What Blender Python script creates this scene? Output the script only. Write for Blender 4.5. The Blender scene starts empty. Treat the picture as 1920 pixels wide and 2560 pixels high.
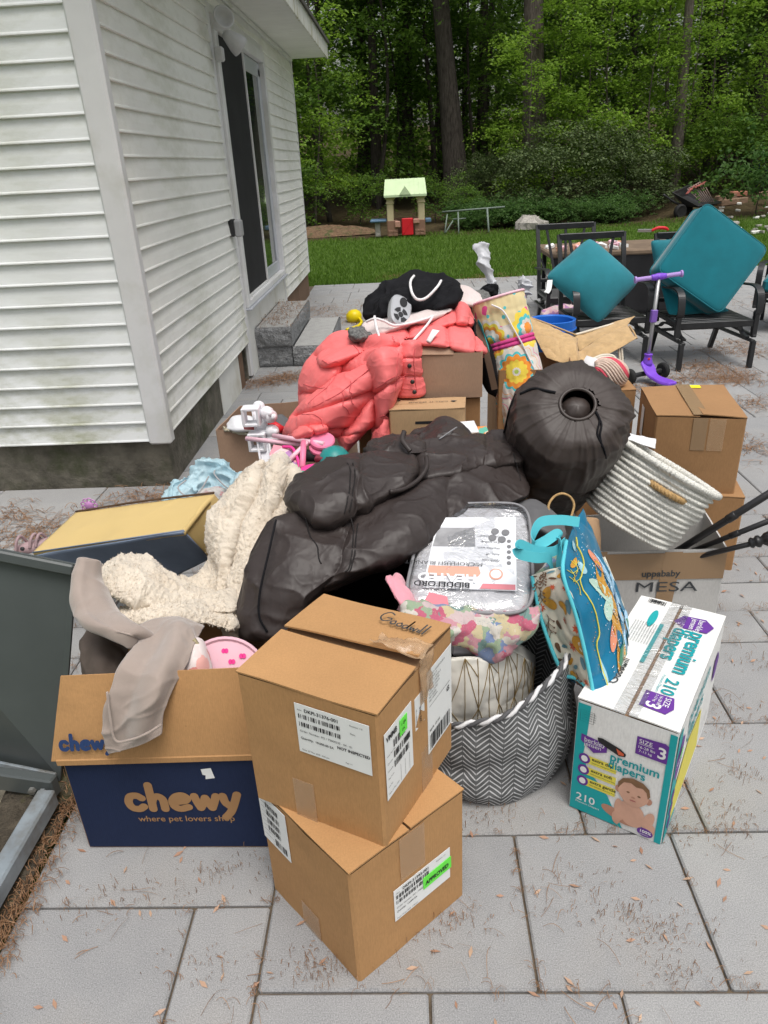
import bpy, math, random
import numpy as np
from mathutils import Vector, Matrix

# ------------------------------------------------------------------ camera, sky, sun, exposure
SC = bpy.context.scene
COL = SC.collection
FPX = 1814.867
YAW, PIT, ROL = math.radians(-2.680296), math.radians(25.656627), math.radians(2.969403)
CAMH = 1.75
_f = np.array([math.sin(YAW)*math.cos(PIT), math.cos(YAW)*math.cos(PIT), -math.sin(PIT)])
_r = np.array([math.cos(YAW), -math.sin(YAW), 0.0])
_d = np.cross(_f, _r)
_r2 = math.cos(ROL)*_r + math.sin(ROL)*_d
_d2 = -math.sin(ROL)*_r + math.cos(ROL)*_d
cam_d = bpy.data.cameras.new('camera')
cam = bpy.data.objects.new('camera', cam_d)
COL.objects.link(cam)
cam_d.sensor_width = 36.0
cam_d.lens = FPX/2560*36.0
cam_d.clip_start = 0.02
cam_d.clip_end = 500
cam.matrix_world = Matrix(((_r2[0], -_d2[0], -_f[0], 0), (_r2[1], -_d2[1], -_f[1], 0), (_r2[2], -_d2[2], -_f[2], CAMH), (0, 0, 0, 1)))
SC.camera = cam

world = bpy.data.worlds.new('World')
SC.world = world
world.use_nodes = True
wn = world.node_tree.nodes; wl = world.node_tree.links
wn.clear()
sky = wn.new('ShaderNodeTexSky'); sky.sky_type = 'NISHITA'; sky.sun_disc = False
SUN_EL, SUN_AZ = math.radians(71), math.radians(152)
sky.sun_elevation = SUN_EL; sky.sun_rotation = SUN_AZ
sky.air_density = 1.6; sky.dust_density = 6.0; sky.ozone_density = 1.0
hsv = wn.new('ShaderNodeHueSaturation'); hsv.inputs['Saturation'].default_value = 0.35
bg = wn.new('ShaderNodeBackground'); bg.inputs['Strength'].default_value = 0.11
wo = wn.new('ShaderNodeOutputWorld')
wl.new(sky.outputs[0], hsv.inputs['Color']); wl.new(hsv.outputs[0], bg.inputs[0]); wl.new(bg.outputs[0], wo.inputs[0])
sun_d = bpy.data.lights.new('sun', 'SUN'); sun = bpy.data.objects.new('sun', sun_d); COL.objects.link(sun)
sun_d.energy = 1.4; sun_d.angle = math.radians(28); sun_d.color = (1.0, 0.97, 0.93)
# sun_rotation turns clockwise from +Y seen from above
_sd = Vector((math.sin(SUN_AZ)*math.cos(SUN_EL), math.cos(SUN_AZ)*math.cos(SUN_EL), math.sin(SUN_EL)))
sun.rotation_euler = _sd.to_track_quat('Z', 'Y').to_euler()
sun.location = (0, 0, 20)
SC.view_settings.view_transform = 'Standard'
SC.view_settings.look = 'None'
SC.view_settings.exposure = 0.36
SC.view_settings.gamma = 1.0
SC.view_settings.use_curve_mapping = False
SC.cycles.max_bounces = 6
SC.cycles.transparent_max_bounces = 12

# ------------------------------------------------------------------ measuring helpers (survey of the place)
def ray(px, py):
    a, b = (px-960)/FPX, (py-1280)/FPX
    return a*_r2 + b*_d2 + _f
def P(px, py, Y):
    d = ray(px, py); t = Y/d[1]
    return np.array([t*d[0], Y, CAMH+t*d[2]])
def PZ(px, py, z):
    d = ray(px, py); t = (z-CAMH)/d[2]
    return np.array([t*d[0], t*d[1], z])

rng = np.random.default_rng(11)
random.seed(5)

# ------------------------------------------------------------------ noise
def _hash(ix, iy, iz, s):
    n = (ix*374761393 + iy*668265263 + iz*2147483647 + s*974634777) & 0xFFFFFFFF
    n = ((n ^ (n >> 13))*1274126177) & 0xFFFFFFFF
    return ((n ^ (n >> 16)) & 0xFFFF)/65535.0
def vnoise(p, s=0):
    p = np.asarray(p, float)
    i = np.floor(p).astype(np.int64); f = p-i; u = f*f*(3-2*f)
    out = 0
    for dx in (0, 1):
        for dy in (0, 1):
            for dz in (0, 1):
                w = (u[..., 0] if dx else 1-u[..., 0])*(u[..., 1] if dy else 1-u[..., 1])*(u[..., 2] if dz else 1-u[..., 2])
                out = out + w*_hash(i[..., 0]+dx, i[..., 1]+dy, i[..., 2]+dz, s)
    return out*2-1
def fbm(p, o=3, s=0):
    a, t, q = 1.0, 0, np.asarray(p, float)
    for k in range(o):
        t = t + a*vnoise(q, s+k); a *= .5; q = q*2.03
    return t
def ridge(p, s=0):
    return 1-2*np.abs(vnoise(p, s))

# ------------------------------------------------------------------ objects
def wloc(o):
    v = np.zeros(3)
    while o is not None:
        v += np.array(o.location); o = o.parent
    return v
def tag(o, label=None, cat=None, group=None, kind=None):
    if label: o['label'] = label
    if cat: o['category'] = cat
    if group: o['group'] = group
    if kind: o['kind'] = kind
    return o
def thing(name, loc, label, cat, group=None, rz=0.0):
    o = bpy.data.objects.new(name, None); COL.objects.link(o)
    o.empty_display_size = 0.1
    o.location = loc; o.rotation_euler = (0, 0, rz)
    return tag(o, label, cat, group)
def mesh_of(name, V, F, mats, smooth=True, midx=None, uv=None):
    me = bpy.data.meshes.new(name)
    V = np.asarray(V, float)
    if isinstance(F, np.ndarray):
        m, k = F.shape
        me.vertices.add(len(V)); me.vertices.foreach_set('co', V.ravel())
        me.loops.add(m*k); me.loops.foreach_set('vertex_index', F.astype(np.int32).ravel())
        me.polygons.add(m)
        me.polygons.foreach_set('loop_start', np.arange(0, m*k, k, dtype=np.int32))
        me.polygons.foreach_set('loop_total', np.full(m, k, dtype=np.int32))
    else:
        me.from_pydata([tuple(v) for v in V], [], [tuple(int(i) for i in f) for f in F])
    if not isinstance(mats, (list, tuple)): mats = [mats]
    for m_ in mats: me.materials.append(m_)
    if midx is not None: me.polygons.foreach_set('material_index', np.asarray(midx, dtype=np.int32))
    me.polygons.foreach_set('use_smooth', np.full(len(me.polygons), bool(smooth)))
    if uv is not None:
        l = me.uv_layers.new(name='UVMap')
        li = np.empty(len(me.loops), dtype=np.int32); me.loops.foreach_get('vertex_index', li)
        l.data.foreach_set('uv', np.asarray(uv, float)[li].ravel())
    me.update(calc_edges=True)
    me.validate()
    return me
def ob(name, V, F, mats, parent=None, smooth=False, label=None, cat=None, group=None, kind=None, midx=None, uv=None):
    V = np.asarray(V, float).reshape(-1, 3)
    if parent is None:
        c = np.array([(V[:, 0].min()+V[:, 0].max())/2, (V[:, 1].min()+V[:, 1].max())/2, V[:, 2].min()])
    else:
        c = wloc(parent)
    me = mesh_of(name, V-c, F, mats, smooth, midx, uv)
    o = bpy.data.objects.new(name, me); COL.objects.link(o)
    if parent is None: o.location = c
    else: o.parent = parent
    return tag(o, label, cat, group, kind)
def copy_tree(o, parent=None):
    c = o.copy(); COL.objects.link(c); c.parent = parent
    for ch in list(o.children): copy_tree(ch, c)
    return c
class MB:
    """collects shapes for one mesh"""
    def __init__(s): s.V = []; s.F = []; s.n = 0; s.M = []
    def add(s, V, F, mi=0):
        V = np.asarray(V, float).reshape(-1, 3)
        s.V.append(V)
        for f in F: s.F.append(tuple(int(i)+s.n for i in f)); s.M.append(mi)
        s.n += len(V); return s
    def build(s, name, mat, parent=None, **k):
        return ob(name, np.concatenate(s.V), s.F, mat, parent, midx=s.M if isinstance(mat, (list, tuple)) else None, **k)
BOXF = [(0, 3, 2, 1), (4, 5, 6, 7), (0, 1, 5, 4), (1, 2, 6, 5), (2, 3, 7, 6), (3, 0, 4, 7)]
def boxv(x0, x1, y0, y1, z0, z1):
    return np.array([(x0, y0, z0), (x1, y0, z0), (x1, y1, z0), (x0, y1, z0), (x0, y0, z1), (x1, y0, z1), (x1, y1, z1), (x0, y1, z1)], float)
def bbox(c, ax, ay, az, hx, hy, hz, b=0.0):
    """bevelled oriented box: centre, 3 axes, half sizes"""
    c = np.asarray(c, float); ax, ay, az = [np.asarray(v, float)/np.linalg.norm(v) for v in (ax, ay, az)]
    if b <= 0:
        V = [c+sx*hx*ax+sy*hy*ay+sz*hz*az for sz in (-1, 1) for sx, sy in ((-1, -1), (1, -1), (1, 1), (-1, 1))]
        return np.array(V), BOXF
    V = []; idx = {}
    for sx in (-1, 1):
        for sy in (-1, 1):
            for sz in (-1, 1):
                for k in range(3):
                    q = [hx-b, hy-b, hz-b]; q[k] += b
                    idx[(sx, sy, sz, k)] = len(V)
                    V.append(c+sx*q[0]*ax+sy*q[1]*ay+sz*q[2]*az)
    F = []
    def face(l): F.append(tuple(l))
    for k in range(3):
        i, j = [q for q in range(3) if q != k]
        for s in (-1, 1):
            cyc = []
            for a, bb in ((-1, -1), (1, -1), (1, 1), (-1, 1)):
                key = [0, 0, 0]; key[k] = s; key[i] = a; key[j] = bb
                cyc.append(idx[(*key, k)])
            face(cyc)
    for k in range(3):       # edges along axis k
        i, j = [q for q in range(3) if q != k]
        for a in (-1, 1):
            for bb in (-1, 1):
                l = []
                for s, kk in ((-1, i), (1, i), (1, j), (-1, j)):
                    key = [0, 0, 0]; key[k] = s; key[i] = a; key[j] = bb
                    l.append(idx[(*key, kk)])
                face(l)
    for sx in (-1, 1):
        for sy in (-1, 1):
            for sz in (-1, 1): face([idx[(sx, sy, sz, k)] for k in range(3)])
    V = np.array(V)
    G = []
    for f in F:
        n = np.cross(V[f[1]]-V[f[0]], V[f[2]]-V[f[0]])
        G.append(f if n @ (V[list(f)].mean(0)-c) > 0 else f[::-1])
    return V, G
def xbox(x0, x1, y0, y1, z0, z1, b=0.0):
    return bbox(((x0+x1)/2, (y0+y1)/2, (z0+z1)/2), (1, 0, 0), (0, 1, 0), (0, 0, 1), (x1-x0)/2, (y1-y0)/2, (z1-z0)/2, b)
def bar(a, b, w, h, up=(0, 0, 1), bev=0.0):
    a = np.asarray(a, float); b = np.asarray(b, float); d = b-a; L = np.linalg.norm(d); d = d/L
    up = np.asarray(up, float); s = np.cross(d, up)
    if np.linalg.norm(s) < 1e-4: s = np.cross(d, (1, 0, 0))
    s /= np.linalg.norm(s); u = np.cross(s, d)
    return bbox((a+b)/2, d, s, u, L/2, w/2, h/2, bev)
def cr(pts, n, closed=False):
    """Catmull-Rom through rows of an array (first axis)"""
    p = np.asarray(pts, float); k = len(p)
    if closed: t = np.arange(n)/n*k
    else: t = np.linspace(0, k-1, n)
    i = np.floor(t).astype(int)
    if not closed: i = np.clip(i, 0, k-2)
    f = (t-i).reshape((-1,)+(1,)*(p.ndim-1))
    def g(j):
        if closed: return p[j % k]
        lo = 2*p[0]-p[1]; hi = 2*p[-1]-p[-2]
        out = p[np.clip(j, 0, k-1)].copy()
        out[j < 0] = lo; out[j > k-1] = hi
        return out
    p0, p1, p2, p3 = g(i-1), g(i), g(i+1), g(i+2)
    return .5*((2*p1)+(-p0+p2)*f+(2*p0-5*p1+4*p2-p3)*f**2+(-p0+3*p1-3*p2+p3)*f**3)
def gridf(nu, nv, cu=False, cv=False):
    """faces of an nu x nv vertex grid (index u*nv+v)"""
    U = np.arange(nu if cu else nu-1); Vv = np.arange(nv if cv else nv-1)
    u, v = np.meshgrid(U, Vv, indexing='ij'); u = u.ravel(); v = v.ravel()
    u1 = (u+1) % nu; v1 = (v+1) % nv
    return np.stack([u*nv+v, u1*nv+v, u1*nv+v1, u*nv+v1], 1)
def gnormal(G, cu=False, cv=False):
    def df(A, ax, c):
        if c: return np.roll(A, -1, ax)-np.roll(A, 1, ax)
        return np.gradient(A, axis=ax)
    n = np.cross(df(G, 0, cu), df(G, 1, cv))
    return n/(np.linalg.norm(n, axis=-1, keepdims=True)+1e-9)
def tube(pts, r, n=8, k=None, closed=False, caps=True):
    p = np.asarray(pts, float)
    if k: p = cr(p, k, closed)
    m = len(p); r = np.broadcast_to(np.asarray(r, float), (m,)) if np.ndim(r) == 0 or len(np.atleast_1d(r)) == m else np.interp(np.linspace(0, 1, m), np.linspace(0, 1, len(r)), r)
    d = (np.roll(p, -1, 0)-np.roll(p, 1, 0)) if closed else np.gradient(p, axis=0)
    d /= np.linalg.norm(d, axis=1, keepdims=True)+1e-12
    u = np.cross(d[0], (0.13, 0.22, 0.97)); u /= np.linalg.norm(u)
    V = []
    for i in range(m):
        u = u-(u @ d[i])*d[i]; u /= np.linalg.norm(u)+1e-12
        w = np.cross(d[i], u)
        for j in range(n):
            a = 2*math.pi*j/n
            V.append(p[i]+r[i]*(math.cos(a)*u+math.sin(a)*w))
    F = [tuple(f) for f in gridf(m, n, closed, True)]
    if caps and not closed:
        F.append(tuple(range(n-1, -1, -1))[::-1]); F.append(tuple((m-1)*n+j for j in range(n-1, -1, -1)))
    return np.array(V), F
def lathe(prof, c=(0, 0, 0), ax=(0, 0, 1), n=24, ref=(1, 0, 0)):
    """prof: (radius, height) list"""
    ax = np.asarray(ax, float); ax = ax/np.linalg.norm(ax); c = np.asarray(c, float)
    u = np.asarray(ref, float)-(np.asarray(ref, float) @ ax)*ax; u /= np.linalg.norm(u); w = np.cross(ax, u)
    V = []
    for r, h in prof:
        for j in range(n):
            a = 2*math.pi*j/n
            V.append(c+h*ax+r*(math.cos(a)*u+math.sin(a)*w))
    F = [tuple(f[::-1]) for f in gridf(len(prof), n, False, True)]
    if prof[0][0] > 1e-6: F.append(tuple(range(n-1, -1, -1)))
    if prof[-1][0] > 1e-6: F.append(tuple((len(prof)-1)*n+j for j in range(n)))
    return np.array(V), F
def loft(rings, nu, nv, disp=None, caps=True):
    """soft body: rings (k x m x 3), closed round each ring, rounded ends. disp(u,v,pos)->metres along normal"""
    R_ = np.asarray(rings, float)
    A = cr(R_, nu)                      # nu x m x 3
    A = np.swapaxes(cr(np.swapaxes(A, 0, 1), nv, True), 0, 1)   # nu x nv x 3
    if caps:
        ends = []
        for e, s in ((0, 1), (-1, -1)):
            c = A[e].mean(0); nxt = A[1 if e == 0 else -2].mean(0); out = c-nxt
            out = out/(np.linalg.norm(out)+1e-9)*np.linalg.norm(A[e]-c, axis=1).mean()*.35
            ring = [c+(A[e]-c)*k_+out*h for k_, h in ((.93, .4), (.75, .75), (.45, .95), (.03, 1.0))]
            ends.append(ring if e else ring[::-1])
        A = np.concatenate([np.array(ends[0]), A, np.array(ends[1])])
    n = gnormal(A, False, True)
    cen = A.mean((0, 1))
    if ((A-A.mean(1, keepdims=True))*n).sum() < 0: n = -n; flip = True
    else: flip = False
    if disp is not None:
        u, v = np.meshgrid(np.linspace(0, 1, A.shape[0]), np.arange(A.shape[1])/A.shape[1], indexing='ij')
        A = A+n*disp(u, v, A)[..., None]
    F = gridf(A.shape[0], A.shape[1], False, True)
    if flip: F = F[:, ::-1]
    uv = np.stack(np.meshgrid(np.linspace(0, 1, A.shape[0]), np.arange(A.shape[1])/A.shape[1], indexing='ij'), -1).reshape(-1, 2)
    return A.reshape(-1, 3), F, uv
def rolls(cols, under=(.10, -.10), up=(.07, -.12), extra=None):
    """rings from visible top/middle/bottom survey points (px,py,Y); the hidden side is closed behind"""
    rings = []
    for T, M_, B in cols:
        T, M_, B = P(*T), P(*M_), P(*B)
        tm = (T+M_)/2; mb = (M_+B)/2
        o = M_-(T+B)/2
        rings.append([T, tm+.28*o, M_, mb+.28*o, B, B+np.array([0, under[0], under[1]]), T+np.array([0, up[0], up[1]])])
    return np.array(rings)
def sheet(ctrl, nu, nv, th=.004, disp=None):
    """thin cloth or paper of real thickness from a control grid"""
    A = cr(np.asarray(ctrl, float), nu); A = np.swapaxes(cr(np.swapaxes(A, 0, 1), nv), 0, 1)
    n = gnormal(A)
    u, v = np.meshgrid(np.linspace(0, 1, nu), np.linspace(0, 1, nv), indexing='ij')
    if disp is not None: A = A+n*disp(u, v, A)[..., None]
    n = gnormal(A)
    Bk = A-n*th
    V = np.concatenate([A.reshape(-1, 3), Bk.reshape(-1, 3)])
    f = gridf(nu, nv); N = nu*nv
    F = [tuple(q) for q in f]+[tuple(q[::-1]+N) for q in f]
    ed = [i*nv for i in range(nu)]+[(nu-1)*nv+j for j in range(1, nv)]+[i*nv+nv-1 for i in range(nu-2, -1, -1)]+[j for j in range(nv-2, 0, -1)]
    for a, b in zip(ed, ed[1:]+ed[:1]): F.append((b, a, a+N, b+N))
    uv = np.concatenate([np.stack([u, v], -1).reshape(-1, 2)]*2)
    return V, F, uv, A, n
# ------------------------------------------------------------------ materials
MATS = {}
def srgb(r, g, b):
    f = lambda c: (c/255/12.92) if c/255 <= .04045 else ((c/255+.055)/1.055)**2.4
    return (f(r), f(g), f(b))
class NT:
    def __init__(s, name):
        s.m = bpy.data.materials.new(name); s.m.use_nodes = True
        s.n = s.m.node_tree.nodes; s.l = s.m.node_tree.links
        s.n.clear()
        s.out = s.n.new('ShaderNodeOutputMaterial')
        s.b = s.n.new('ShaderNodeBsdfPrincipled'); s.l.new(s.b.outputs[0], s.out.inputs[0])
        s.tc = s.n.new('ShaderNodeTexCoord')
    def node(s, t, **k):
        n = s.n.new(t)
        for a, v in k.items(): setattr(n, a, v)
        return n
    def put(s, sock, v):
        if hasattr(v, 'links') or isinstance(v, bpy.types.NodeSocket): s.l.new(v, sock)
        else: sock.default_value = v if not (isinstance(v, tuple) and len(v) == 3 and sock.type == 'RGBA') else (*v, 1)
    def vec(s, scale=(1, 1, 1), src='Object', rot=(0, 0, 0)):
        m = s.node('ShaderNodeMapping'); m.inputs['Scale'].default_value = scale; m.inputs['Rotation'].default_value = rot
        s.l.new(s.tc.outputs[src], m.inputs['Vector']); return m.outputs[0]
    def noise(s, scale, detail=4, rough=.55, vec=None, dist=0):
        t = s.node('ShaderNodeTexNoise'); t.inputs['Scale'].default_value = scale; t.inputs['Detail'].default_value = detail
        t.inputs['Roughness'].default_value = rough; t.inputs['Distortion'].default_value = dist
        s.l.new(vec if vec is not None else s.vec(), t.inputs['Vector']); return t.outputs['Fac']
    def vor(s, scale, vec=None, feat='F1', out='Distance', rnd=1):
        t = s.node('ShaderNodeTexVoronoi', feature=feat); t.inputs['Scale'].default_value = scale; t.inputs['Randomness'].default_value = rnd
        s.l.new(vec if vec is not None else s.vec(), t.inputs['Vector']); return t.outputs[out]
    def ramp(s, fac, stops, interp='LINEAR'):
        r = s.node('ShaderNodeValToRGB'); r.color_ramp.interpolation = interp
        el = r.color_ramp.elements
        while len(el) < len(stops): el.new(.5)
        for e, (p, c) in zip(el, stops):
            e.position = p; e.color = (*c, 1) if len(c) == 3 else c
        s.l.new(fac, r.inputs[0]); return r.outputs[0]
    def mix(s, fac, a, b, typ='MIX'):
        x = s.node('ShaderNodeMix', data_type='RGBA', blend_type=typ)
        s.put(x.inputs[0], fac); s.put(x.inputs[6], a); s.put(x.inputs[7], b); return x.outputs[2]
    def math(s, op, a, b=0.0, c=None):
        x = s.node('ShaderNodeMath', operation=op); s.put(x.inputs[0], a); s.put(x.inputs[1], b)
        if c is not None: s.put(x.inputs[2], c)
        return x.outputs[0]
    def bump(s, h, strength=.3, dist=.01, normal=None):
        b = s.node('ShaderNodeBump'); b.inputs['Strength'].default_value = strength; b.inputs['Distance'].default_value = dist
        s.l.new(h, b.inputs['Height'])
        if normal is not None: s.l.new(normal, b.inputs['Normal'])
        return b.outputs[0]
    def set(s, **k):
        nm = {'col': 'Base Color', 'rough': 'Roughness', 'metal': 'Metallic', 'spec': 'Specular IOR Level', 'normal': 'Normal', 'sheen': 'Sheen Weight', 'srough': 'Sheen Roughness', 'trans': 'Transmission Weight', 'alpha': 'Alpha', 'coat': 'Coat Weight', 'sss': 'Subsurface Weight', 'ior': 'IOR', 'emit': 'Emission Color', 'estr': 'Emission Strength'}
        for a, v in k.items(): s.put(s.b.inputs[nm[a]], v)
        return s.m
def mul(c, k): return tuple(min(1, x*k) for x in c)
def mat(name, col, rough=.8, var=.12, vs=6, bump=.15, bs=60, bd=.004, spec=.3, metal=0, sheen=0, coat=0, stretch=(1, 1, 1), col2=None, fine=0):
    if name in MATS: return MATS[name]
    t = NT(name)
    v = t.vec(stretch)
    nz = t.noise(vs, 5, .6, v)
    a, b = mul(col, 1-var), mul(col, 1+var)
    c = t.ramp(nz, [(.3, a), (.7, b)])
    if col2 is not None: c = t.mix(t.ramp(t.noise(vs*.6, 5, .65, v), [(.5, (0, 0, 0)), (.68, (1, 1, 1))]), c, col2)
    if fine: c = t.mix(fine, c, t.ramp(t.noise(bs*3, 2, .6, v), [(.35, mul(col, .45)), (.6, mul(col, 1.25))]))
    t.set(col=c, rough=rough, spec=spec, metal=metal, sheen=sheen, coat=coat)
    if bump: t.set(normal=t.bump(t.noise(bs, 4, .6, v), bump, bd))
    MATS[name] = t.m
    return t.m

def nylon(name, col, rough, spec, s1=7, s2=19, st=.55, var=.1):
    t = NT(name)
    def rg(sc, dist=.8):
        n = t.node('ShaderNodeTexNoise', noise_type='RIDGED_MULTIFRACTAL'); n.inputs['Scale'].default_value = sc; n.inputs['Detail'].default_value = 3; n.inputs['Distortion'].default_value = dist
        t.l.new(t.vec(), n.inputs['Vector']); return n.outputs['Fac']
    c = t.ramp(t.noise(4, 4), [(.3, mul(col, 1-var)), (.7, mul(col, 1+var))])
    n = t.bump(rg(s1), st, .016); n = t.bump(rg(s2, 1.2), st*.8, .006, n); n = t.bump(t.noise(420, 2), .12, .0008, n)
    MATS[name] = t.set(col=c, rough=rough, spec=spec, normal=n); return t.m
# cardboard
def cardboard(name, col, dirt=.0):
    t = NT(name)
    c = t.ramp(t.noise(3.5, 6, .65), [(.3, mul(col, .86)), (.7, mul(col, 1.08))])
    c = t.mix(.35, c, t.ramp(t.noise(220, 2, .7, t.vec((1, 1, .25))), [(.3, mul(col, .75)), (.7, mul(col, 1.15))]))
    sc = t.ramp(t.noise(9, 8, .8, t.vec((1.5, 1.5, .7)), 1.2), [(.655, (0, 0, 0)), (.675, (.55, .55, .55)), (.69, (0, 0, 0))])
    c = t.mix(sc, c, mul(col, 1.45))
    sm = t.ramp(t.noise(2.3, 7, .75, t.vec((1, 1, 1.6)), .6), [(.56, (0, 0, 0)), (.74, (.55, .55, .55))])
    c = t.mix(sm, c, mul(col, .62))
    sp_ = t.ramp(t.noise(70, 3, .8), [(.70, (0, 0, 0)), (.74, (.5, .5, .5))])
    c = t.mix(sp_, c, mul(col, .5))
    w = t.node('ShaderNodeTexWave', wave_type='BANDS', bands_direction='X'); w.inputs['Scale'].default_value = 60; w.inputs['Distortion'].default_value = 1.5
    t.l.new(t.vec((1, 1, .02)), w.inputs['Vector'])
    n = t.bump(w.outputs['Fac'], .06, .002); n = t.bump(t.noise(12, 5, .6), .25, .006, n)
    MATS[name] = t.set(col=c, rough=.78, spec=.25, normal=n); return t.m
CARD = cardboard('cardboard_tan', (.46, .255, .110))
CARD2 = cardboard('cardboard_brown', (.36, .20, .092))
CARD3 = cardboard('cardboard_pale', (.47, .31, .17))
CARDG = cardboard('cardboard_greybrown', (.36, .235, .16))
CARDIN = cardboard('cardboard_inside', (.36, .22, .12))
WHITECARD = cardboard('cardboard_white', (.80, .80, .78))
GREYCARD = cardboard('cardboard_grey', (.52, .51, .49))
NAVY = cardboard('navy_print', (.012, .022, .062))
TAPE = None
def tape_mat(name, col, alpha):
    t = NT(name)
    n = t.bump(t.noise(45, 4, .6, t.vec((1, 1, .3))), .5, .003)
    t.set(col=col, rough=.22, spec=.5, alpha=alpha, normal=n)
    MATS[name] = t.m; return t.m
TAPE = tape_mat('clear_tape', (.62, .42, .25), .35)
TAPEB = tape_mat('brown_tape', (.33, .215, .12), .93)
INK = mat('black_ink', (.02, .02, .022), .6, .05, bump=0)
INKG = mat('faded_marker', (.05, .05, .05), .6, .3, bump=0)
LABEL = mat('label_paper', (.80, .81, .80), .55, .03, bump=.05)
GREENST = mat('green_sticker', (.16, .85, .08), .5, .03, bump=0)
YELST = mat('yellow_sticker', (.85, .80, .03), .5, .03, bump=0)
TEALP = mat('teal_print', (.012, .36, .38), .5, .05, bump=.05)
TEALTX = mat('teal_lettering', (.005, .30, .33), .5, .03, bump=0)
PURP = mat('purple_print', (.13, .035, .28), .5, .05, bump=0)
YELP = mat('yellow_print', (.75, .66, .09), .5, .05, bump=0)
WHITEP = mat('white_print', (.80, .80, .80), .5, .02, bump=0)
CARDTX = mat('tan_lettering', (.36, .20, .09), .7, .06, bump=0)
NAVYTX = mat('navy_lettering', (.02, .045, .13), .7, .06, bump=0)
SKIN = mat('printed_skin', (.62, .36, .26), .5, .12, vs=14, bump=0)
HAIRP = mat('printed_hair', (.22, .12, .06), .5, .2, vs=40, bump=0)
LIP = mat('printed_lip', (.42, .14, .12), .5, .1, bump=0)
# house
def siding_mat(name, col, algae):
    t = NT(name)
    g = t.noise(6, 5, .6, t.vec((.6, .6, 9)), 1.5)
    c = t.ramp(t.noise(2.2, 5, .6), [(.3, mul(col, .93)), (.7, mul(col, 1.03))])
    m = t.ramp(t.noise(1.7, 7, .72, t.vec((.7, .7, 1.6))), [(.48, (0, 0, 0)), (.70, (1, 1, 1))])
    geo = t.node('ShaderNodeNewGeometry'); sx = t.node('ShaderNodeSeparateXYZ'); t.l.new(geo.outputs['Position'], sx.inputs[0])
    hz = t.ramp(t.math('MULTIPLY', sx.outputs[2], .5), [(.18, (1, 1, 1)), (.62, (.12, .12, .12)), (.95, (.45, .45, .45))])
    c = t.mix(t.math('MULTIPLY', t.math('MULTIPLY', m, hz), algae), c, (.30, .31, .17))
    sp = t.ramp(t.noise(60, 3, .7, t.vec((1, 1, 2))), [(.66, (0, 0, 0)), (.75, (1, 1, 1))])
    c = t.mix(t.math('MULTIPLY', sp, .35), c, (.25, .25, .2))
    MATS[name] = t.set(col=c, rough=.5, spec=.35, normal=t.bump(g, .18, .002)); return t.m
SIDF = siding_mat('siding_front', (.80, .82, .815), .95)
SIDS = siding_mat('siding_side', (.82, .82, .78), .85)
TRIM = mat('white_trim', (.68, .68, .68), .45, .05, vs=3, bump=.04, col2=(.56, .56, .52))
SOFF = mat('soffit_vinyl', (.74, .74, .70), .5, .06, vs=3, bump=.03)
FASC = mat('stained_fascia', (.70, .70, .66), .5, .1, vs=7, bump=.05, col2=(.30, .27, .10), stretch=(4, 4, .6))
SHING = mat('roof_shingle', (.10, .095, .085), .9, .3, vs=12, bump=.6, bs=90)
FOUND = mat('mossy_concrete', (.125, .115, .092), .92, .45, vs=6, bump=.9, bs=22, bd=.016, col2=(.055, .062, .032))
WPAN = mat('white_panel', (.70, .70, .66), .5, .06, vs=3, bump=.03, col2=(.55, .53, .45))
WOODP = mat('weathered_board', (.16, .10, .065), .85, .25, vs=12, bump=.4, bs=30, stretch=(3, 3, .4))
SCREEN = mat('dark_screen', (.022, .022, .024), .75, .2, vs=3, bump=.05, spec=.2)
ALU = mat('door_aluminium', (.55, .57, .62), .35, .04, bump=.02, metal=.35)
t = NT('dark_glass'); GLASS = t.set(col=(.015, .03, .02), rough=.04, spec=.8, coat=.6)
DKPL = mat('dark_plastic', (.03, .03, .032), .4, .1, bump=.02)
GREYPL = mat('grey_plastic', (.36, .36, .37), .4, .06, bump=.02)
WHPL = mat('white_plastic', (.74, .74, .77), .35, .04, bump=.02)
LIGHTPL = mat('fixture_white', (.50, .50, .50), .4, .08, vs=20, bump=.05)
# ground
def paver_mat():
    t = NT('paver_concrete')
    oi = t.node('ShaderNodeObjectInfo')
    base = t.ramp(oi.outputs['Random'], [(0, (.165, .172, .185)), (.5, (.27, .274, .28)), (1, (.38, .378, .37))])
    c = t.mix(.42, base, t.ramp(t.noise(5, 6, .65), [(.28, (.15, .155, .165)), (.72, (.40, .395, .385))]))
    c = t.mix(t.ramp(t.noise(2.1, 5, .6), [(.52, (0, 0, 0)), (.75, (.6, .6, .6))]), c, (.25, .215, .17))
    f = t.noise(330, 3, .7)
    c = t.mix(.55, c, t.mix(t.ramp(f, [(.3, (0, 0, 0)), (.72, (1, 1, 1))]), (.10, .10, .105), (.52, .52, .515)))
    dk = t.ramp(t.vor(85), [(.05, (1, 1, 1)), (.14, (0, 0, 0))])
    c = t.mix(t.math('MULTIPLY', dk, t.ramp(t.noise(24, 3), [(.5, (0, 0, 0)), (.7, (.8, .8, .8))])), c, (.09, .075, .06))
    n = t.bump(f, .35, .002); n = t.bump(t.noise(40, 4), .25, .003, n)
    return t.set(col=c, rough=.85, spec=.3, normal=n)
PAVER = paver_mat()
SAND = mat('joint_sand', (.13, .10, .07), .95, .35, vs=30, bump=.8, bs=160)
GRANITE = mat('granite', (.36, .36, .35), .85, .25, vs=14, bump=.35, bs=120, fine=.55)
GRANR = mat('split_granite', (.24, .245, .25), .85, .3, vs=18, bump=1.0, bs=35, bd=.03, fine=.6)
SOIL = mat('mossy_soil', (.075, .062, .045), .95, .5, vs=18, bump=1.0, bs=60, bd=.02, col2=(.09, .09, .035))
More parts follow.
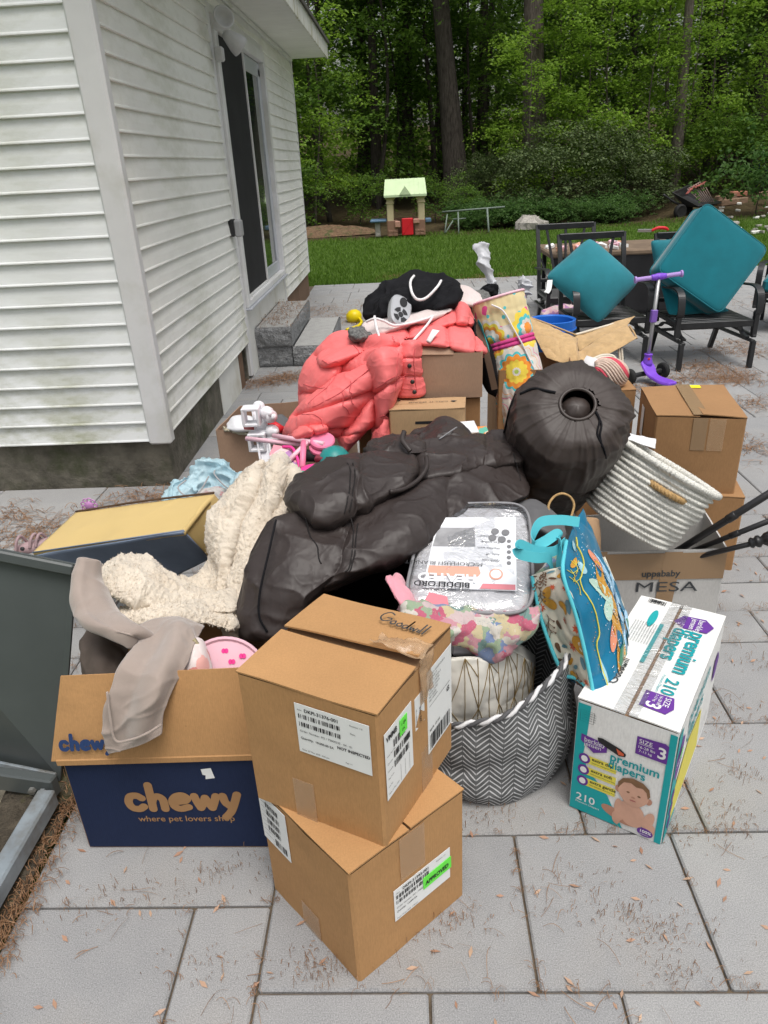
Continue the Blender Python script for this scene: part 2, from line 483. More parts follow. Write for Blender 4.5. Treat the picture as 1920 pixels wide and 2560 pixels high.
MULCH = mat('leaf_litter', (.16, .10, .06), .95, .4, vs=9, bump=1.0, bs=18, bd=.05, col2=(.07, .085, .03))
LAWN = mat('lawn_soil', (.052, .10, .018), .95, .35, vs=2.5, bump=.8, bs=60, bd=.02)
def leaf_mat(name, c1, c2, trans=.55):
    t = NT(name)
    g = t.node('ShaderNodeNewGeometry')
    c = t.ramp(g.outputs['Random Per Island'], [(0, c1), (1, c2)])
    t.set(col=c, rough=.55, spec=.3)
    tr = t.node('ShaderNodeBsdfTranslucent'); t.l.new(c, tr.inputs[0])
    mx = t.node('ShaderNodeMixShader'); mx.inputs[0].default_value = trans
    t.l.new(t.b.outputs[0], mx.inputs[1]); t.l.new(tr.outputs[0], mx.inputs[2]); t.l.new(mx.outputs[0], t.out.inputs[0])
    MATS[name] = t.m; return t.m
LEAF1 = leaf_mat('leaf_mid', (.065, .135, .020), (.16, .28, .040))
LEAF2 = leaf_mat('leaf_bright', (.14, .26, .025), (.29, .45, .055))
LEAF3 = leaf_mat('leaf_dark', (.06, .12, .024), (.13, .23, .04))
LEAF4 = leaf_mat('leaf_yew', (.06, .095, .034), (.13, .175, .06), .25)
LEAF5 = leaf_mat('leaf_herb', (.055, .13, .03), (.12, .22, .055))
GRASSM = leaf_mat('grass_blade', (.07, .15, .012), (.14, .25, .03), .35)
NEEDLE = leaf_mat('pine_needle', (.17, .085, .042), (.34, .20, .11), .1)
SEED = leaf_mat('maple_seed', (.42, .23, .15), (.60, .42, .30), .2)
def bark(name, c):
    t = NT(name)
    v = t.vec((5, 5, .8))
    n1 = t.noise(4, 6, .7, v)
    col = t.ramp(n1, [(.35, mul(c, .45)), (.65, mul(c, 1.3))])
    return t.set(col=col, rough=.95, spec=.15, normal=t.bump(n1, 1.0, .06))
BARK1, BARK2, BARK3 = bark('bark_dark', (.085, .072, .062)), bark('bark_grey', (.17, .14, .122)), bark('bark_pale', (.21, .175, .15))
# metal, fabric
STEEL = mat('grey_painted_steel', (.070, .080, .080), .42, .10, vs=4, bump=.05, spec=.5)
GALV = mat('weathered_steel', (.27, .31, .34), .45, .22, vs=8, bump=.15, metal=.3, col2=(.17, .16, .14))
CHAIRM = mat('black_chair_metal', (.028, .029, .031), .38, .2, vs=12, bump=.12, bs=220, bd=.001, spec=.5, metal=.3)
BLACKM = mat('black_rod', (.018, .017, .018), .32, .1, bump=.03, spec=.5)
TEAL = mat('teal_canvas', (.004, .15, .19), .85, .10, vs=6, bump=.25, bs=420, bd=.0008, sheen=.25, spec=.2)
TEAL2 = mat('faded_teal_canvas', (.02, .19, .235), .85, .14, vs=5, bump=.25, bs=420, bd=.0008, sheen=.25, spec=.2)
PINKC = nylon('coral_nylon', (.82, .175, .175), .50, .30, 10, 26, .22, .05)
DARKC = nylon('dark_brown_nylon', (.034, .0255, .0235), .50, .42, 8, 24, .30)
SACKM = nylon('brown_sack_nylon', (.044, .033, .029), .45, .42, 9, 30, .12)
BLACKC = mat('black_cotton', (.010, .010, .012), .9, .2, vs=6, bump=.3, bs=90, spec=.15)
SHERPA = mat('cream_sherpa', (.64, .565, .465), .98, .08, vs=9, bump=.8, bs=170, bd=.004, spec=.03, sheen=.35, col2=(.55, .465, .365))
FLEECE = mat('taupe_fleece', (.335, .275, .24), .95, .08, vs=7, bump=.45, bs=420, bd=.002, spec=.05, sheen=.5)
BROWNFL = mat('brown_fleece', (.13, .105, .09), .95, .15, vs=7, bump=.4, bs=300, bd=.002, spec=.05)
ROPE = mat('white_cotton_rope', (.70, .69, .64), .95, .1, vs=12, bump=1.0, bs=110, bd=.006, spec=.05, stretch=(1, 1, 1))
JUTE = mat('jute_rope', (.46, .30, .14), .95, .25, vs=30, bump=.8, bs=200, spec=.05)
JUTEC = mat('jute_cloth', (.50, .34, .175), .9, .16, vs=30, bump=.6, bs=260, spec=.1, sheen=.2)
PAPERB = mat('kraft_paper', (.34, .22, .13), .85, .1, vs=8, bump=.3, bs=30, spec=.1)
GOLDC = mat('mustard_vinyl', (.60, .44, .185), .55, .05, vs=3, bump=.12, bs=160, bd=.001, spec=.3)
BLUEC = mat('slate_blue_cloth', (.19, .235, .32), .85, .18, vs=4, bump=.1, spec=.2)
BLUEP = mat('blue_bucket', (.015, .13, .52), .35, .05, bump=.02)
PINKP = mat('pink_plastic', (.78, .22, .36), .4, .05, bump=.02)
PINKL = mat('pale_pink', (.80, .50, .58), .5, .05, bump=.05)
HOTP = mat('hot_pink', (.85, .055, .30), .6, .06, bump=.1)
REDP = mat('red_plastic', (.62, .02, .03), .4, .06, bump=.02)
PURPL = mat('purple_plastic', (.21, .075, .60), .4, .05, bump=.02)
LILAC = mat('lilac_grip', (.40, .26, .60), .6, .05, bump=.1)
YELLOW = mat('yellow_plastic', (.72, .55, .005), .35, .06, bump=.02)
SILVER = mat('silver_plastic', (.52, .53, .55), .32, .05, bump=.02, metal=.5)
RUBBER = mat('black_rubber', (.018, .018, .018), .75, .15, bump=.1)
MAILER = mat('grey_poly_mailer', (.50, .51, .54), .38, .08, vs=8, bump=.35, bs=18, bd=.01, spec=.4)
PILLOW = mat('blush_plush', (.66, .56, .54), .95, .08, vs=8, bump=.3, bs=250, spec=.05, sheen=.4)
GREYFUR = mat('grey_tweed', (.17, .17, .165), .95, .6, vs=90, bump=1.0, bs=120, bd=.01, spec=.05)
WHITEC = mat('white_cotton', (.72, .72, .73), .9, .05, bump=.2, bs=80, spec=.1)
CORD = mat('white_cord', (.76, .74, .75), .7, .04, bump=.1)
BROWNLE = mat('brown_webbing', (.09, .055, .035), .8, .15, bump=.2)
CREAMV = mat('cream_vinyl', (.70, .68, .62), .45, .05, vs=5, bump=.12, bs=20, bd=.006, spec=.4)
GOLDL = mat('gold_line', (.26, .18, .07), .4, .1, bump=0)
GREYPIPE = mat('grey_piping', (.23, .23, .24), .6, .08, bump=.1)
GREYNY = mat('grey_nylon', (.12, .12, .125), .6, .1, bump=.2, bs=40)
TURQ = mat('turquoise_webbing', (.10, .52, .60), .75, .07, bump=.5, bs=300, bd=.001)
TOTEBL = mat('tote_blue', (.004, .145, .27), .30, .12, vs=5, bump=.2, bs=14, bd=.012, spec=.5)
TOTECR = mat('tote_cream', (.74, .70, .58), .35, .05, vs=5, bump=.22, bs=14, bd=.012, spec=.45)
OCH = mat('ochre_ink', (.55, .28, .04), .4, .15, vs=60, bump=0)
RUST = mat('rust_ink', (.60, .11, .045), .4, .1, bump=0)
BRINK = mat('brown_ink', (.13, .07, .04), .4, .1, bump=0)
BLINK = mat('slate_ink', (.14, .28, .34), .4, .1, bump=0)
YLINE = mat('yellow_ink', (.62, .55, .08), .4, .05, bump=0)
ROCK = mat('grey_rock', (.34, .32, .29), .9, .25, vs=4, bump=.8, bs=12, bd=.05)
TIMBER = mat('landscape_timber', (.23, .15, .10), .9, .25, vs=6, bump=.4, stretch=(.4, 3, 3))
PLTAN = mat('playhouse_tan', (.55, .46, .29), .6, .08, vs=5, bump=.05)
PLGRN = mat('playhouse_green', (.52, .64, .40), .6, .06, vs=5, bump=.05)
PLBRN = mat('playhouse_brown', (.25, .14, .095), .6, .1, vs=5, bump=.05)
PLBLU = mat('playhouse_blue', (.09, .16, .25), .6, .06, bump=.05)
FENCEG = mat('green_grey_rail', (.17, .21, .18), .6, .1, bump=.05)
CREAMW = mat('cream_wire', (.66, .60, .50), .5, .05, bump=.02)

def patch_mat(name, cols, scale, wobble=.0, rough=.9, src='Object', fine=True):
    t = NT(name)
    v = t.vec(src=src)
    if wobble:
        nz = t.node('ShaderNodeTexNoise'); nz.inputs['Scale'].default_value = scale*1.5
        t.l.new(v, nz.inputs['Vector'])
        ad = t.node('ShaderNodeVectorMath', operation='MULTIPLY_ADD'); t.l.new(nz.outputs['Color'], ad.inputs[0]); ad.inputs[1].default_value = (wobble,)*3
        t.l.new(v, ad.inputs[2]); v = ad.outputs[0]
    c = t.vor(scale, v, out='Color')
    bw = t.node('ShaderNodeSeparateColor'); t.l.new(c, bw.inputs[0])
    n = len(cols)
    col = t.ramp(bw.outputs[0], [(i/n, cc) for i, cc in enumerate(cols)], 'CONSTANT')
    if fine:
        d = t.ramp(t.vor(scale*7, v), [(.18, (1, 1, 1)), (.26, (0, 0, 0))])
        f2 = t.node('ShaderNodeSeparateColor'); t.l.new(t.vor(scale*7, v, out='Color'), f2.inputs[0])
        col = t.mix(t.math('MULTIPLY', d, .8), col, t.ramp(f2.outputs[1], [(i/n, cc) for i, cc in enumerate(cols[::-1])], 'CONSTANT'))
    MATS[name] = t.set(col=col, rough=rough, spec=.1, sheen=.2, normal=t.bump(t.noise(70, 4), .3, .004)); return t.m
PATCH = patch_mat('patchwork_cotton', [(.50, .40, .40), (.44, .11, .17), (.15, .25, .23), (.54, .51, .46), (.27, .35, .24), (.48, .24, .28), (.17, .23, .38), (.50, .43, .27)], 30, .035)
FLORAL = patch_mat('floral_pouch', [(.72, .56, .54), (.74, .40, .36), (.70, .62, .60), (.62, .25, .22)], 34, .02, fine=False)
BABYPK = patch_mat('printed_pink_cloth', [(.74, .45, .50), (.72, .55, .55), (.70, .60, .58), (.45, .22, .45)], 22, .02, fine=False)

# grey and white herringbone weave on the bin (uv in metres)
t = NT('herringbone_weave')
sp = t.node('ShaderNodeSeparateXYZ'); t.l.new(t.tc.outputs['UV'], sp.inputs[0])
CW = .036
ux = t.math('DIVIDE', sp.outputs[0], CW)
fr = t.math('FRACT', ux)
colpar = t.math('FRACT', t.math('MULTIPLY', t.math('FLOOR', ux), .5))
sgn = t.math('SUBTRACT', t.math('MULTIPLY', t.math('GREATER_THAN', colpar, .25), 2.0), 1.0)
sl = t.math('MULTIPLY_ADD', t.math('MULTIPLY', fr, CW), sgn, sp.outputs[1])
ph = t.math('FRACT', t.math('DIVIDE', sl, .0180))
wl_ = t.math('LESS_THAN', ph, .28)
edge = t.math('LESS_THAN', t.math('ABSOLUTE', t.math('SUBTRACT', fr, .5)), .47)
wh = t.math('MULTIPLY', wl_, edge)
c = t.mix(wh, t.ramp(t.noise(30), [(.3, (.095, .098, .10)), (.7, (.145, .148, .15))]), (.58, .59, .60))
HERR = t.set(col=c, rough=.85, spec=.1, normal=t.bump(t.math('ADD', wh, t.math('MULTIPLY', t.noise(200), .5)), .5, .003))
# clear plastic
def clear_mat(name, tint, gloss, bumps, bs):
    t = NT(name)
    tr = t.node('ShaderNodeBsdfTransparent'); tr.inputs[0].default_value = (*tint, 1)
    gl = t.node('ShaderNodeBsdfGlossy'); gl.inputs['Roughness'].default_value = .06
    nz = t.noise(bs, 4, .65, dist=1.0)
    nb = t.bump(nz, bumps, .03); t.l.new(nb, gl.inputs['Normal'])
    fz = t.node('ShaderNodeLayerWeight'); fz.inputs[0].default_value = .35; t.l.new(nb, fz.inputs['Normal'])
    mx = t.node('ShaderNodeMixShader'); t.l.new(t.math('ADD', t.math('MULTIPLY', fz.outputs['Facing'], .5), gloss), mx.inputs[0])
    t.l.new(tr.outputs[0], mx.inputs[1]); t.l.new(gl.outputs[0], mx.inputs[2]); t.l.new(mx.outputs[0], t.out.inputs[0])
    MATS[name] = t.m; return t.m
CLEAR = clear_mat('clear_vinyl', (.98, .98, .985), .15, .75, 9)
CLEARW = clear_mat('clear_shrink_film', (.97, .97, .97), .16, .6, 16)
t = NT('blue_polythene')
cb = t.ramp(t.noise(7, 4), [(.3, (.46, .70, .80)), (.7, (.66, .84, .90))])
t.set(col=cb, rough=.32, spec=.5, normal=t.bump(t.noise(38, 5, .65, dist=1.2), .55, .012))
tr = t.node('ShaderNodeBsdfTranslucent'); t.l.new(cb, tr.inputs[0])
mx = t.node('ShaderNodeMixShader'); mx.inputs[0].default_value = .3
t.l.new(t.b.outputs[0], mx.inputs[1]); t.l.new(tr.outputs[0], mx.inputs[2]); t.l.new(mx.outputs[0], t.out.inputs[0])
BLUEBAG = t.m

# ------------------------------------------------------------------ flat print helpers
def text_geo(s, size=1.0, bold=0.0, align='LEFT', shear=0.0):
    c = bpy.data.curves.new('txt', 'FONT'); c.body = s; c.size = size; c.offset = bold; c.align_x = align; c.shear = shear
    c.resolution_u = 3
    o = bpy.data.objects.new('txt', c)
    me = bpy.data.meshes.new_from_object(o)
    V = np.array([v.co[:] for v in me.vertices]).reshape(-1, 3); F = [tuple(p.vertices) for p in me.polygons]
    bpy.data.objects.remove(o); bpy.data.curves.remove(c); bpy.data.meshes.remove(me)
    return V, F
class Plane:
    """a local frame on a flat face: origin (lower left), right, up; print sits proud by eps"""
    def __init__(s, o, ux, uy):
        s.o = np.asarray(o, float); s.x = np.asarray(ux, float); s.x = s.x/np.linalg.norm(s.x)
        uy = np.asarray(uy, float); uy = uy-(uy @ s.x)*s.x; s.y = uy/np.linalg.norm(uy); s.n = np.cross(s.x, s.y)
    def pt(s, x, y, e=0): return s.o+x*s.x+y*s.y+e*s.n
    def sub(s, x, y, ang=0.0, e=0.0):
        a = math.radians(ang); return Plane(s.pt(x, y, e), math.cos(a)*s.x+math.sin(a)*s.y, -math.sin(a)*s.x+math.cos(a)*s.y)
    def text(s, mb, txt, x, y, size, e=.0012, bold=0.0, sx=1.0, align='LEFT', mi=0, shear=0.0, flat=True):
        V, F = text_geo(txt, size, bold*size, align, shear)
        if len(V) == 0: return
        mb.add([s.pt(x+v[0]*sx, y+v[1], e) for v in V], F, mi)
    def rect(s, mb, x0, x1, y0, y1, e=.001, mi=0):
        mb.add([s.pt(x0, y0, e), s.pt(x1, y0, e), s.pt(x1, y1, e), s.pt(x0, y1, e)], [(0, 1, 2, 3)], mi)
    def poly(s, mb, pts, e=.001, mi=0):
        mb.add([s.pt(x, y, e) for x, y in pts], [tuple(range(len(pts)))], mi)
    def disc(s, mb, x, y, rx, ry=None, e=.001, mi=0, n=20, a=0.0):
        ry = ry or rx
        s.poly(mb, [(x+rx*math.cos(2*math.pi*k/n)*math.cos(a)-ry*math.sin(2*math.pi*k/n)*math.sin(a), y+rx*math.cos(2*math.pi*k/n)*math.sin(a)+ry*math.sin(2*math.pi*k/n)*math.cos(a)) for k in range(n)], e, mi)
    def barcode(s, mb, x, y, w, h, n=30, e=.0012, mi=0, seed=1):
        r = random.Random(seed); p = 0; ws = [r.choice((1, 1, 2, 3)) for _ in range(n)]; u = w/sum(ws)
        for i, q in enumerate(ws):
            if i % 2 == 0: s.rect(mb, x+p*u, x+(p+q)*u, y, y+h, e, mi)
            p += q
    def brush(s, mb, pts, w, e=.0012, k=46):
        p = cr(np.array(pts, float), k)
        for i in range(k): s.disc(mb, p[i][0], p[i][1], w/2, e=e+i*.00002, n=12)
    def stroke(s, mb, pts, w, e=.0012, mi=0, k=40):
        p = cr(np.array(pts, float), k); d = np.gradient(p, axis=0); d /= np.linalg.norm(d, axis=1, keepdims=True)+1e-9
        nn = np.stack([-d[:, 1], d[:, 0]], 1)*w/2
        V = [s.pt(*(p[i]+nn[i]), e) for i in range(k)]+[s.pt(*(p[i]-nn[i]), e) for i in range(k)]
        mb.add(V, [(i+k, i+1+k, i+1, i) for i in range(k-1)], mi)
    def slab(s, name, x0, x1, y0, y1, m, parent, e=.0, th=.0008, **k):
        """paper or tape of real thickness"""
        V = [s.pt(x, y, e+q) for q in (0, th) for x, y in ((x0, y0), (x1, y0), (x1, y1), (x0, y1))]
        return ob(name, V, BOXF, m, parent, **k)
# ------------------------------------------------------------------ ground
def terrain_z(x, y):
    x = np.asarray(x, float); y = np.asarray(y, float)
    rise = np.clip((y-21)/26, 0, 3)**1.4*1.2
    right = np.clip((x-5.5)/8, 0, 1)*np.clip((y-18.5)/5, 0, 1)*.55
    return rise+right
gx = np.concatenate([np.linspace(-260, -30, 12), np.linspace(-26, 34, 61), np.linspace(40, 260, 12)])
gy = np.concatenate([np.linspace(-60, 10, 12), np.linspace(12, 60, 65), np.linspace(66, 300, 14)])
GX, GY = np.meshgrid(gx, gy, indexing='ij')
GZ = terrain_z(GX, GY)-.03
GZ = GZ+np.where(GY > 21, fbm(np.stack([GX*.3, GY*.3, GX*0], -1), 3)*.12, 0)
t = NT('yard_ground')
geo = t.node('ShaderNodeNewGeometry'); sx = t.node('ShaderNodeSeparateXYZ'); t.l.new(geo.outputs['Position'], sx.inputs[0])
edge = t.math('ADD', sx.outputs[1], t.math('MULTIPLY', t.noise(.9, 4), 2.2))
mk = t.ramp(t.math('DIVIDE', edge, 40), [(.525, (0, 0, 0)), (.545, (1, 1, 1))])
lc = t.ramp(t.noise(2.5, 6, .7), [(.3, (.045, .085, .014)), (.7, (.085, .14, .025))])
mc = t.ramp(t.noise(5, 6, .7), [(.3, (.03, .024, .014)), (.55, (.075, .055, .03)), (.75, (.04, .06, .02))])
t.set(col=t.mix(mk, lc, mc), rough=.95, spec=.1, normal=t.bump(t.noise(14, 5), .8, .04))
ob('ground', np.stack([GX, GY, GZ], -1).reshape(-1, 3), gridf(len(gx), len(gy)), t.m, None, smooth=True, kind='structure')

# patio bed and slabs
XL, XR, YB, YF = -1.085, 9.0, 12.25, -2.0
patio = ob('patio', [(XL, YF, -.012), (XR, YF, -.012), (XR, YB, -.012), (XL, YB, -.012), (-6, 1.9, -.012), (XL, 1.9, -.012), (XL, 4.2, -.012), (-6, 4.2, -.012), (-1.6, 4.2, -.012), (XL, 4.2, -.012), (XL, YB, -.012), (-1.6, YB, -.012)], [(0, 1, 2, 3), (4, 5, 6, 7), (8, 9, 10, 11)], SAND, None, kind='structure')
cells = []
J = .0065
pr = random.Random(4)
def fill(x0, x1, y0, y1):
    x = x0
    while x < x1-.01:
        w = pr.choice((.22, .33, .44, .44, .66))
        if x1-x-w < .15: w = x1-x
        if w > .3 and y1-y0 > .3 and pr.random() < .33:
            ym = y0+pr.choice((.22, .22, .14))
            cells.append((x, x+w, y0, ym)); cells.append((x, x+w, ym, y1))
        else: cells.append((x, x+w, y0, y1))
        x += w
# slabs in the foreground as laid
for a, b in ((-.41, .0), (.0, .44), (.44, .88), (.88, 1.32)): cells.append((a, b, .604, 1.044))
for a, b in ((-.41, .254), (.254, .693), (.693, 1.13)): cells.append((a, b, 1.044, 1.482))
for a, b in ((-.41, .03), (.03, .46), (.46, .80), (.80, 1.24)): cells.append((a, b, 1.482, 1.92))
for x0, y0, y1 in ((1.32, .604, 1.044), (1.13, 1.044, 1.482), (1.24, 1.482, 1.92)): fill(x0, 3.2, y0, y1)
fill(-.41, 2.4, .164, .604); fill(-.41, 2.4, -.276, .164)
cells += [(-1.085, -.614, .826, 1.266), (-.614, -.41, .826, 1.266), (-1.085, -.41, 1.266, 1.70), (-1.085, -.614, .386, .826), (-.614, -.41, .386, .826), (-1.085, -.63, -.05, .386), (-.63, -.41, -.05, .386), (-1.085, -.41, 1.70, 1.92)]
for a, b in ((1.92, 2.369), (2.369, 2.587), (2.587, 3.03), (3.03, 3.47), (3.47, 3.69), (3.69, 4.13)):
    fill(-3.4, -1.09+pr.random()*.3, a, b) if False else fill(-3.35, 4.5, a, b)
y = 4.13
while y < 12.2:
    h = min(pr.choice((.44, .44, .22, .33)), 12.25-y)
    if 12.25-y-h < .12: h = 12.25-y
    fill(-1.52, 4.2+y*.45, y, y+h); y += h
dist = sorted(cells, key=lambda c: ((c[0]+c[1])/2)**2+((c[2]+c[3])/2)**2)
dist = [c for c in dist if not (-1.085 > c[0] and c[2] < 1.9)]
cache = {}
def paver_geo(w, d, sd):
    r = np.random.default_rng(sd); b = .005
    V, F = xbox(-w/2+J/2, w/2-J/2, -d/2+J/2, d/2-J/2, -.05, 0, b)
    return V, F
rest = MB()
for i, (x0, x1, y0, y1) in enumerate(dist):
    w, d = round(x1-x0, 3), round(y1-y0, 3); dz = pr.uniform(-.0018, .0018)
    if i < 295:
        if (w, d) not in cache:
            V, F = paver_geo(w, d, i); cache[(w, d)] = mesh_of('paver', V, F, PAVER, False)
        o = bpy.data.objects.new('paver', cache[(w, d)]); COL.objects.link(o); o.parent = patio
        o.location = np.array([(x0+x1)/2, (y0+y1)/2, dz])-wloc(patio)
        o.rotation_euler = (pr.uniform(-.004, .004), pr.uniform(-.004, .004), pr.uniform(-.003, .003))
    else:
        V, F = paver_geo(w, d, i); rest.add(V+np.array([(x0+x1)/2, (y0+y1)/2, dz]), F)
rest.build('paver', PAVER, patio, kind='stuff')

# strip of mossy soil and old concrete between hatch and slabs
U, W_ = np.meshgrid(np.linspace(-1.6, 2.0, 90), np.linspace(0, 1, 16), indexing='ij')
sxx = -1.085-.20*W_*(1+.12*np.sin(U*5))-.02*W_*np.clip(U-1.2, -3, 0)*3
szz = .012+.035*np.sin(W_*2.6)+fbm(np.stack([sxx*20, U*20, U*0], -1), 3)*.010
ob('soil_strip', np.stack([sxx, U, szz], -1).reshape(-1, 3), gridf(90, 16)[:, ::-1], SOIL, None, smooth=True, kind='structure')

# ------------------------------------------------------------------ house
WX, WY = -1.484, 4.13
house = thing('house', (-3.5, 8, 0), 'white vinyl-sided house with sliding patio door and mossy concrete foundation', 'house')
EX, Z0 = .1162, .333
def board_geo(axis, a, b):
    """one lap of siding with a rolled lower edge; extruded along x (front) or y (side)"""
    pr_ = [(0, 0), (.014, -.004), (.023, 0), (.0235, .006), (.020, .013), (.015, .055), (.004, EX+.004), (0, EX+.004)]
    n = max(2, int((b-a)/.25)); V = []
    for i in range(n+1):
        s = a+(b-a)*i/n
        for j, (o_, z) in enumerate(pr_):
            wv = .0016*math.sin(s*3.1+j)
            V.append((s, -o_-wv, z) if axis == 'x' else (o_+wv, s, z))
    k = len(pr_)
    F = [tuple(f) for f in gridf(n+1, k, False, True)]+[tuple(range(k)), tuple(n*k+j for j in range(k-1, -1, -1))]
    if axis == 'x': F = [f[::-1] for f in F]
    return V, F
def boards(axis, a, b, z0, n, m):
    V, F = board_geo(axis, a, b); me = mesh_of('siding_board', V, F, m, False)
    for i in range(n):
        o = bpy.data.objects.new('siding_board', me); COL.objects.link(o); o.parent = house
        o.location = np.array([0 if axis == 'x' else WX, WY if axis == 'x' else 0, z0+i*EX])-np.array(house.location)
boards('x', -5.2, WX-.105, Z0-.035, 23, SIDF)
boards('y', WY+.045, 6.625, Z0, 23, SIDS)
boards('y', 9.07, 11.36, Z0-.005, 23, SIDS)
boards('y', 6.625, 9.07, 2.93, 1, SIDS)
mb = MB()   # core walls behind the siding
mb.add(*xbox(-6.2, WX-.002, WY+.002, 6.68, .32, 3.09)); mb.add(*xbox(-6.2, WX-.002, 9.0, 11.39, .32, 3.09)); mb.add(*xbox(-6.2, WX-.08, 6.68, 9.0, .32, 3.09))
mb.build('wall_core', WPAN, house)
mb = MB(); V, F = xbox(-6.3, WX-.012, WY+.018, 6.32, -.2, .331); mb.add(V, F)
mb.add(*xbox(-6.3, WX-.014, 6.55, 11.36, -.2, .331)); mb.build('foundation', FOUND, house)
mb = MB(); mb.add(*xbox(-1.53, WX-.004, 5.52, 6.22, -.02, .329, .002)); mb.build('foundation_panel', WPAN, house)
mb = MB(); mb.add(*xbox(-1.6, WX-.006, 6.24, 6.40, -.02, .330, .003)); mb.build('foundation_board', WOODP, house)
mb = MB(); mb.add(*xbox(-1.6, WX-.006, 9.09, 10.2, -.02, .326, .003)); mb.add(*xbox(-1.6, WX-.004, 10.22, 11.35, -.02, .326, .003)); mb.build('foundation_board', WOODP, house)
# corner post
mb = MB(); mb.add(*xbox(WX-.108, WX+.032, WY-.032, WY+.05, Z0-.055, 3.05, .012)); mb.build('corner_trim', TRIM, house)
mb = MB(); mb.add(*xbox(WX-.02, WX+.022, 11.35, 11.42, Z0-.01, 3.07, .006)); mb.build('corner_trim', TRIM, house)
# soffit boards, fascia, roof
OV = .485
mb = MB()
for k in range(45):
    y0 = 3.9+k*.169
    mb.add(*xbox(WX-.05, WX+OV, y0, y0+.166, 3.075, 3.087, .003))
mb.build('soffit', SOFF, house)
mb = MB(); mb.add(*xbox(WX+OV, WX+OV+.022, 3.88, 11.52, 3.055, 3.235, .003)); mb.build('fascia', FASC, house)
mb = MB(); mb.add(*xbox(WX-.04, WX+.035, 3.95, 11.38, 3.03, 3.072, .008)); mb.build('frieze_trim', TRIM, house)
rv = []
for yy in (3.85, 11.56):
    rv += [(WX+OV+.05, yy, 3.225), (WX+OV+.05, yy, 3.262), (-4.4, yy, 4.86), (-4.4, yy, 4.80)]
ob('roof', rv, [(0, 3, 2, 1), (4, 5, 6, 7), (0, 1, 5, 4), (1, 2, 6, 5), (2, 3, 7, 6), (3, 0, 4, 7)], SHING, house)
# sliding door
DZ0, DZ1, DY0, DY1 = .62, 2.86, 6.70, 8.98
door = MB()
for (a, b, c_, d_) in ((DY0, DY0+.10, DZ0, DZ1), (DY1-.07, DY1, DZ0, DZ1), (DY0+.1, DY1-.07, DZ1-.10, DZ1), (DY0+.1, DY1-.07, DZ0, DZ0+.055)):
    door.add(*xbox(WX-.02, WX+.045, a, b, c_, d_, .006))
door = door.build('patio_door', TRIM, house)
mb = MB(); mb.add(*xbox(WX-.015, WX+.004, 6.80, 7.925, .68, 2.755)); s_ = mb.build('screen_panel', SCREEN, door)
mb = MB()
for (a, b, c_, d_, m) in ((7.925, 7.955, .66, 2.76, 0), (6.80, 7.92, .66, .70, 0)): mb.add(*xbox(WX-.01, WX+.02, a, b, c_, d_, .004))
mb.build('screen_frame', TRIM, door)
mb = MB(); mb.add(*xbox(WX-.035, WX-.022, 7.955, 8.86, .78, 2.68)); mb.build('glass_pane', GLASS, door)
mb = MB()
for (a, b, c_, d_) in ((7.957, 8.91, .676, .79), (8.80, 8.91, .79, 2.70), (7.957, 8.91, 2.62, 2.757)): mb.add(*xbox(WX-.05, WX-.008, a, b, c_, d_, .008))
mb.build('door_leaf_frame', ALU, door)
mb = MB()
mb.add(*xbox(WX-.05, WX+.018, 6.60, 6.698, .02, 3.03, .006)); mb.add(*xbox(WX-.05, WX+.018, 8.985, 9.068, .02, 3.03, .006)); mb.add(*xbox(WX-.05, WX+.016, 6.70, 8.98, 2.865, 3.028, .006))
mb.build('door_casing', TRIM, house)
mb = MB(); mb.add(*xbox(WX-.07, WX+.010, 6.70, 8.98, -.02, .598, .003)); mb.build('door_kick_panel', WPAN, house)
mb = MB(); mb.add(*xbox(WX-.05, WX+.07, 6.69, 8.99, .60, .618, .004)); mb.build('door_sill', ALU, house)

# twin flood light on the wall
fl = thing('flood_light', (WX+.03, 6.6, 2.6), 'white twin flood light with motion sensor beside the door top', 'light')
c0 = np.array([WX+.03, 6.60, 2.72])
mb = MB(); mb.add(*lathe([(.001, 0), (.10, 0), (.105, .02), (.095, .05), (.08, .056)], c0, (1, 0, 0), 24)); mb.add(*lathe([(.065, .05), (.068, .075), (.05, .085), (.001, .086)], c0, (1, 0, 0), 20)); mb.build('base_plate', LIGHTPL, fl, smooth=True)
for s_, tgt in ((-1, (.55, -.75, .25)), (1, (.6, .45, -.55))):
    a = c0+np.array([.06, s_*.08, .01]); d = np.array(tgt)/np.linalg.norm(tgt)
    mb = MB(); mb.add(*lathe([(.001, -.05), (.03, -.05), (.045, -.02), (.075, .07), (.08, .11), (.07, .112), (.05, .07), (.001, .06)], a+.05*d+np.array([.02, s_*.05, 0]), d, 20)); mb.build('lamp_head', LIGHTPL, fl, smooth=True)
mb = MB(); mb.add(*bbox(c0+np.array([.05, .0, -.15]), (1, 0, 0), (0, 1, 0), (0, 0, 1), .035, .032, .05, .012)); mb.build('motion_sensor', LIGHTPL, fl)
# covered outdoor socket
ou = thing('outdoor_socket', (WX+.03, 6.52, 1.27), 'grey covered outdoor socket on white siding beside the door', 'socket')
mb = MB(); mb.add(*xbox(WX+.01, WX+.05, 6.45, 6.56, 1.25, 1.385, .006)); mb.build('back_box', DKPL, ou)
mb = MB(); mb.add(*xbox(WX+.05, WX+.11, 6.455, 6.565, 1.245, 1.38, .012)); mb.build('cover', GREYPL, ou)

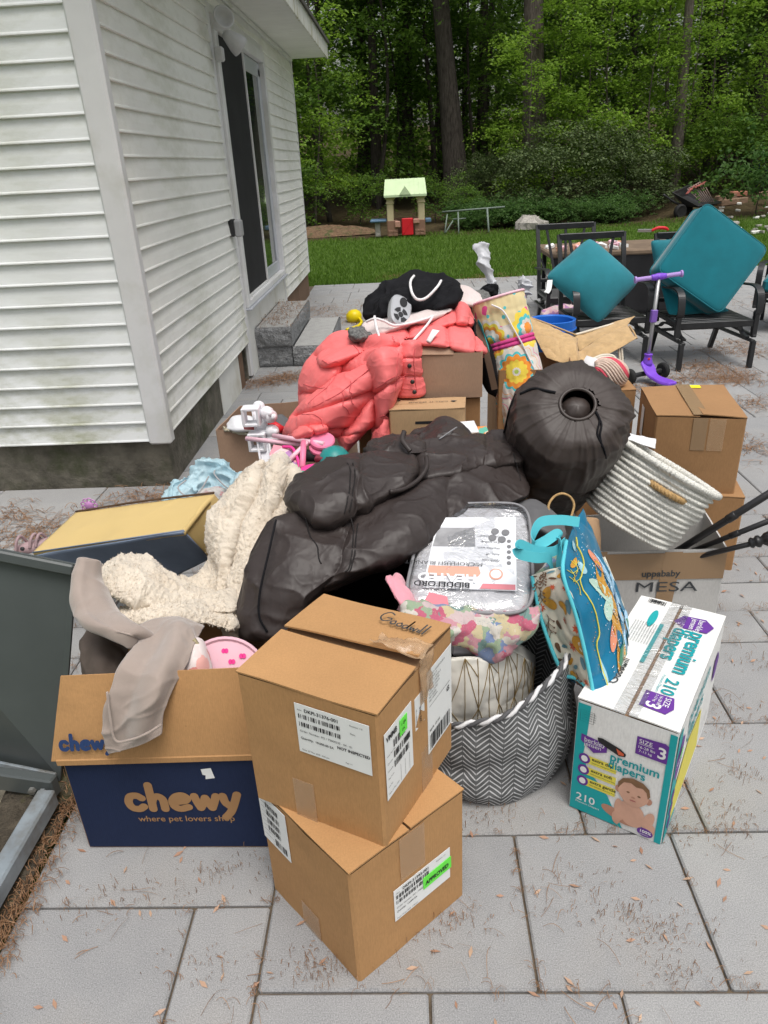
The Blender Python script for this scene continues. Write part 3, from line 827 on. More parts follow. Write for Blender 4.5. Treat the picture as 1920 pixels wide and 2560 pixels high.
# granite steps
def rough_block(x0, x1, y0, y1, z0, z1, name, label, sd):
    r = thing(name, ((x0+x1)/2, (y0+y1)/2, z0), label, 'step', None)
    mb = MB(); mb.add(*xbox(x0+.012, x1-.012, y0+.012, y1-.012, z1-.05, z1)); mb.build('tread', GRANITE, r)
    n = 60; m = 12; per = []
    for a, b, c_, d_ in ((x0, y0, x1, y0), (x1, y0, x1, y1), (x1, y1, x0, y1), (x0, y1, x0, y0)):
        for k in range(n): per.append((a+(c_-a)*k/n, b+(d_-b)*k/n))
    per = np.array(per); cen = per.mean(0)
    G = np.array([[(*p, z0+(z1-.002-z0)*j/m) for j in range(m+1)] for p in per])
    out = np.zeros_like(G); out[..., :2] = (G[..., :2]-np.array(cen)); out /= np.linalg.norm(out, axis=-1, keepdims=True)
    f = fbm(G*9+sd*7, 4, sd)*.016+ridge(G*16+sd, sd)*.006
    w = np.sin(np.clip(np.arange(m+1)/m, 0, 1)*math.pi)**.5
    G = G+out*(f*w+w*.012)[..., None]
    ob('split_face', G.reshape(-1, 3), gridf(4*n, m+1, True, False), GRANR, r, smooth=False)
    return r
rough_block(WX+.015, -1.125, 6.98, 8.45, .20, .385, 'granite_step', 'upper granite step block set tight against the door', 1)
rough_block(-1.125, -.78, 6.99, 8.40, .0, .195, 'granite_step', 'lower granite step block with needles on its tread', 2)
rough_block(WX+.015, -1.14, 7.0, 8.4, .0, .197, 'granite_step', 'granite base block lying under the upper step', 3)

# ------------------------------------------------------------------ cellar hatch with its leaf standing open
hat = thing('cellar_hatch', (-1.5, 1.7, 0), 'grey steel cellar hatch with one door leaf standing open', 'hatch')
br_ = PZ(150, 1953, .035); tr_ = P(191, 1412, 1.84)
bl_ = PZ(0, 1922, .035); tl_ = P(0, 1374, 1.84)
bl_ = br_+(bl_-br_)*3.2; tl_ = tr_+(tl_-tr_)*3.2
nrm = np.cross(br_-bl_, tl_-bl_); nrm /= np.linalg.norm(nrm)
if nrm[1] > 0: nrm = -nrm
lf = MB(); th = .007
lf.add([bl_, br_, tr_, tl_, bl_-nrm*th, br_-nrm*th, tr_-nrm*th, tl_-nrm*th], [(0, 1, 2, 3), (7, 6, 5, 4), (1, 0, 4, 5), (2, 1, 5, 6), (3, 2, 6, 7), (0, 3, 7, 4)])
leaf = lf.build('door_leaf', STEEL, hat)
upv = (tr_-br_)/np.linalg.norm(tr_-br_)
mb = MB(); mb.add(*bar(tl_+nrm*.012-upv*.012, tr_+nrm*.012-upv*.012, .016, .034, upv, .005)); mb.build('top_lip', STEEL, leaf)
mb = MB(); mb.add(*bar(bl_+nrm*.02+upv*.02, br_+nrm*.02+upv*.02, .012, .05, upv, .003)); mb.build('hinge_flange', GALV, leaf)
# frame rails of the opening
a0 = PZ(122, 1990, .075); a1 = PZ(0, 2200, .075); dv = a1-a0; a1 = a0+dv*3.0
mb = MB(); mb.add(*bar(a0, a1, .055, .06, (0, 0, 1), .006)); mb.build('side_rail', GALV, hat)
b0 = PZ(130, 1985, .085); b1 = PZ(0, 1966, .085); b1 = b0+(b1-b0)*4
mb = MB(); mb.add(*bar(b0+np.array([0, .03, 0]), b1+np.array([0, .03, 0]), .035, .07, (0, 0, 1), .005)); mb.build('head_rail', STEEL, hat)
for k in (.05, .10):
    q = b0+(b1-b0)*k
    mb = MB(); mb.add(*lathe([(.001, -.012), (.012, -.012), (.012, .0), (.001, .002)], q+np.array([0, -.002, -.005]), (0, -1, 0), 6)); mb.build('bolt', GALV, hat)
mb = MB()
for k in range(4): mb.add(*xbox(-3.2, a0[0]-.05-.17*k*.2, 1.70-.26*k-.30, 1.70-.26*k, -.9, -.02-.02*k-.18*k))
st = mb.build('concrete_stair', mat('worn_concrete', (.33, .29, .22), .9, .2, vs=6, bump=.4, col2=(.2, .17, .12)), hat)

# ------------------------------------------------------------------ woodland
def leaf_quads(C, size, n_up, seed, flat=.5, aspect=.62):
    r = np.random.default_rng(seed); n = len(C)
    a = r.uniform(0, 2*math.pi, n)
    nor = r.normal(size=(n, 3)); nor[:, 2] = np.abs(nor[:, 2])+n_up; nor /= np.linalg.norm(nor, axis=1, keepdims=True)
    t1 = np.stack([np.cos(a), np.sin(a), -.25*np.ones(n)], 1); t1 -= (t1*nor).sum(1, keepdims=True)*nor; t1 /= np.linalg.norm(t1, axis=1, keepdims=True)
    t2 = np.cross(nor, t1)
    s = (size*r.uniform(.6, 1.3, n))[:, None]
    V = np.stack([C-t1*s*.5, C+t2*s*aspect*.5-nor*s*.08, C+t1*s*.5-nor*s*.05, C-t2*s*aspect*.5-nor*s*.08], 1).reshape(-1, 3)
    F = np.arange(4*n).reshape(n, 4)
    return V, F
def sprays(centers, per, rad, seed, thick=.12):
    r = np.random.default_rng(seed); n = len(centers)
    a = r.uniform(0, 2*math.pi, (n, per)); q = rad*np.sqrt(r.uniform(0, 1, (n, per)))*r.uniform(.6, 1.3, (n, 1))
    tl = r.normal(0, .35, (n, 2))
    x = q*np.cos(a); y = q*np.sin(a); z = x*tl[:, :1]+y*tl[:, 1:]+r.normal(0, thick*rad, (n, per))-.25*q*q/rad
    return (np.asarray(centers)[:, None, :]+np.stack([x, y, z], -1)).reshape(-1, 3)
def trunk_geo(H, r0, lean, seed, limbs=6, limb_from=.35, kink=.12, limb_len=2.2):
    r = random.Random(seed); mb = MB()
    k = 9; pts = []
    for i in range(k):
        f = i/(k-1); pts.append((lean[0]*f*H+kink*math.sin(f*5+seed), lean[1]*f*H+kink*math.cos(f*4+seed*2)-kink*math.cos(seed*2), f*H))
    pts[0] = (pts[0][0], pts[0][1], -.3)
    rad = [r0*1.35, r0*1.05]+[r0*(1-.75*i/(k-1)) for i in range(2, k)]
    mb.add(*tube(pts, rad, 10, 30)); tips = []
    for i in range(limbs):
        f = limb_from+(1-limb_from)*r.random(); a = r.random()*6.283
        p = np.array([np.interp(f*(k-1), range(k), [q[j] for q in pts]) for j in range(3)])
        L = limb_len*(1.2-f*.6)*r.uniform(.6, 1.2)
        e = p+np.array([math.cos(a)*L, math.sin(a)*L, L*r.uniform(.1, .6)]); m_ = (p+e)/2+np.array([0, 0, L*.10])
        mb.add(*tube([p, m_, e], [r0*.28*(1.2-f*.7), r0*.16, r0*.05], 6, 8)); tips += [m_, e]
    return mb, np.array(tips) if tips else np.zeros((0, 3))
def crown_pts(n, z0, z1, r0, r1, seed, clump=9):
    r = np.random.default_rng(seed)
    out = []
    K = max(6, n//clump)
    z = r.uniform(z0, z1, K); rad = (r0+(r1-r0)*np.sin((z-z0)/(z1-z0)*math.pi)**.6)*np.sqrt(r.uniform(.08, 1, K)); a = r.uniform(0, 6.283, K)
    C = np.stack([rad*np.cos(a), rad*np.sin(a), z], 1)
    pts = C[r.integers(0, K, n)]+r.normal(0, .42, (n, 3))*np.array([1, 1, .35])
    return pts
PROTO = {}
def tree_proto(key, H, r0, lean, seed, barkm, leafm, z0, z1, cr0, cr1, ns, per, lsize, srad, limbs, limb_len=2.2, limb_from=.3, kink=.12):
    mb, tips = trunk_geo(H, r0, lean, seed, limbs, limb_from, kink, limb_len)
    V = np.concatenate(mb.V)
    tm = mesh_of('trunk', V, mb.F, barkm, True)
    cp = crown_pts(ns, z0, z1, cr0, cr1, seed)
    f = cp[:, 2:3]/H; cp[:, :2] += np.array(lean)[None, :]*cp[:, 2:3]
    if len(tips): cp = np.concatenate([cp, tips[tips[:, 2] < z1+1]])
    LV, LF = leaf_quads(sprays(cp, per, srad, seed), lsize, 1.0, seed)
    cm = mesh_of('crown', LV, LF, leafm, False)
    PROTO[key] = (tm, cm)
def zone(x, y):
    return 'beyond the house corner' if x < -2.3 else 'behind the playhouse' if x < 1.3 else 'behind the broad yew' if x < 6.2 else 'behind the garden cart' if x < 10.5 else 'beyond the timber edging'
def plant_tree(key, name, x, y, s, rz, label, group, cat='tree', sz=None):
    tm, cm = PROTO[key]
    r = thing(name, (x, y, float(terrain_z(x, y))), label, cat, group, rz)
    r.scale = (s, s, sz or s)
    for nm, me in (('trunk', tm), ('crown', cm)):
        o = bpy.data.objects.new(nm, me); COL.objects.link(o); o.parent = r
    return r
tree_proto('A', 17, .21, (.0, .0), 3, BARK1, LEAF1, 2.5, 11.5, 1.6, 3.2, 230, 22, .17, .55, 9)
tree_proto('B', 17, .16, (.02, .0), 8, BARK1, LEAF1, 2.0, 11.5, 1.4, 3.0, 230, 22, .16, .55, 9, kink=.3)
tree_proto('M', 7.5, .055, (.04, .02), 5, BARK2, LEAF2, 1.3, 7.5, 1.0, 2.0, 210, 20, .15, .50, 10, 1.7, .2, .18)
tree_proto('N', 9, .075, (-.03, .0), 15, BARK1, LEAF1, 1.0, 9, 1.1, 2.2, 230, 20, .15, .50, 10, 1.7, .2, .25)
tree_proto('S', 1.6, .035, (.0, .0), 21, BARK1, LEAF1, .25, 2.2, .9, 1.25, 120, 20, .12, .38, 7, .9, .1, .1)
tree_proto('Y', 2.6, .06, (.0, .0), 31, BARK1, LEAF4, .2, 3.1, 1.3, 2.2, 420, 26, .11, .42, 10, 1.6, .08, .1)
tree_proto('H', .6, .012, (.0, .0), 41, BARK1, LEAF5, .12, .85, .45, .62, 70, 16, .10, .20, 4, .4, .1, .03)
# surveyed trunks: (base px, py, Y, top px at frame top, radius, bark, label)
def big_trunk(name, bx, by, Y, tx, ty, r0, bm, label, crown, H=17, sd=1, cat='tree', crowned=True):
    b = P(bx, by, Y); gz_ = float(terrain_z(b[0], Y)); t_ = P(tx, ty, Y)
    lean = ((t_[0]-b[0])/(t_[2]-b[2]), .01)
    bx0 = b[0]-lean[0]*(b[2]-gz_)
    mb, tips = trunk_geo(H, r0, lean, sd, 7 if crowned else 0, .45, .05, 2.6)
    r = thing(name, (bx0, Y, gz_), label, cat)
    me = mesh_of('trunk', np.concatenate(mb.V), mb.F, bm, True)
    o = bpy.data.objects.new('trunk', me); COL.objects.link(o); o.parent = r
    if crowned:
        cp = crown_pts(110, 6.0, 13, 1.4, 3.0, sd); cp[:, :2] += np.array(lean)[None, :]*cp[:, 2:3]
        cp = np.concatenate([cp, tips])
        LV, LF = leaf_quads(sprays(cp, 22, .55, sd), .17, 1.0, sd)
        o = bpy.data.objects.new('crown', mesh_of('crown', LV, LF, crown, False)); COL.objects.link(o); o.parent = r
    return r
big_trunk('woodland_tree', 1141, 496, 27.5, 1104, 0, .36, BARK1, 'thick dark-barked tree leaning slightly, directly right of the playhouse', LEAF1, sd=2)
big_trunk('pine_tree', 1342, 470, 26.5, 1336, 0, .385, BARK2, 'thickest straight grey-brown trunk rising behind the big yew', LEAF3, sd=4)
big_trunk('woodland_tree', 1682, 490, 25.0, 1722, 0, .165, BARK3, 'slim pale-barked tree leaning right beside the garden cart', LEAF1, sd=6)
big_trunk('broken_snag', 1655, 480, 25.6, 1668, 250, .10, BARK2, 'broken bare trunk stub beside the slim pale tree', LEAF1, H=5.2, sd=7, crowned=False)
big_trunk('woodland_tree', 943, 470, 30.0, 932, 60, .19, BARK1, 'dark tree trunk standing behind the playhouse roof', LEAF3, sd=9)
big_trunk('woodland_tree', 1024, 480, 33.0, 1018, 0, .24, BARK1, 'straight dark trunk between playhouse and thick leaning tree', LEAF1, sd=10)
big_trunk('woodland_tree', 1092, 470, 31.0, 1052, 0, .09, BARK1, 'thin dark trunk beside the thick leaning tree', LEAF3, sd=12)
big_trunk('woodland_tree', 1762, 480, 33.0, 1766, 0, .16, BARK1, 'dark trunk in shade behind the garden cart', LEAF1, sd=13)
big_trunk('woodland_tree', 1800, 480, 31.0, 1806, 0, .20, BARK1, 'second dark trunk in shade behind the garden cart', LEAF3, sd=14)
big_trunk('woodland_tree', 1880, 470, 29.0, 1925, 60, .30, BARK1, 'thick dark trunk leaning out beyond the blue tarpaulin', LEAF1, sd=16)
big_trunk('woodland_tree', 1168, 480, 35.0, 1160, 0, .13, BARK1, 'slender dark trunk close behind the thick leaning tree', LEAF3, sd=17)
big_trunk('woodland_tree', 800, 480, 31.0, 792, 120, .15, BARK1, 'dark trunk just beyond the house eaves', LEAF3, sd=18)
big_trunk('woodland_tree', 1480, 480, 36.0, 1478, 0, .17, BARK1, 'dim trunk behind the maple sprays and the yew', LEAF3, sd=19)
tr2 = random.Random(3)
for i in range(34):
    Y = 31+tr2.random()*17; X = -9+tr2.random()*(Y*.62+9)
    plant_tree('AB'[i % 2], 'forest_tree', X, Y, tr2.uniform(.85, 1.2), tr2.random()*6, 'tall leafy forest tree crowded into the dim woodland '+zone(X, Y), 'trees crowded in the dim woodland')
# understory maples and saplings
sap = [(-4.2, 24.5, .95), (-2.6, 26.5, 1.0), (-5.6, 27, 1.2), (-.9, 29, 1.1), (9.7, 29, 1.1), (12.2, 27, 1.1), (14.5, 30, 1.2), (-7.5, 29.5, 1.2), (1.0, 32, 1.2), (6.4, 31, 1.2), (17, 28, 1.1), (-3.6, 29.5, 1.1), (-1.8, 32, 1.1), (-.4, 30.5, .8), (2.6, 30, 1.0), (4.8, 29, 1.0), (7.6, 28.2, .9), (11, 32, 1.1), (-6.4, 32, 1.1), (8.6, 33, 1.2), (-4.8, 35, 1.2), (3.6, 35, 1.2), (13.4, 33, 1.2), (-.2, 36, 1.2), (6, 37, 1.2), (-8.5, 34, 1.2)]
for i, (X, Y, s) in enumerate(sap): plant_tree('N', 'understory_tree', X, Y, s, i*1.3, 'mid-green understory tree with low leafy branches '+zone(X, Y), 'understory trees at the wood edge')
for i, (X, Y, s) in enumerate([(4.6, 25.6, .78), (6.6, 25.3, .85), (8.6, 25.7, .72), (11.3, 25.4, .62), (13.6, 25.6, .6), (-5.3, 24.6, .7), (5.4, 24.9, .66), (7.6, 24.6, .60), (-4.0, 23.2, .62), (-2.8, 25.2, .75), (10.2, 26.6, .8), (3.6, 24.6, .62)]):
    plant_tree('M', 'maple_sapling', X, Y, s, i*2.1, 'bright yellow-green maple sapling with flat sprays '+zone(X, Y), 'bright maple saplings at the wood edge')
# the big yew and its neighbours
for X, Y, s, l in ((4.4, 23.6, .78, 'broad dark yew shrub spreading below the thick grey trunk'), (6.5, 23.9, .66, 'dark yew shrub with reddish shoots next to the slim pale tree'), (2.9, 25.6, .55, 'dim yew shrub between the leaning tree and the broad yew')):
    plant_tree('Y', 'yew_shrub', X, Y, s, X, l, None, 'shrub')
for i, (X, Y, s) in enumerate([(-4.4, 20.6, .6), (-3.3, 23.5, .8), (-1.4, 24.8, .6), (.9, 24.4, .55), (1.9, 23.0, .45), (9.2, 25.2, 1.0), (10.8, 24.6, .9), (12.6, 24.0, 1.0), (14, 23.2, .9), (-5.8, 23.4, 1.2), (15.5, 24, 1.2)]):
    plant_tree('S', 'shrub', X, Y, s, i*1.7, 'leafy green shrub filling the wood edge '+zone(X, Y), 'shrubs along the wood edge', 'shrub')
for i in range(46):
    X = 1.4+5.2*tr2.random(); Y = 21.1+1.7*tr2.random()+(.4 if X > 5 else 0)
    plant_tree('H', 'garden_perennial', X, Y, tr2.uniform(.35, .75), tr2.random()*6, 'low bushy green perennial in the bed behind the lawn', 'perennials in the bed behind the lawn', 'plant')
plant_tree('H', 'young_shrub', 9.15, 20.7, 1.25, .4, 'young bright green shrub growing by the timber edging', None, 'shrub', 1.7)
# the far depth of the wood reads as one mass
r_ = np.random.default_rng(77)
n = 3600
yy = r_.uniform(40, 62, n); xx = r_.uniform(-1, 1, n)*yy*.55+6; zz = 19*r_.uniform(0.0, 1, n)**1.35
LV, LF = leaf_quads(sprays(np.stack([xx, yy, zz+1.5], 1), 20, 1.0, 5), .34, .6, 6)
ob('distant_wood', LV, LF, LEAF2, None, label='distant leafy depth of the wood behind all the trunks', cat='woodland', kind='stuff')
# lawn blades
n = 52000
r_ = np.random.default_rng(5)
gy_ = 12.28+(21.2-12.28)*r_.uniform(0, 1, n)**1.25; gx_ = -2.6+r_.uniform(0, 1, n)*(gy_*.62+2.6)
ok = gy_ < 20.9+.5*np.sin(gx_*1.1)+.3*np.sin(gx_*2.7); gx_, gy_ = gx_[ok], gy_[ok]; n = len(gx_)
a = r_.uniform(0, 6.283, n); hgt = r_.uniform(.035, .075, n); wd = r_.uniform(.006, .011, n)
gz0 = terrain_z(gx_, gy_)-.03; lx = r_.normal(0, .02, n); ly = r_.normal(0, .02, n)
B = np.stack([gx_, gy_, gz0], 1); dx = np.stack([np.cos(a)*wd, np.sin(a)*wd, 0*a], 1); tp = B+np.stack([lx, ly, hgt], 1)
V = np.stack([B-dx, B+dx, tp+dx*.2, tp-dx*.2], 1).reshape(-1, 3)
ob('lawn_grass', V, np.arange(4*n).reshape(n, 4), GRASSM, None, label='short green lawn grass beyond the patio', cat='grass', kind='stuff')
# ------------------------------------------------------------------ cartons
def carton(name, label, cs, z0, z1, m, closed=True, hinge=0, lift=(.003, .012), cat='box', inner=CARDIN, sd=1, fold=None, bulge=.0012, gap=.006, group=None):
    cs = [np.array(c, float) for c in cs]; cen = sum(cs)/4
    root = thing(name, (cen[0], cen[1], z0), label, cat, group)
    n, mrow, rad = 12, 10, .006
    per = []; nor = []
    for i in range(4):
        a, b = cs[i], cs[(i+1) % 4]; d = (b-a); L = np.linalg.norm(d); d = d/L; nn = np.array([d[1], -d[0]])
        for k in range(n+1):
            s = rad+(L-2*rad)*k/n
            per.append(a+d*s); nor.append(nn*math.sin(math.pi*k/n))
    per = np.array(per); nor = np.array(nor); N = len(per)
    zz = z0+.001+(z1-z0-.001)*np.arange(mrow+1)/mrow
    G = np.zeros((N, mrow+1, 3)); G[..., :2] = per[:, None, :]; G[..., 2] = zz[None, :]
    nz = fbm(G*7+sd*13, 3, sd)*bulge*2+bulge*np.sin(np.linspace(0, math.pi, mrow+1))[None, :]
    G[..., :2] += nor[:, None, :]*nz[..., None]
    G[..., 2] += (np.arange(mrow+1)/mrow)[None, :]*fbm(G*9+sd, 2, sd)*.002*(0 if closed else 1.5)
    V = G.reshape(-1, 3); F = [tuple(q) for q in gridf(N, mrow+1, True, False)]
    bot = [k*(mrow+1) for k in range(N)]; F.append(tuple(bot[::-1]))
    mb = MB(); mb.add(V, F)
    mb.build('body', m, root, smooth=False)
    if not closed:
        I = G.copy(); I[..., :2] = cen+(G[..., :2]-cen)*(1-.005/np.linalg.norm(cs[0]-cen)*1.4)
        I[:, 0, 2] += .01
        F = [tuple(q[::-1]) for q in gridf(N, mrow+1, True, False)]
        V2 = np.concatenate([I.reshape(-1, 3), G[:, -1]+np.array([0, 0, .0005])])
        for k in range(N):
            k1 = (k+1) % N; a = k*(mrow+1)+mrow; b = k1*(mrow+1)+mrow
            F.append((a, N*(mrow+1)+k, N*(mrow+1)+k1, b)[::-1])
        F.append(tuple(k*(mrow+1) for k in range(N)))
        ob('lining', V2, F, inner, root)
    else:
        a, b, c, d = [cs[(hinge+k) % 4] for k in range(4)]     # hinge edges a-b and c-d
        for (p, q, r, s_, lf) in ((a, b, c, d, lift[0]), (c, d, a, b, lift[1])):
            w = (d-a if p is a else b-c); Lw = np.linalg.norm(w)
            mid = .5-gap/2/Lw
            nu, nv = 14, 8; ctrl = np.zeros((nu, nv, 3))
            rr = np.random.default_rng(sd+int(lf*1000))
            for i in range(nu):
                for j in range(nv):
                    f, g = i/(nu-1), j/(nv-1)*mid
                    xy = p+(q-p)*f+((s_-p)*(1-f)+(r-q)*f)*g
                    h = lf*(g/mid)*(.6+.4*math.cos(f*2.2))
                    ctrl[i, j] = (*xy, z1+.002+h+.0015*math.sin(f*7+g*5))
            Vv, Ff, _, _, _ = sheet(ctrl, 20, 10, .0045)
            if np.cross(ctrl[1, 0]-ctrl[0, 0], ctrl[0, 1]-ctrl[0, 0])[2] < 0: Ff = [f_[::-1] for f_ in Ff]; Vv = Vv+np.array([0, 0, -.0045])
            ob('flap', Vv+np.array([0, 0, .0045]), Ff, m, root, smooth=False)
        ob('inner_flap', [(*(cen+(x-cen)*.985), z1-.006) for x in cs], [(0, 1, 2, 3)], CARDIN, root)
    root['_z'] = z1
    del root['_z']
    pl = []
    for i in range(4):
        a, b = cs[i], cs[(i+1) % 4]
        pl.append(Plane((*a, z0), (*(b-a), 0), (0, 0, 1)))
    return root, pl, [np.linalg.norm(cs[(i+1) % 4]-cs[i]) for i in range(4)]
def lab(parent, pl, x0, x1, y0, y1, e=.0025, m=None, name='shipping_label'):
    o = pl.slab(name, x0, x1, y0, y1, m or LABEL, parent, e=e)
    return o, pl.sub(x0, y0, 0, e+.0008), x1-x0, y1-y0
def ink(parent, mb, m=INK, name='lettering'):
    if mb.n: return mb.build(name, m, parent, kind='stuff')

# lower carton
lowc = [(-.412, 1.32), (-.166, 1.064), (.098, 1.295), (-.148, 1.551)]
r, pl, L = carton('cardboard_box', 'tan carton with green APPROVED sticker under the Goodwill box', lowc, 0, .372, CARD, True, 0, (.001, .001), sd=2)
s, q, w, h = lab(r, pl[1], .33*L[1], .85*L[1], .115, .222)
mb = MB(); q.text(mb, 'Item:', .006, .092, .006); q.text(mb, 'DKPI-31393-001', .026, .092, .0125, bold=.02)
q.barcode(mb, .006, .074, .105, .013, 46, seed=3); q.barcode(mb, .006, .057, .105, .012, 46, seed=4)
q.text(mb, 'Order Number: PO / 72000235 / 04 - 01', .006, .042, .0075); q.text(mb, 'Quantity:  13,000 EA', .006, .028, .0075, bold=.015); q.text(mb, 'Date: 10 Jan 2020  5:58 pm', .006, .006, .006); q.text(mb, 'Revision: 1.0', .135, .094, .006)
ink(s, mb)
g, gq, gw, gh = lab(r, pl[1].sub(.59*L[1], .149, 1.5), 0, .094, 0, .040, e=.0045, m=GREENST, name='approved_sticker')
mb = MB(); gq.text(mb, 'APPROVED', .006, .012, .019, bold=.03, sx=.82, shear=.12); ink(g, mb)
s, q, w, h = lab(r, pl[0], .004, .12, .205, .366)
mb = MB()
for k in range(4): q.barcode(mb, .03, .125-.026*k, .055, .017, 24, seed=k)
q.barcode(mb, .055, .012, .05, .022, 24, seed=9)
for k in range(9): q.text(mb, 'Item: PO-720002 / Rev 1.0', .01, .15-.016*k, .004)
ink(s, mb)
pl[1].slab('tape', .40*L[1], .62*L[1], .235, .371, TAPE, r, e=.0022); pl[0].slab('tape', .40*L[0], .60*L[0], .0, .09, TAPE, r, e=.0022)

# upper carton, turned on the lower one
upc = [(-.405, 1.279), (-.0875, 1.129), (.0785, 1.437), (-.24, 1.587)]
r, pl, L = carton('cardboard_box', 'tan carton marked Goodwill, stacked turned on another carton', upc, .3775, .752, CARD, True, 0, (.004, .022), sd=3, gap=.012)
s, q, w, h = lab(r, pl[0], .43*L[0], .945*L[0], .211, .347)
mb = MB(); q.text(mb, 'Item:', .007, .119, .006); q.text(mb, 'DKPI-31376-001', .024, .118, .0125, bold=.02)
q.barcode(mb, .008, .098, .105, .012, 46, seed=5); q.barcode(mb, .008, .076, .105, .012, 46, seed=6)
q.text(mb, 'Order Number: PO / 72000235 - 04 - 01', .008, .060, .0078); q.text(mb, 'Quantity:  10,000.00 EA', .008, .040, .0085, bold=.015); q.text(mb, 'Date: 27 May 2020  3:55 pm', .008, .007, .006); q.text(mb, 'Revision: 1.0', .135, .120, .006); q.text(mb, 'Date:', .135, .098, .006); q.text(mb, 'NOT INSPECTED', .100, .046, .0105, bold=.03); q.text(mb, 'Page 1/1', .118, .012, .005)
ink(s, mb)
s, q, w, h = lab(r, pl[1], .045*L[1], .385*L[1], .13, .315)
mb = MB(); q.text(mb, 'VMMB', .006, .158, .021, bold=.02, sx=.8)
q.barcode(mb, .035, .125, .055, .02, 24, seed=11); q.barcode(mb, .035, .095, .07, .018, 26, seed=12); q.barcode(mb, .035, .068, .07, .018, 26, seed=13); q.barcode(mb, .085, .095, .025, .018, 10, seed=14)
for k, tx in enumerate(('Cust. Part No.', 'Quantity', 'Schedule', 'Ship From', 'Lot No.', 'Date 27 May 2020')): q.text(mb, tx, .006, .118-.021*k, .006)
for x in (.06, .08, .10): q.rect(mb, x, x+.0008, .006, .055)
ink(s, mb)
g, gq, gw, gh = lab(r, pl[1].sub(.22*L[1], .262, -2), 0, .032, 0, .042, e=.005, m=GREENST, name='green_sticker')
mb = MB(); gq.text(mb, '1 QR', .004, .026, .009, bold=.02); gq.text(mb, 'OK', .006, .010, .010); ink(g, mb)
s, q, w, h = lab(r, pl[1], .43*L[1], .56*L[1], .215, .305)
mb = MB(); q2 = q.sub(w-.006, .006, 90); q2.text(mb, '232-151E', .004, .012, .012, bold=.02); q2.text(mb, '12/14/2020 11:20', .004, .032, .007); ink(s, mb)
s, q, w, h = lab(r, pl[1], .60*L[1], .97*L[1], .095, .335, e=.003)
mb = MB(); q.barcode(mb, .008, .008, .112, .045, 40, seed=21); q.text(mb, 'MSTR  1Z 232', .008, .064, .009, bold=.02)
for k in range(8): q.text(mb, ('SHIP TO: WAREHOUSE 4', '100 MAIN ST', 'DEPT 12 / DOCK 3', 'UNITED STATES', 'WEIGHT 22.0 LB', 'DATE 12 DEC', 'REF 720002', 'BILL SENDER')[k], .008, .222-.010*k, .0075)
q.rect(mb, .008, .118, .138, .1392); q.text(mb, 'G', .10, .115, .02, bold=.03)
ink(s, mb)
pl[0].slab('tape', .34*L[0], .50*L[0], .0, .118, TAPE, r, e=.0022); pl[1].slab('tape', .50*L[1], .66*L[1], .0, .13, TAPE, r, e=.0022)
pl[1].slab('tape', .50*L[1], .60*L[1], .27, .374, TAPE, r, e=.0045)
# marker writing on the far flap
o_ = np.array([*upc[3], .0]); ux = np.array([*(np.array(upc[1])-np.array(upc[0])), 0]); uy = np.array([*(np.array(upc[3])-np.array(upc[0])), 0]); uxn = ux/np.linalg.norm(ux); uyn = uy/np.linalg.norm(uy)
top = Plane(np.array([*upc[0], .7775]), ux, uy)
mb = MB()
W = top.sub(.213, .268, -5)
for st in ([(.028, .040), (.014, .046), (.002, .034), (.001, .018), (.012, .008), (.026, .016), (.028, .024), (.016, .023)],
           [(.040, .020), (.032, .014), (.036, .006), (.044, .010), (.042, .020), (.040, .020)], [(.058, .019), (.050, .013), (.054, .005), (.062, .010), (.059, .019), (.057, .019)],
           [(.076, .018), (.068, .015), (.067, .006), (.074, .005), (.080, .020), (.083, .040), (.079, .012), (.080, .004)],
           [(.085, .018), (.088, .005), (.093, .014), (.097, .004), (.102, .018)], [(.107, .016), (.106, .003)], [(.115, .042), (.111, .003)], [(.125, .040), (.120, .001)]):
    W.stroke(mb, st, .0042, e=.001)
mb.build('handwriting', INKG, r)
# torn packing tape at the slit
c_ = np.array([*upc[1], 0])*.42+np.array([*upc[2], 0])*.58
ctrl = []
for i, f in enumerate(np.linspace(0, 1, 6)):
    row = []
    for g in np.linspace(-.028, .028, 4):
        pnt = c_+uxn*(.012-.13*f)+uyn*g; row.append((*pnt[:2], .782+.016*math.sin(f*4+g*60)*(.3+f*.4)))
    ctrl.append(row)
V, F, _, _, _ = sheet(ctrl, 24, 12, .0006, lambda u, v, p: fbm(p*60, 3)*.006)
ob('torn_tape', V, F, TAPE, r, smooth=True)
ctrl = [[(*(c_+uyn*g)[:2]+uxn[:2]*(.010+.004*math.sin(k+g*80)), .775-.115*k/4) for g in np.linspace(-.03, .03, 4)] for k in range(5)]
V, F, _, _, _ = sheet(ctrl, 20, 10, .0006, lambda u, v, p: fbm(p*50, 3)*.004)
ob('torn_tape', V, F, TAPE, r, smooth=True)

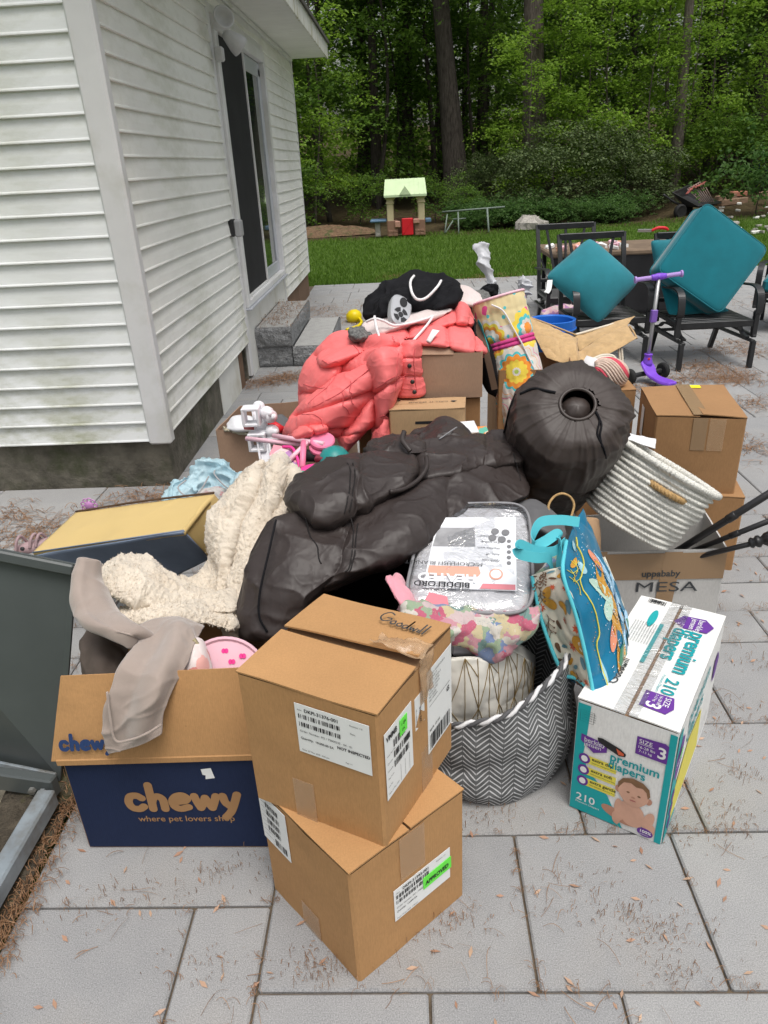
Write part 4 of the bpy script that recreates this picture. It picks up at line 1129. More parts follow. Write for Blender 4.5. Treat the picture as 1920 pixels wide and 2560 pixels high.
# navy printed carton with flaps up
chc = [(-.977, 1.455), (-.372, 1.448), (-.365, 1.86), (-.968, 1.867)]
r, pl, L = carton('printed_carton', 'navy printed open carton with a tan front flap folded up', chc, 0, .352, CARD2, False, sd=5, bulge=.0004)
pf = Plane((-.977, 1.455, 0), (np.array([-.372, 1.448, 0])-np.array([-.977, 1.455, 0])), (0, 0, 1))
prn = pf.slab('navy_panel', .008, L[0]-.006, .007, .340, NAVY, r, e=.0028, th=.0006)
def onpl(pl_, px, py):
    d = ray(px, py); o = np.array([0, 0, CAMH]); t_ = ((pl_.o-o) @ pl_.n)/(d @ pl_.n); p_ = o+t_*d-pl_.o
    return p_ @ pl_.x, p_ @ pl_.y
mb = MB()
x0, y0 = onpl(pf, 318, 2022); x1, y1 = onpl(pf, 602, 2018)
def chewy_logo(pl_, mb, x0, y0, wd, e):
    s = wd/1.04; w = .078*s
    S = lambda pts: pl_.brush(mb, [(x0+a*s, y0+b*s) for a, b in pts], w, e=e)
    S([(.165, .185), (.125, .215), (.065, .205), (.04, .135), (.065, .07), (.125, .055), (.17, .085)])
    S([(.25, .34), (.25, .24), (.25, .14), (.25, .055)]); S([(.25, .13), (.275, .19), (.32, .205), (.355, .17), (.36, .11), (.36, .055)])
    S([(.445, .125), (.50, .14), (.555, .15), (.575, .18), (.54, .215), (.48, .205), (.44, .15), (.45, .085), (.50, .055), (.575, .075)])
    S([(.645, .205), (.66, .14), (.685, .065)]); S([(.685, .065), (.715, .12), (.74, .185)]); S([(.74, .185), (.765, .12), (.79, .065)]); S([(.79, .065), (.815, .13), (.84, .205)])
    S([(.90, .205), (.915, .13), (.95, .085)]); S([(1.03, .22), (1.0, .13), (.955, .02), (.90, -.05)])
chewy_logo(pf, mb, x0, y0-.012, x1-x0, .0046)
mb.build('logo', CARDTX, prn, label='tan rounded chewy lettering on the navy panel')
mb = MB(); x0, y0 = onpl(pf, 349, 2050); x1, _ = onpl(pf, 588, 2046)
V, F = text_geo('where pet lovers shop', 1.0, .008); sc = (x1-x0)/V[:, 0].max()
pf.text(mb, 'where pet lovers shop', x0, y0, sc, e=.0046, bold=.008); mb.build('lettering', CARDTX, prn)
mb = MB(); x0, y0 = onpl(pf, 515, 1945)
pf.poly(mb, [(x0, y0), (x0+.026, y0+.004), (x0+.020, y0+.040), (x0-.008, y0+.036), (x0-.006, y0+.016), (x0+.002, y0+.014)], e=.0042); mb.build('torn_label', LABEL, prn)
# tan flap above
fb = [np.array([-.992, 1.437, .350]), np.array([-.370, 1.440, .356])]; ft = [np.array([-.935, 1.497, .585]), np.array([-.40, 1.492, .604])]
ctrl = [[fb[0]+(fb[1]-fb[0])*u_+(ft[0]+(ft[1]-ft[0])*u_-fb[0]-(fb[1]-fb[0])*u_)*v_+np.array([0, -.008*math.sin(math.pi*v_)*math.sin(math.pi*u_), 0]) for v_ in np.linspace(0, 1, 5)] for u_ in np.linspace(0, 1, 5)]
V, F, _, _, _ = sheet(ctrl, 24, 14, .0045); fl_ = ob('flap', V, F, CARD, r, label='tan flap with small navy chewy lettering')
mb = MB(); mb.add(*bar(fb[0]+np.array([.012, .004, -.006]), fb[1]+np.array([0, .004, -.006]), .012, .022, (0, 0, 1), .003)); mb.build('fold', CARD, r)
pfl = Plane(fb[0]+np.array([0, -.004, 0]), fb[1]-fb[0], ft[0]-fb[0]); mb = MB()
x0, y0 = onpl(pfl, 152, 1872); x1, y1 = onpl(pfl, 288, 1866)
chewy_logo(pfl, mb, x0, y0-.006, x1-x0, .0085); mb.build('logo', NAVYTX, fl_)
ctrl = [[np.array([-.37+.10*f, 1.45+.40*g, .354-.02*f]) for g in np.linspace(0, 1, 4)] for f in np.linspace(0, 1, 4)]
V, F, _, _, _ = sheet(ctrl, 6, 6, .0045); ob('flap', V, F, CARD2, r)
ctrl = [[np.array([-.965+.59*g, 1.872+.10*f, .352+.14*f]) for g in np.linspace(0, 1, 4)] for f in np.linspace(0, 1, 4)]
V, F, _, _, _ = sheet(ctrl, 6, 6, .0045); ob('flap', V, F, CARD2, r)

# nappy carton
dc = [(.430, 1.582), (.657, 1.439), (.973, 1.950), (.748, 2.084)]
r, pl, L = carton('diaper_box', 'white and teal premium diapers carton with a baby on its front', dc, 0, .402, WHITECARD, True, 1, (.0015, .0010), bulge=.0005, sd=7, gap=.010)
f = pl[0]; W0 = L[0]; E = .0022
mb = MB()   # teal areas
f.poly(mb, [(.004, .10), (.004, .395), (.040, .395), (.036, .30), (.030, .22), (.045, .17), (.075, .14), (.11, .10)][::-1], e=E)
f.poly(mb, [(.004, .003), (.16, .003), (.13, .06), (.11, .10), (.004, .10)], e=E)
f.rect(mb, W0-.020, W0-.002, .003, .395, e=E)
mb.build('teal_panel', TEALP, r)
mb = MB(); f.poly(mb, [(.020, .292), (.020, .268), (.058, .238), (.094, .256), (.094, .284)], e=E+.0006); mb.build('logo_badge', PURP, r)
mb = MB(); f.poly(mb, [(.168, .292), (.250, .292), (.250, .352), (.240, .358), (.168, .352)], e=E+.0006); mb.build('size_badge', PURP, r)
for k in range(3):
    mb = MB(); f.rect(mb, .036, .125+.002*k, .192-.042*k, .221-.042*k, e=E+.0006); mb.build('yellow_banner', YELP, r)
    mb = MB(); f.disc(mb, .035, .207-.042*k, .0165, .018, e=E+.0010); mb.build('round_badge', PURP, r)
    mb = MB(); f.disc(mb, .035, .207-.042*k, .0095, .011, e=E+.0016); mb.build('badge_icon', WHITEP, r)
mb = MB(); f.disc(mb, .222, .024, .022, .016, e=E+.0012); mb.build('seal', PURP, r)
mb = MB()
mb = MB()
f.text(mb, 'SIZE', .174, .333, .019, e=E+.0012); f.text(mb, '3', .222, .305, .052, e=E+.0012, bold=.02); f.rect(mb, .174, .214, .329, .3302, e=E+.0012); f.text(mb, '16-28 lbs', .172, .315, .0125, e=E+.0012); f.text(mb, '7-13 kg', .176, .302, .0115, e=E+.0012)
f.text(mb, 'berkley', .029, .271, .020, e=E+.0012); f.text(mb, 'jensen', .030, .256, .019, e=E+.0012); f.rect(mb, .029, .086, .2685, .2697, e=E+.0012)
f.text(mb, '210', .020, .045, .038, e=E+.0008, bold=.01); f.text(mb, 'Premium Diapers', .020, .034, .010, e=E+.0008)
f.text(mb, '100%', .2065, .022, .015, e=E+.0018, bold=.02); f.text(mb, 'satisfaction', .206, .014, .006, e=E+.0018)
mb.build('white_lettering', WHITEP, r, kind='stuff')
mb = MB(); f.text(mb, 'premium', .104, .236, .040, e=E+.0008, bold=.02, sx=.92); f.text(mb, 'diapers', .101, .208, .038, e=E+.0008, bold=.02, sx=.92); mb.build('teal_lettering', TEALTX, r)
mb = MB()
for k, (a, b) in enumerate((('extra dry', 'Superior Leakage Protection'), ('extra soft', 'Soft Stretch Waist and Sides'), ('extra gentle', 'Hypoallergenic and Free From'))):
    f.text(mb, a, .056, .209-.042*k, .0155, e=E+.0012, bold=.015); f.text(mb, b, .056, .199-.042*k, .0062, e=E+.0012)
f.rect(mb, .012, .0128, .335, .375, e=E); f.rect(mb, .05, .0508, .335, .375, e=E); f.rect(mb, .012, .05, .335, .3358, e=E); f.rect(mb, .012, .05, .3742, .375, e=E)
for k in range(4): f.text(mb, 'CONFORMS TO', .016, .366-.008*k, .0055, e=E)
mb.build('black_lettering', INK, r)
# baby printed on the front
def print_part(name, m_, parts, e):
    for i, (x, y, rx, ry, a_) in enumerate(parts):
        mb = MB(); f.disc(mb, x, y, rx, ry, e=E+e+i*.00006, a=a_, n=26); mb.build(name, m_, r)
SKIN2 = mat('printed_skin_shade', (.46, .235, .16), .5, .12, vs=14, bump=0)
print_part('printed_limb', SKIN2, [(.128, .050, .034, .017, -.35), (.172, .036, .036, .014, .1)], .0004)
print_part('printed_body', SKIN, [(.176, .078, .038, .036, 0), (.184, .052, .030, .026, 0), (.146, .070, .014, .040, .12), (.140, .036, .012, .024, .1), (.226, .070, .014, .034, -.25), (.236, .036, .011, .026, -.1)], .0008)
print_part('printed_ear', SKIN2, [(.136, .146, .008, .012, .2), (.221, .140, .008, .012, -.2)], .0012)
print_part('printed_head', SKIN, [(.178, .150, .042, .044, 0), (.178, .128, .031, .026, 0)], .0014)
mb = MB(); f.poly(mb, [(.136, .150), (.134, .172), (.146, .192), (.172, .203), (.200, .199), (.218, .184), (.223, .160), (.217, .150), (.212, .170), (.200, .180), (.184, .176), (.168, .184), (.150, .178), (.142, .164)], e=E+.0020); mb.build('printed_hair', HAIRP, r)
print_part('printed_eye', HAIRP, [(.164, .148, .0045, .0030, .1), (.194, .146, .0045, .0030, -.1)], .0020)
print_part('printed_nose', SKIN2, [(.179, .135, .0055, .0030, 0)], .0020)
print_part('printed_mouth', LIP, [(.179, .123, .0090, .0026, .05)], .0020)
mb = MB(); f.poly(mb, [(.066, .300), (.080, .302), (.130, .288), (.146, .276), (.144, .266), (.128, .262), (.090, .276), (.068, .288)][::-1], e=E+.0022); mb.build('hand_hole_shade', INK, r)  # dark inside of the hand hole painted as a flat black patch
mb = MB(); f.poly(mb, [(.118, .286), (.140, .276), (.140, .268), (.126, .266)][::-1], e=E+.0026); mb.build('hand_hole_contents', RUST, r)
# right side
f = pl[1]; mb = MB(); f.poly(mb, [(.003, .003), (.14, .003), (.10, .10), (.06, .20), (.05, .39), (.003, .395)], e=E); mb.build('teal_panel', TEALP, r)
mb = MB(); f.poly(mb, [(.016, .30), (.016, .23), (.055, .21), (.095, .26), (.095, .33), (.06, .345)], e=E+.0006); mb.build('size_badge', PURP, r); mb = MB(); f.poly(mb, [(.50, .22), (.50, .30), (.55, .31), (.585, .26), (.55, .21)], e=E+.0006); mb.build('logo_badge', PURP, r)
for k in range(3): mb = MB(); f.disc(mb, .045, .15-.05*k, .02, .02, e=E+.001); mb.build('round_badge', PURP, r)
mb = MB(); f.poly(mb, [(.06, .16), (.06, .03), (.40, .04), (.36, .22), (.18, .24)], e=E+.0004); mb.build('yellow_banner', YELP, r)
mb = MB(); f.text(mb, 'premium', .14, .315, .075, e=E+.0006, bold=.02); f.text(mb, 'diapers', .14, .255, .072, e=E+.0006, bold=.02); mb.build('teal_lettering', TEALTX, r)
mb = MB(); f.text(mb, 'SIZE 3', .022, .265, .024, e=E+.0014); f.text(mb, '210', .45, .05, .06, e=E+.0014); mb.build('white_lettering', WHITEP, r, kind='stuff')
mb = MB(); q = f.sub(.055, .285, 20); q.poly(mb, [(.0, .0), (.03, .008), (.012, .016), (.016, .04), (.004, .02), (-.02, .014)], e=.006); mb.build('green_sticker', GREENST, r)
# top: print reads from back to front on the right flap
d_, rb, bl, e_ = [np.array([*dc[k], .4115]) for k in (1, 2, 3, 0)]
tp = Plane(rb, d_-rb, rb-bl); T0 = np.linalg.norm(d_-rb); TW = np.linalg.norm(rb-bl)
tp2 = Plane(bl, e_-bl, rb-bl)
mb = MB(); tp2.poly(mb, [(.060, .150), (.105, .130), (.130, .165), (.125, .232), (.085, .245), (.052, .215)], e=.0016); mb.build('logo_badge', PURP, r); mb = MB()
tp2.poly(mb, [(.475, .150), (.545, .150), (.550, .220), (.520, .235), (.475, .225)], e=.0016); mb.build('size_badge', PURP, r)
mb = MB(); tp2.text(mb, 'premium', .135, .190, .070, e=.0018, bold=.02, sx=.90); tp2.text(mb, 'diapers', .135, .142, .068, e=.0018, bold=.02, sx=.90); tp2.text(mb, '210', .395, .185, .050, e=.0018, bold=.015); tp2.text(mb, 'Premium Diapers', .385, .172, .012, e=.0018); mb.build('teal_lettering', TEALTX, r)
mb = MB(); q = tp2.sub(.092, .234, -90); tp2.text(mb, 'berkley', .062, .198, .026, e=.0026); tp2.text(mb, 'jensen', .064, .178, .025, e=.0026); tp2.text(mb, 'SIZE', .482, .205, .022, e=.0026); tp2.text(mb, '16-28 lbs', .481, .190, .012, e=.0026); tp2.text(mb, '7-13 kg', .481, .178, .011, e=.0026); tp2.text(mb, '3', .517, .165, .055, e=.0026, bold=.02); mb.build('white_lettering', WHITEP, r, kind='stuff')
mb = MB(); tp2.rect(mb, .14, .36, .098, .110, e=.0016); tp2.disc(mb, .12, .07, .05, .012, e=.0014); mb.build('teal_bar', TEALP, r)
mb = MB()
for k in range(9): tp2.text(mb, 'made with hypoallergenic ingredients and lotion', .15, .090-.008*k, .0062, e=.0014)
tp2.barcode(mb, .012, .04, .012, .03, 3, seed=2)
for k in range(14): tp2.rect(mb, .010+.0, .034, .030+.004*k, .0315+.004*k+.0008*(k % 3), e=.0016)
mb.build('small_print', INK, r, kind='stuff')
mb = MB(); q = tp2.sub(.470, .075, 180)
for st in ([(.000, .030), (-.018, .036), (-.020, .012), (-.004, .004), (.006, .012), (-.004, .016)], [(.020, .016), (.012, .010), (.018, .003), (.024, .010), (.020, .016)], [(.036, .016), (.028, .010), (.034, .003), (.040, .010), (.036, .016)], [(.054, .014), (.046, .010), (.050, .003), (.057, .012), (.059, .030), (.057, .004)], [(.064, .014), (.068, .003), (.073, .011), (.077, .003), (.082, .014)], [(.088, .013), (.088, .003)], [(.096, .03), (.095, .003)], [(.104, .03), (.103, .003)]):
    q.stroke(mb, st, .0040, e=.0018)
mb.build('handwriting', INKG, r)
mb = MB(); tp2.rect(mb, -.002, T0+.002, TW/2-.032, TW/2+.032, e=.0030)
mb.build('tape', CLEARW, r)

# grey open carton of rods behind the nappy carton
mc_ = [(.56, 2.555), (1.229, 2.545), (1.263, 2.872), (.585, 2.885)]
r, pl, L = carton('open_carton', 'grey-white open carton printed MESA, taped brown, holding rods and basket', mc_, 0, .318, GREYCARD, False, sd=9, inner=GREYCARD)
f = pl[0]; Wm = L[0]
f.slab('tape', .0, Wm-.002, .185, .306, TAPEB, r, e=.003); f.slab('tape', .11, .20, .0, .318, TAPEB, r, e=.0042)
mb = MB(); f.poly(mb, [(.405, .0), (.475, .0), (.495, .312), (.425, .312)], e=.0050); mb.build('tape', TAPEB, r)
f.slab('tape', .0, .10, .0, .185, TAPEB, r, e=.0034)
mb = MB(); V, F = text_geo('MESA', 1, .0); x0, y0 = onpl(f, 1583, 1478); x1, _ = onpl(f, 1742, 1473); sc = (x1-x0)/V[:, 0].max()
mb.add([f.pt(x0+v[0]*sc, y0+v[1]*sc*.62, .0062) for v in V], F); x0, y0 = onpl(f, 1602, 1440); f.text(mb, 'uppababy', x0, y0, .040, e=.0062, bold=.02); mb.build('lettering', mat('box_print', (.05, .055, .06), .6, .3, bump=0), r)

# two brown cartons stacked at the right
ub = [(1.02, 3.02), (1.437, 2.905), (1.53, 3.38), (1.11, 3.47)]
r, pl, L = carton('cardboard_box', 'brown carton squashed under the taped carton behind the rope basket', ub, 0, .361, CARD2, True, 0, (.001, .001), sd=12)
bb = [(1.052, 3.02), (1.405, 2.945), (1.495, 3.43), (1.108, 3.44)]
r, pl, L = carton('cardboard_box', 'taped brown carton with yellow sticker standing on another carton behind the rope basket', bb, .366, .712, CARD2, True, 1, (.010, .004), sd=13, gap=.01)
f = pl[0]; f.slab('tape', .42*L[0], .58*L[0], .20, .346, TAPEB, r, e=.003); f.slab('tape', .60*L[0], .78*L[0], .20, .344, TAPE, r, e=.0028)
t0 = np.array([*(np.array(bb[0])+np.array(bb[1]))/2, .722]); t1 = np.array([*(np.array(bb[2])+np.array(bb[3]))/2, .722])
tq = Plane(t0, t1-t0, np.array([*(np.array(bb[0])-np.array(bb[1])), 0])); Lq = np.linalg.norm(t1-t0)
o_ = tq.slab('tape', .0, Lq, -.03, .032, TAPEB, r, e=.004)
tq.slab('yellow_sticker', Lq-.055, Lq-.012, -.075, -.030, YELST, r, e=.004)
pl[3].slab('label', .10, .16, .16, .30, LABEL, r, e=.003)

# stack under the coral coat
sc1 = [(-.28, 3.32), (.335, 3.30), (.345, 3.72), (-.27, 3.74)]
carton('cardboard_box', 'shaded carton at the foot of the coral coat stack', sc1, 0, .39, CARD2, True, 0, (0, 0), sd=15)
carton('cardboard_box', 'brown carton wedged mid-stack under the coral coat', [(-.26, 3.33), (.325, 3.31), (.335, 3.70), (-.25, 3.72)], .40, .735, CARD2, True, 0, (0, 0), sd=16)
r, pl, L = carton('open_carton', 'brown open carton on the stack with the coral coat over it', [(-.17, 3.305), (.332, 3.29), (.345, 3.71), (-.16, 3.73)], .745, .955, CARDG, False, sd=17)
ctrl = [[np.array([.02+.18*u_, 3.29+.08*v_, .957+.03*math.sin(v_*3)-.006*u_]) for v_ in np.linspace(0, 1, 4)] for u_ in np.linspace(0, 1, 4)]
V, F, _, _, _ = sheet(ctrl, 8, 8, .004); ob('flap', V, F, CARDG, r)
# shoe carton
hs = [(-.100, 3.09), (.236, 3.085), (.252, 3.245), (-.085, 3.25)]
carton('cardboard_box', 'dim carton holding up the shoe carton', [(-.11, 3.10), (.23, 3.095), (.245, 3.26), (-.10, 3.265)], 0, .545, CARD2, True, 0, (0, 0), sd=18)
r, pl, L = carton('shoe_carton', 'pale tan shoe carton with handle slot beside the coral coat', hs, .55, .757, CARD3, True, 0, (.0, .0), sd=19, gap=.0005)
mb = MB(); f = pl[0]; f.rect(mb, .115, .235, .145, .158, e=.003); mb.build('handle_slot', INK, r)
tq = Plane((hs[2][0], hs[2][1], .765), (-1, 0, 0), (0, -1, 0)); mb = MB(); tq.text(mb, 'CALL IT SPRING', .085, .055, .022, e=.0012, sx=1.15); tq.poly(mb, [(.045, .060), (.060, .074), (.075, .060), (.060, .050)], e=.0012); mb.build('lettering', INKG, r)
mb = MB(); tq.disc(mb, .31, .03, .010, .006, e=.0014); mb.build('finger_hole', INK, r)
# navy bin edge below the coat
carton('storage_bin', 'navy fabric bin half hidden under the coral coat', [(-.36, 3.02), (-.13, 3.02), (-.13, 3.26), (-.36, 3.26)], 0, .48, BLUEC, False, sd=20, inner=BLUEC, cat='bin')
# toy carton by the house
FL_, BL_, BR_ = PZ(538, 1076, .42), PZ(600, 1015, .42), PZ(751, 1003, .42)
ev = (BR_-BL_)/np.linalg.norm(BR_-BL_)*.72
tc_ = [FL_[:2], (FL_+ev)[:2]-np.array([0, .0]), (BL_+ev)[:2], BL_[:2]]
r, pl, L = carton('open_carton', 'grey-brown open carton of toys by the house corner', tc_, 0, .42, CARDG, False, sd=21, inner=CARDG)
# tall carton with the rolled quilt
qc = [(.435, 3.55), (.80, 3.52), (.84, 3.86), (.47, 3.90)]
r, pl, L = carton('open_carton', 'tall brown open carton holding the rolled floral quilt', qc, 0, .80, CARD2, False, sd=23)
carton('cardboard_box', 'brown carton hidden behind the dark sack under the jute bag', [(.86, 3.50), (1.10, 3.48), (1.12, 3.98), (.89, 4.0)], 0, .69, CARD2, True, 0, (.002, .002), sd=24)
carton('cardboard_box', 'carton standing under the blue bucket', [(.70, 4.12), (1.0, 4.10), (1.02, 4.6), (.71, 4.62)], 0, .575, CARD2, True, 0, (0, 0), sd=25)
carton('open_carton', 'carton holding the grey poly mailers upright', [(.495, 4.06), (.685, 4.06), (.69, 4.62), (.50, 4.62)], 0, .85, CARD2, False, sd=26)
# ------------------------------------------------------------------ soft goods
def wrinkle(amp, fs=(9, 9, 9), sd=0, ra=.5, rs=(18, 18, 18)):
    fs = np.array(fs); rs = np.array(rs)
    return lambda u, v, p: amp*(fbm(p*fs+sd, 3, sd)+ra*np.maximum(0, ridge(p*rs+sd*3+.35*fbm(p*6, 2, sd)[..., None], sd+5))**2)
def puff(n, slant, depth, wr, sd=0, wid=.10):
    def f(u, v, p):
        s = u*n+slant*v+.06*vnoise(p*9+sd, sd); fr = s-np.floor(s); d = np.minimum(fr, 1-fr)
        g = depth*(1-np.exp(-d/wid))-depth*.6
        w = wr*(np.maximum(0, ridge(p*np.array([34, 34, 34])+sd, sd))**2*np.exp(-d/.22)+.8*fbm(p*14+sd, 3, sd+2))
        return g+w
    return f
def creases(amp, sd=0, f0=6.0):
    """sharp crossing folds of thin shell fabric"""
    def f(u, v, p):
        q = p+.055*np.stack([fbm(p*5+sd, 2, sd+k) for k in range(3)], -1)
        r1 = np.maximum(0, ridge(q*np.array([f0, f0*1.3, f0*2.0])+sd, sd))**3
        r2 = np.maximum(0, ridge(q*np.array([f0*2.1, f0*2.4, f0*3.6])+sd*2, sd+3))**3
        r3 = np.maximum(0, ridge(q*np.array([f0*5, f0*5, f0*6.5])+sd*3, sd+7))**3
        return amp*(1.1*r1+.45*r2+.10*r3+.55*fbm(p*4+sd, 2, sd+9)-.35)
    return f
def both(*fs): return lambda u, v, p: sum(f(u, v, p) for f in fs)

# --- dark brown winter coat across the pile
coat = thing('winter_coat', (.1, 2.1, .45), 'dark brown padded winter coat sprawled across the middle of the pile', 'coat')
body = rolls([((687, 1294, 2.07), (645, 1434, 1.90), (622, 1592, 1.80)), ((759, 1289, 2.10), (722, 1420, 1.88), (696, 1590, 1.79)), ((831, 1300, 2.10), (803, 1405, 1.90), (764, 1515, 1.84)), ((909, 1280, 2.12), (888, 1366, 1.94), (872, 1442, 1.88)),
              ((986, 1246, 2.2), (986, 1318, 2.0), (1000, 1392, 1.95)), ((1082, 1206, 2.3), (1090, 1275, 2.12), (1097, 1338, 2.06)), ((1203, 1158, 2.45), (1212, 1222, 2.3), (1217, 1285, 2.22)), ((1286, 1152, 2.55), (1306, 1202, 2.42), (1318, 1242, 2.35))], under=(.10, -.06), up=(.06, -.14))
V, F, uv = loft(body, 260, 150, both(puff(2.6, .15, .014, .003, 1, .05), creases(.010, 3, 5.0)))
ob('coat_body', V, F, DARKC, coat, smooth=True)
slv = rolls([((739, 1207, 2.22), (727, 1240, 2.12), (748, 1286, 2.1)), ((790, 1164, 2.3), (770, 1241, 2.07), (800, 1316, 2.0)), ((870, 1140, 2.36), (858, 1217, 2.10), (872, 1298, 2.04)), ((947, 1133, 2.42), (947, 1193, 2.2), (950, 1252, 2.12)), ((1020, 1133, 2.48), (1027, 1169, 2.3), (1012, 1215, 2.2))], under=(.10, -.06), up=(.04, -.10))
V, F, uv = loft(slv, 170, 130, both(puff(1.6, .1, .014, .003, 4, .05), creases(.009, 5, 5.0)))
ob('sleeve', V, F, DARKC, coat, smooth=True)
cf = P(742, 1246, 2.12)
fr = rolls([((1040, 1108, 2.6), (1062, 1145, 2.42), (1070, 1200, 2.3)), ((1111, 1100, 2.62), (1130, 1140, 2.44), (1140, 1185, 2.33)), ((1198, 1088, 2.7), (1217, 1125, 2.50), (1220, 1170, 2.43)), ((1265, 1080, 2.75), (1296, 1116, 2.58), (1302, 1160, 2.48))], under=(.10, -.08), up=(.06, -.14))
V, F, uv = loft(fr, 160, 120, both(puff(1.4, .2, .010, .003, 6, .05), creases(.011, 7, 5.0)))
ob('coat_front', V, F, DARKC, coat, smooth=True)
hd = rolls([((930, 1100, 2.6), (925, 1122, 2.48), (950, 1146, 2.42)), ((985, 1085, 2.64), (985, 1112, 2.48), (992, 1140, 2.42)), ((1040, 1086, 2.66), (1045, 1108, 2.52), (1050, 1135, 2.44))], under=(.1, -.08), up=(.06, -.12))
V, F, uv = loft(hd, 80, 70, creases(.013, 9))
ob('hood_roll', V, F, DARKC, coat, smooth=True)
hd = rolls([((1020, 1098, 2.80), (1022, 1106, 2.72), (1030, 1122, 2.62)), ((1060, 1068, 2.84), (1062, 1090, 2.68), (1070, 1120, 2.58)), ((1108, 1044, 2.86), (1112, 1075, 2.66), (1116, 1112, 2.56)), ((1150, 1058, 2.84), (1156, 1084, 2.68), (1158, 1110, 2.60)), ((1176, 1092, 2.78), (1180, 1100, 2.70), (1180, 1112, 2.64))], under=(.1, -.14), up=(.05, -.16))
V, F, uv = loft(hd, 100, 90, creases(.013, 11))
ob('hood', V, F, DARKC, coat, smooth=True)
mb = MB(); mb.add(*tube([P(1066, 1142, 2.36), P(1066, 1170, 2.30), P(1045, 1200, 2.24), P(1010, 1222, 2.18), P(975, 1230, 2.14)], .008, 8, 30)); mb.build('opening_trim', DARKC, coat, smooth=True)
mb = MB(); mb.add(*tube([P(690, 1300, 2.00), P(672, 1380, 1.90), P(650, 1480, 1.82), P(648, 1540, 1.785), P(668, 1580, 1.77)], .0035, 6, 40)); mb.build('hem_seam', BLACKC, coat, smooth=True)
mb = MB(); mb.add(*tube([P(1010, 1080, 2.5), P(1006, 1100, 2.46), P(1018, 1118, 2.43), P(1026, 1128, 2.42)], .010, 8, 20)); mb.build('drawcord_loop', DARKC, coat, smooth=True)
mb = MB(); mb.add(*tube([P(1098, 1098, 2.56), P(1124, 1080, 2.60), P(1142, 1068, 2.64)], .0028, 6, 14)); mb.build('zip_piping', GREYPIPE, coat, smooth=True)

def onmesh(V_, px, py, off=.002):
    d = ray(px, py); dn = d/np.linalg.norm(d); v = V_-np.array([0, 0, CAMH]); tt = v @ dn; ds = np.linalg.norm(v-tt[:, None]*dn, axis=1)
    i = np.argmin(np.where(ds < .012, tt, 1e3+ds)); return V_[i]-dn*off
def world_v(o):
    me = o.data; a_ = np.empty(len(me.vertices)*3); me.vertices.foreach_get('co', a_); return a_.reshape(-1, 3)+wloc(o)
def seam(parent, V_, pts, r_, m_, name='stitched_seam', off=.001):
    p_ = cr(np.array(pts, float), 26); q_ = np.array([onmesh(V_, x, y, off) for x, y in p_])
    for _ in range(6): q_[1:-1] = (q_[:-2]+q_[1:-1]*2+q_[2:])/4
    mb = MB(); mb.add(*tube(q_, r_, 6, 60)); return mb.build(name, m_, parent, smooth=True)
CV = np.concatenate([world_v(o_) for o_ in coat.children if o_.name.startswith(('coat_body', 'sleeve', 'coat_front', 'hood'))])
SEAMD = mat('dark_thread', (.012, .010, .010), .7, .1, bump=0)
for pts in ([(872, 1150), (878, 1190), (876, 1240), (870, 1285)], [(884, 1150), (890, 1190), (888, 1240), (882, 1282)], [(892, 1300), (888, 1345), (882, 1390), (876, 1430)], [(884, 1302), (880, 1345), (874, 1390), (868, 1430)], [(756, 1300), (790, 1360), (800, 1400)], [(1290, 1130), (1296, 1160), (1306, 1195)]):
    seam(coat, CV, pts, .0022, SEAMD)

# black tub that carries the coat
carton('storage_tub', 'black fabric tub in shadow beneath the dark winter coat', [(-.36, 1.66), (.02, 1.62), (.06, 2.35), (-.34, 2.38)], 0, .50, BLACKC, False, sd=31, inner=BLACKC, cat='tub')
carton('cardboard_box', 'hidden carton propping the dark winter coat from below', [(.02, 2.30), (.42, 2.28), (.44, 2.62), (.04, 2.64)], 0, .55, CARD2, True, 0, (0, 0), sd=32)

# --- dark drawstring sack
sk = thing('stuff_sack', (.60, 2.72, .1), 'big dark brown drawstring sack with gathered mouth', 'sack')
a = np.array([.575, 2.98, .40]); b = P(1446, 1006, 2.47); ax = b-a; Ls = np.linalg.norm(ax); ax = ax/Ls
ref = np.array([1.0, 0, 0]); ref = ref-(ref @ ax)*ax; ref /= np.linalg.norm(ref); ref2 = np.cross(ax, ref)
nu, nv = 120, 260
sp_ = np.linspace(0, 1, nu)
pr_s = np.interp(sp_, [0, .04, .15, .35, .55, .70, .82, .90, .96, 1.0], [.04, .15, .196, .213, .218, .214, .197, .156, .098, .064])
hh = np.interp(sp_, [0, .82, .92, 1], [0, .90, .965, .985])*Ls
th_ = np.arange(nv)/nv*2*math.pi
SP, TH = np.meshgrid(sp_, th_, indexing='ij')
pl_amp = np.clip((SP-.40)/.60, 0, 1)**3
CT = np.stack([np.cos(TH), np.sin(TH), SP*.35], -1)
pleat = (1.2*vnoise(CT*9.0, 3)+.9*vnoise(CT*17.0+5, 4)+.5*vnoise(CT*31.0+9, 5))*.0095*pl_amp*(1.15-.35*SP)+np.maximum(0, ridge(CT*np.array([5, 5, 1.2])+2, 7))**2*.007*np.clip((SP-.15)/.6, 0, 1)*np.clip((1.02-SP)/.2, 0, 1)
pleat = pleat+.02*np.cos(TH-1.9)*np.sin(SP*math.pi)-.012*np.cos(2*TH+.7)*np.sin(SP*math.pi)
rr = pr_s[:, None]+pleat*np.where(SP > .95, .55, 1)
A = a+hh[:, None, None]*ax+rr[..., None]*(np.cos(TH)[..., None]*ref+np.sin(TH)[..., None]*ref2)
rad_dir = np.cos(TH)[..., None]*ref+np.sin(TH)[..., None]*ref2
A = A+rad_dir*(fbm(A*6, 3, 4)*.018+.010*np.maximum(0, ridge(A*np.array([9, 9, 14])+3, 8))**2)[..., None]
A[..., 2] = np.maximum(A[..., 2], .03)
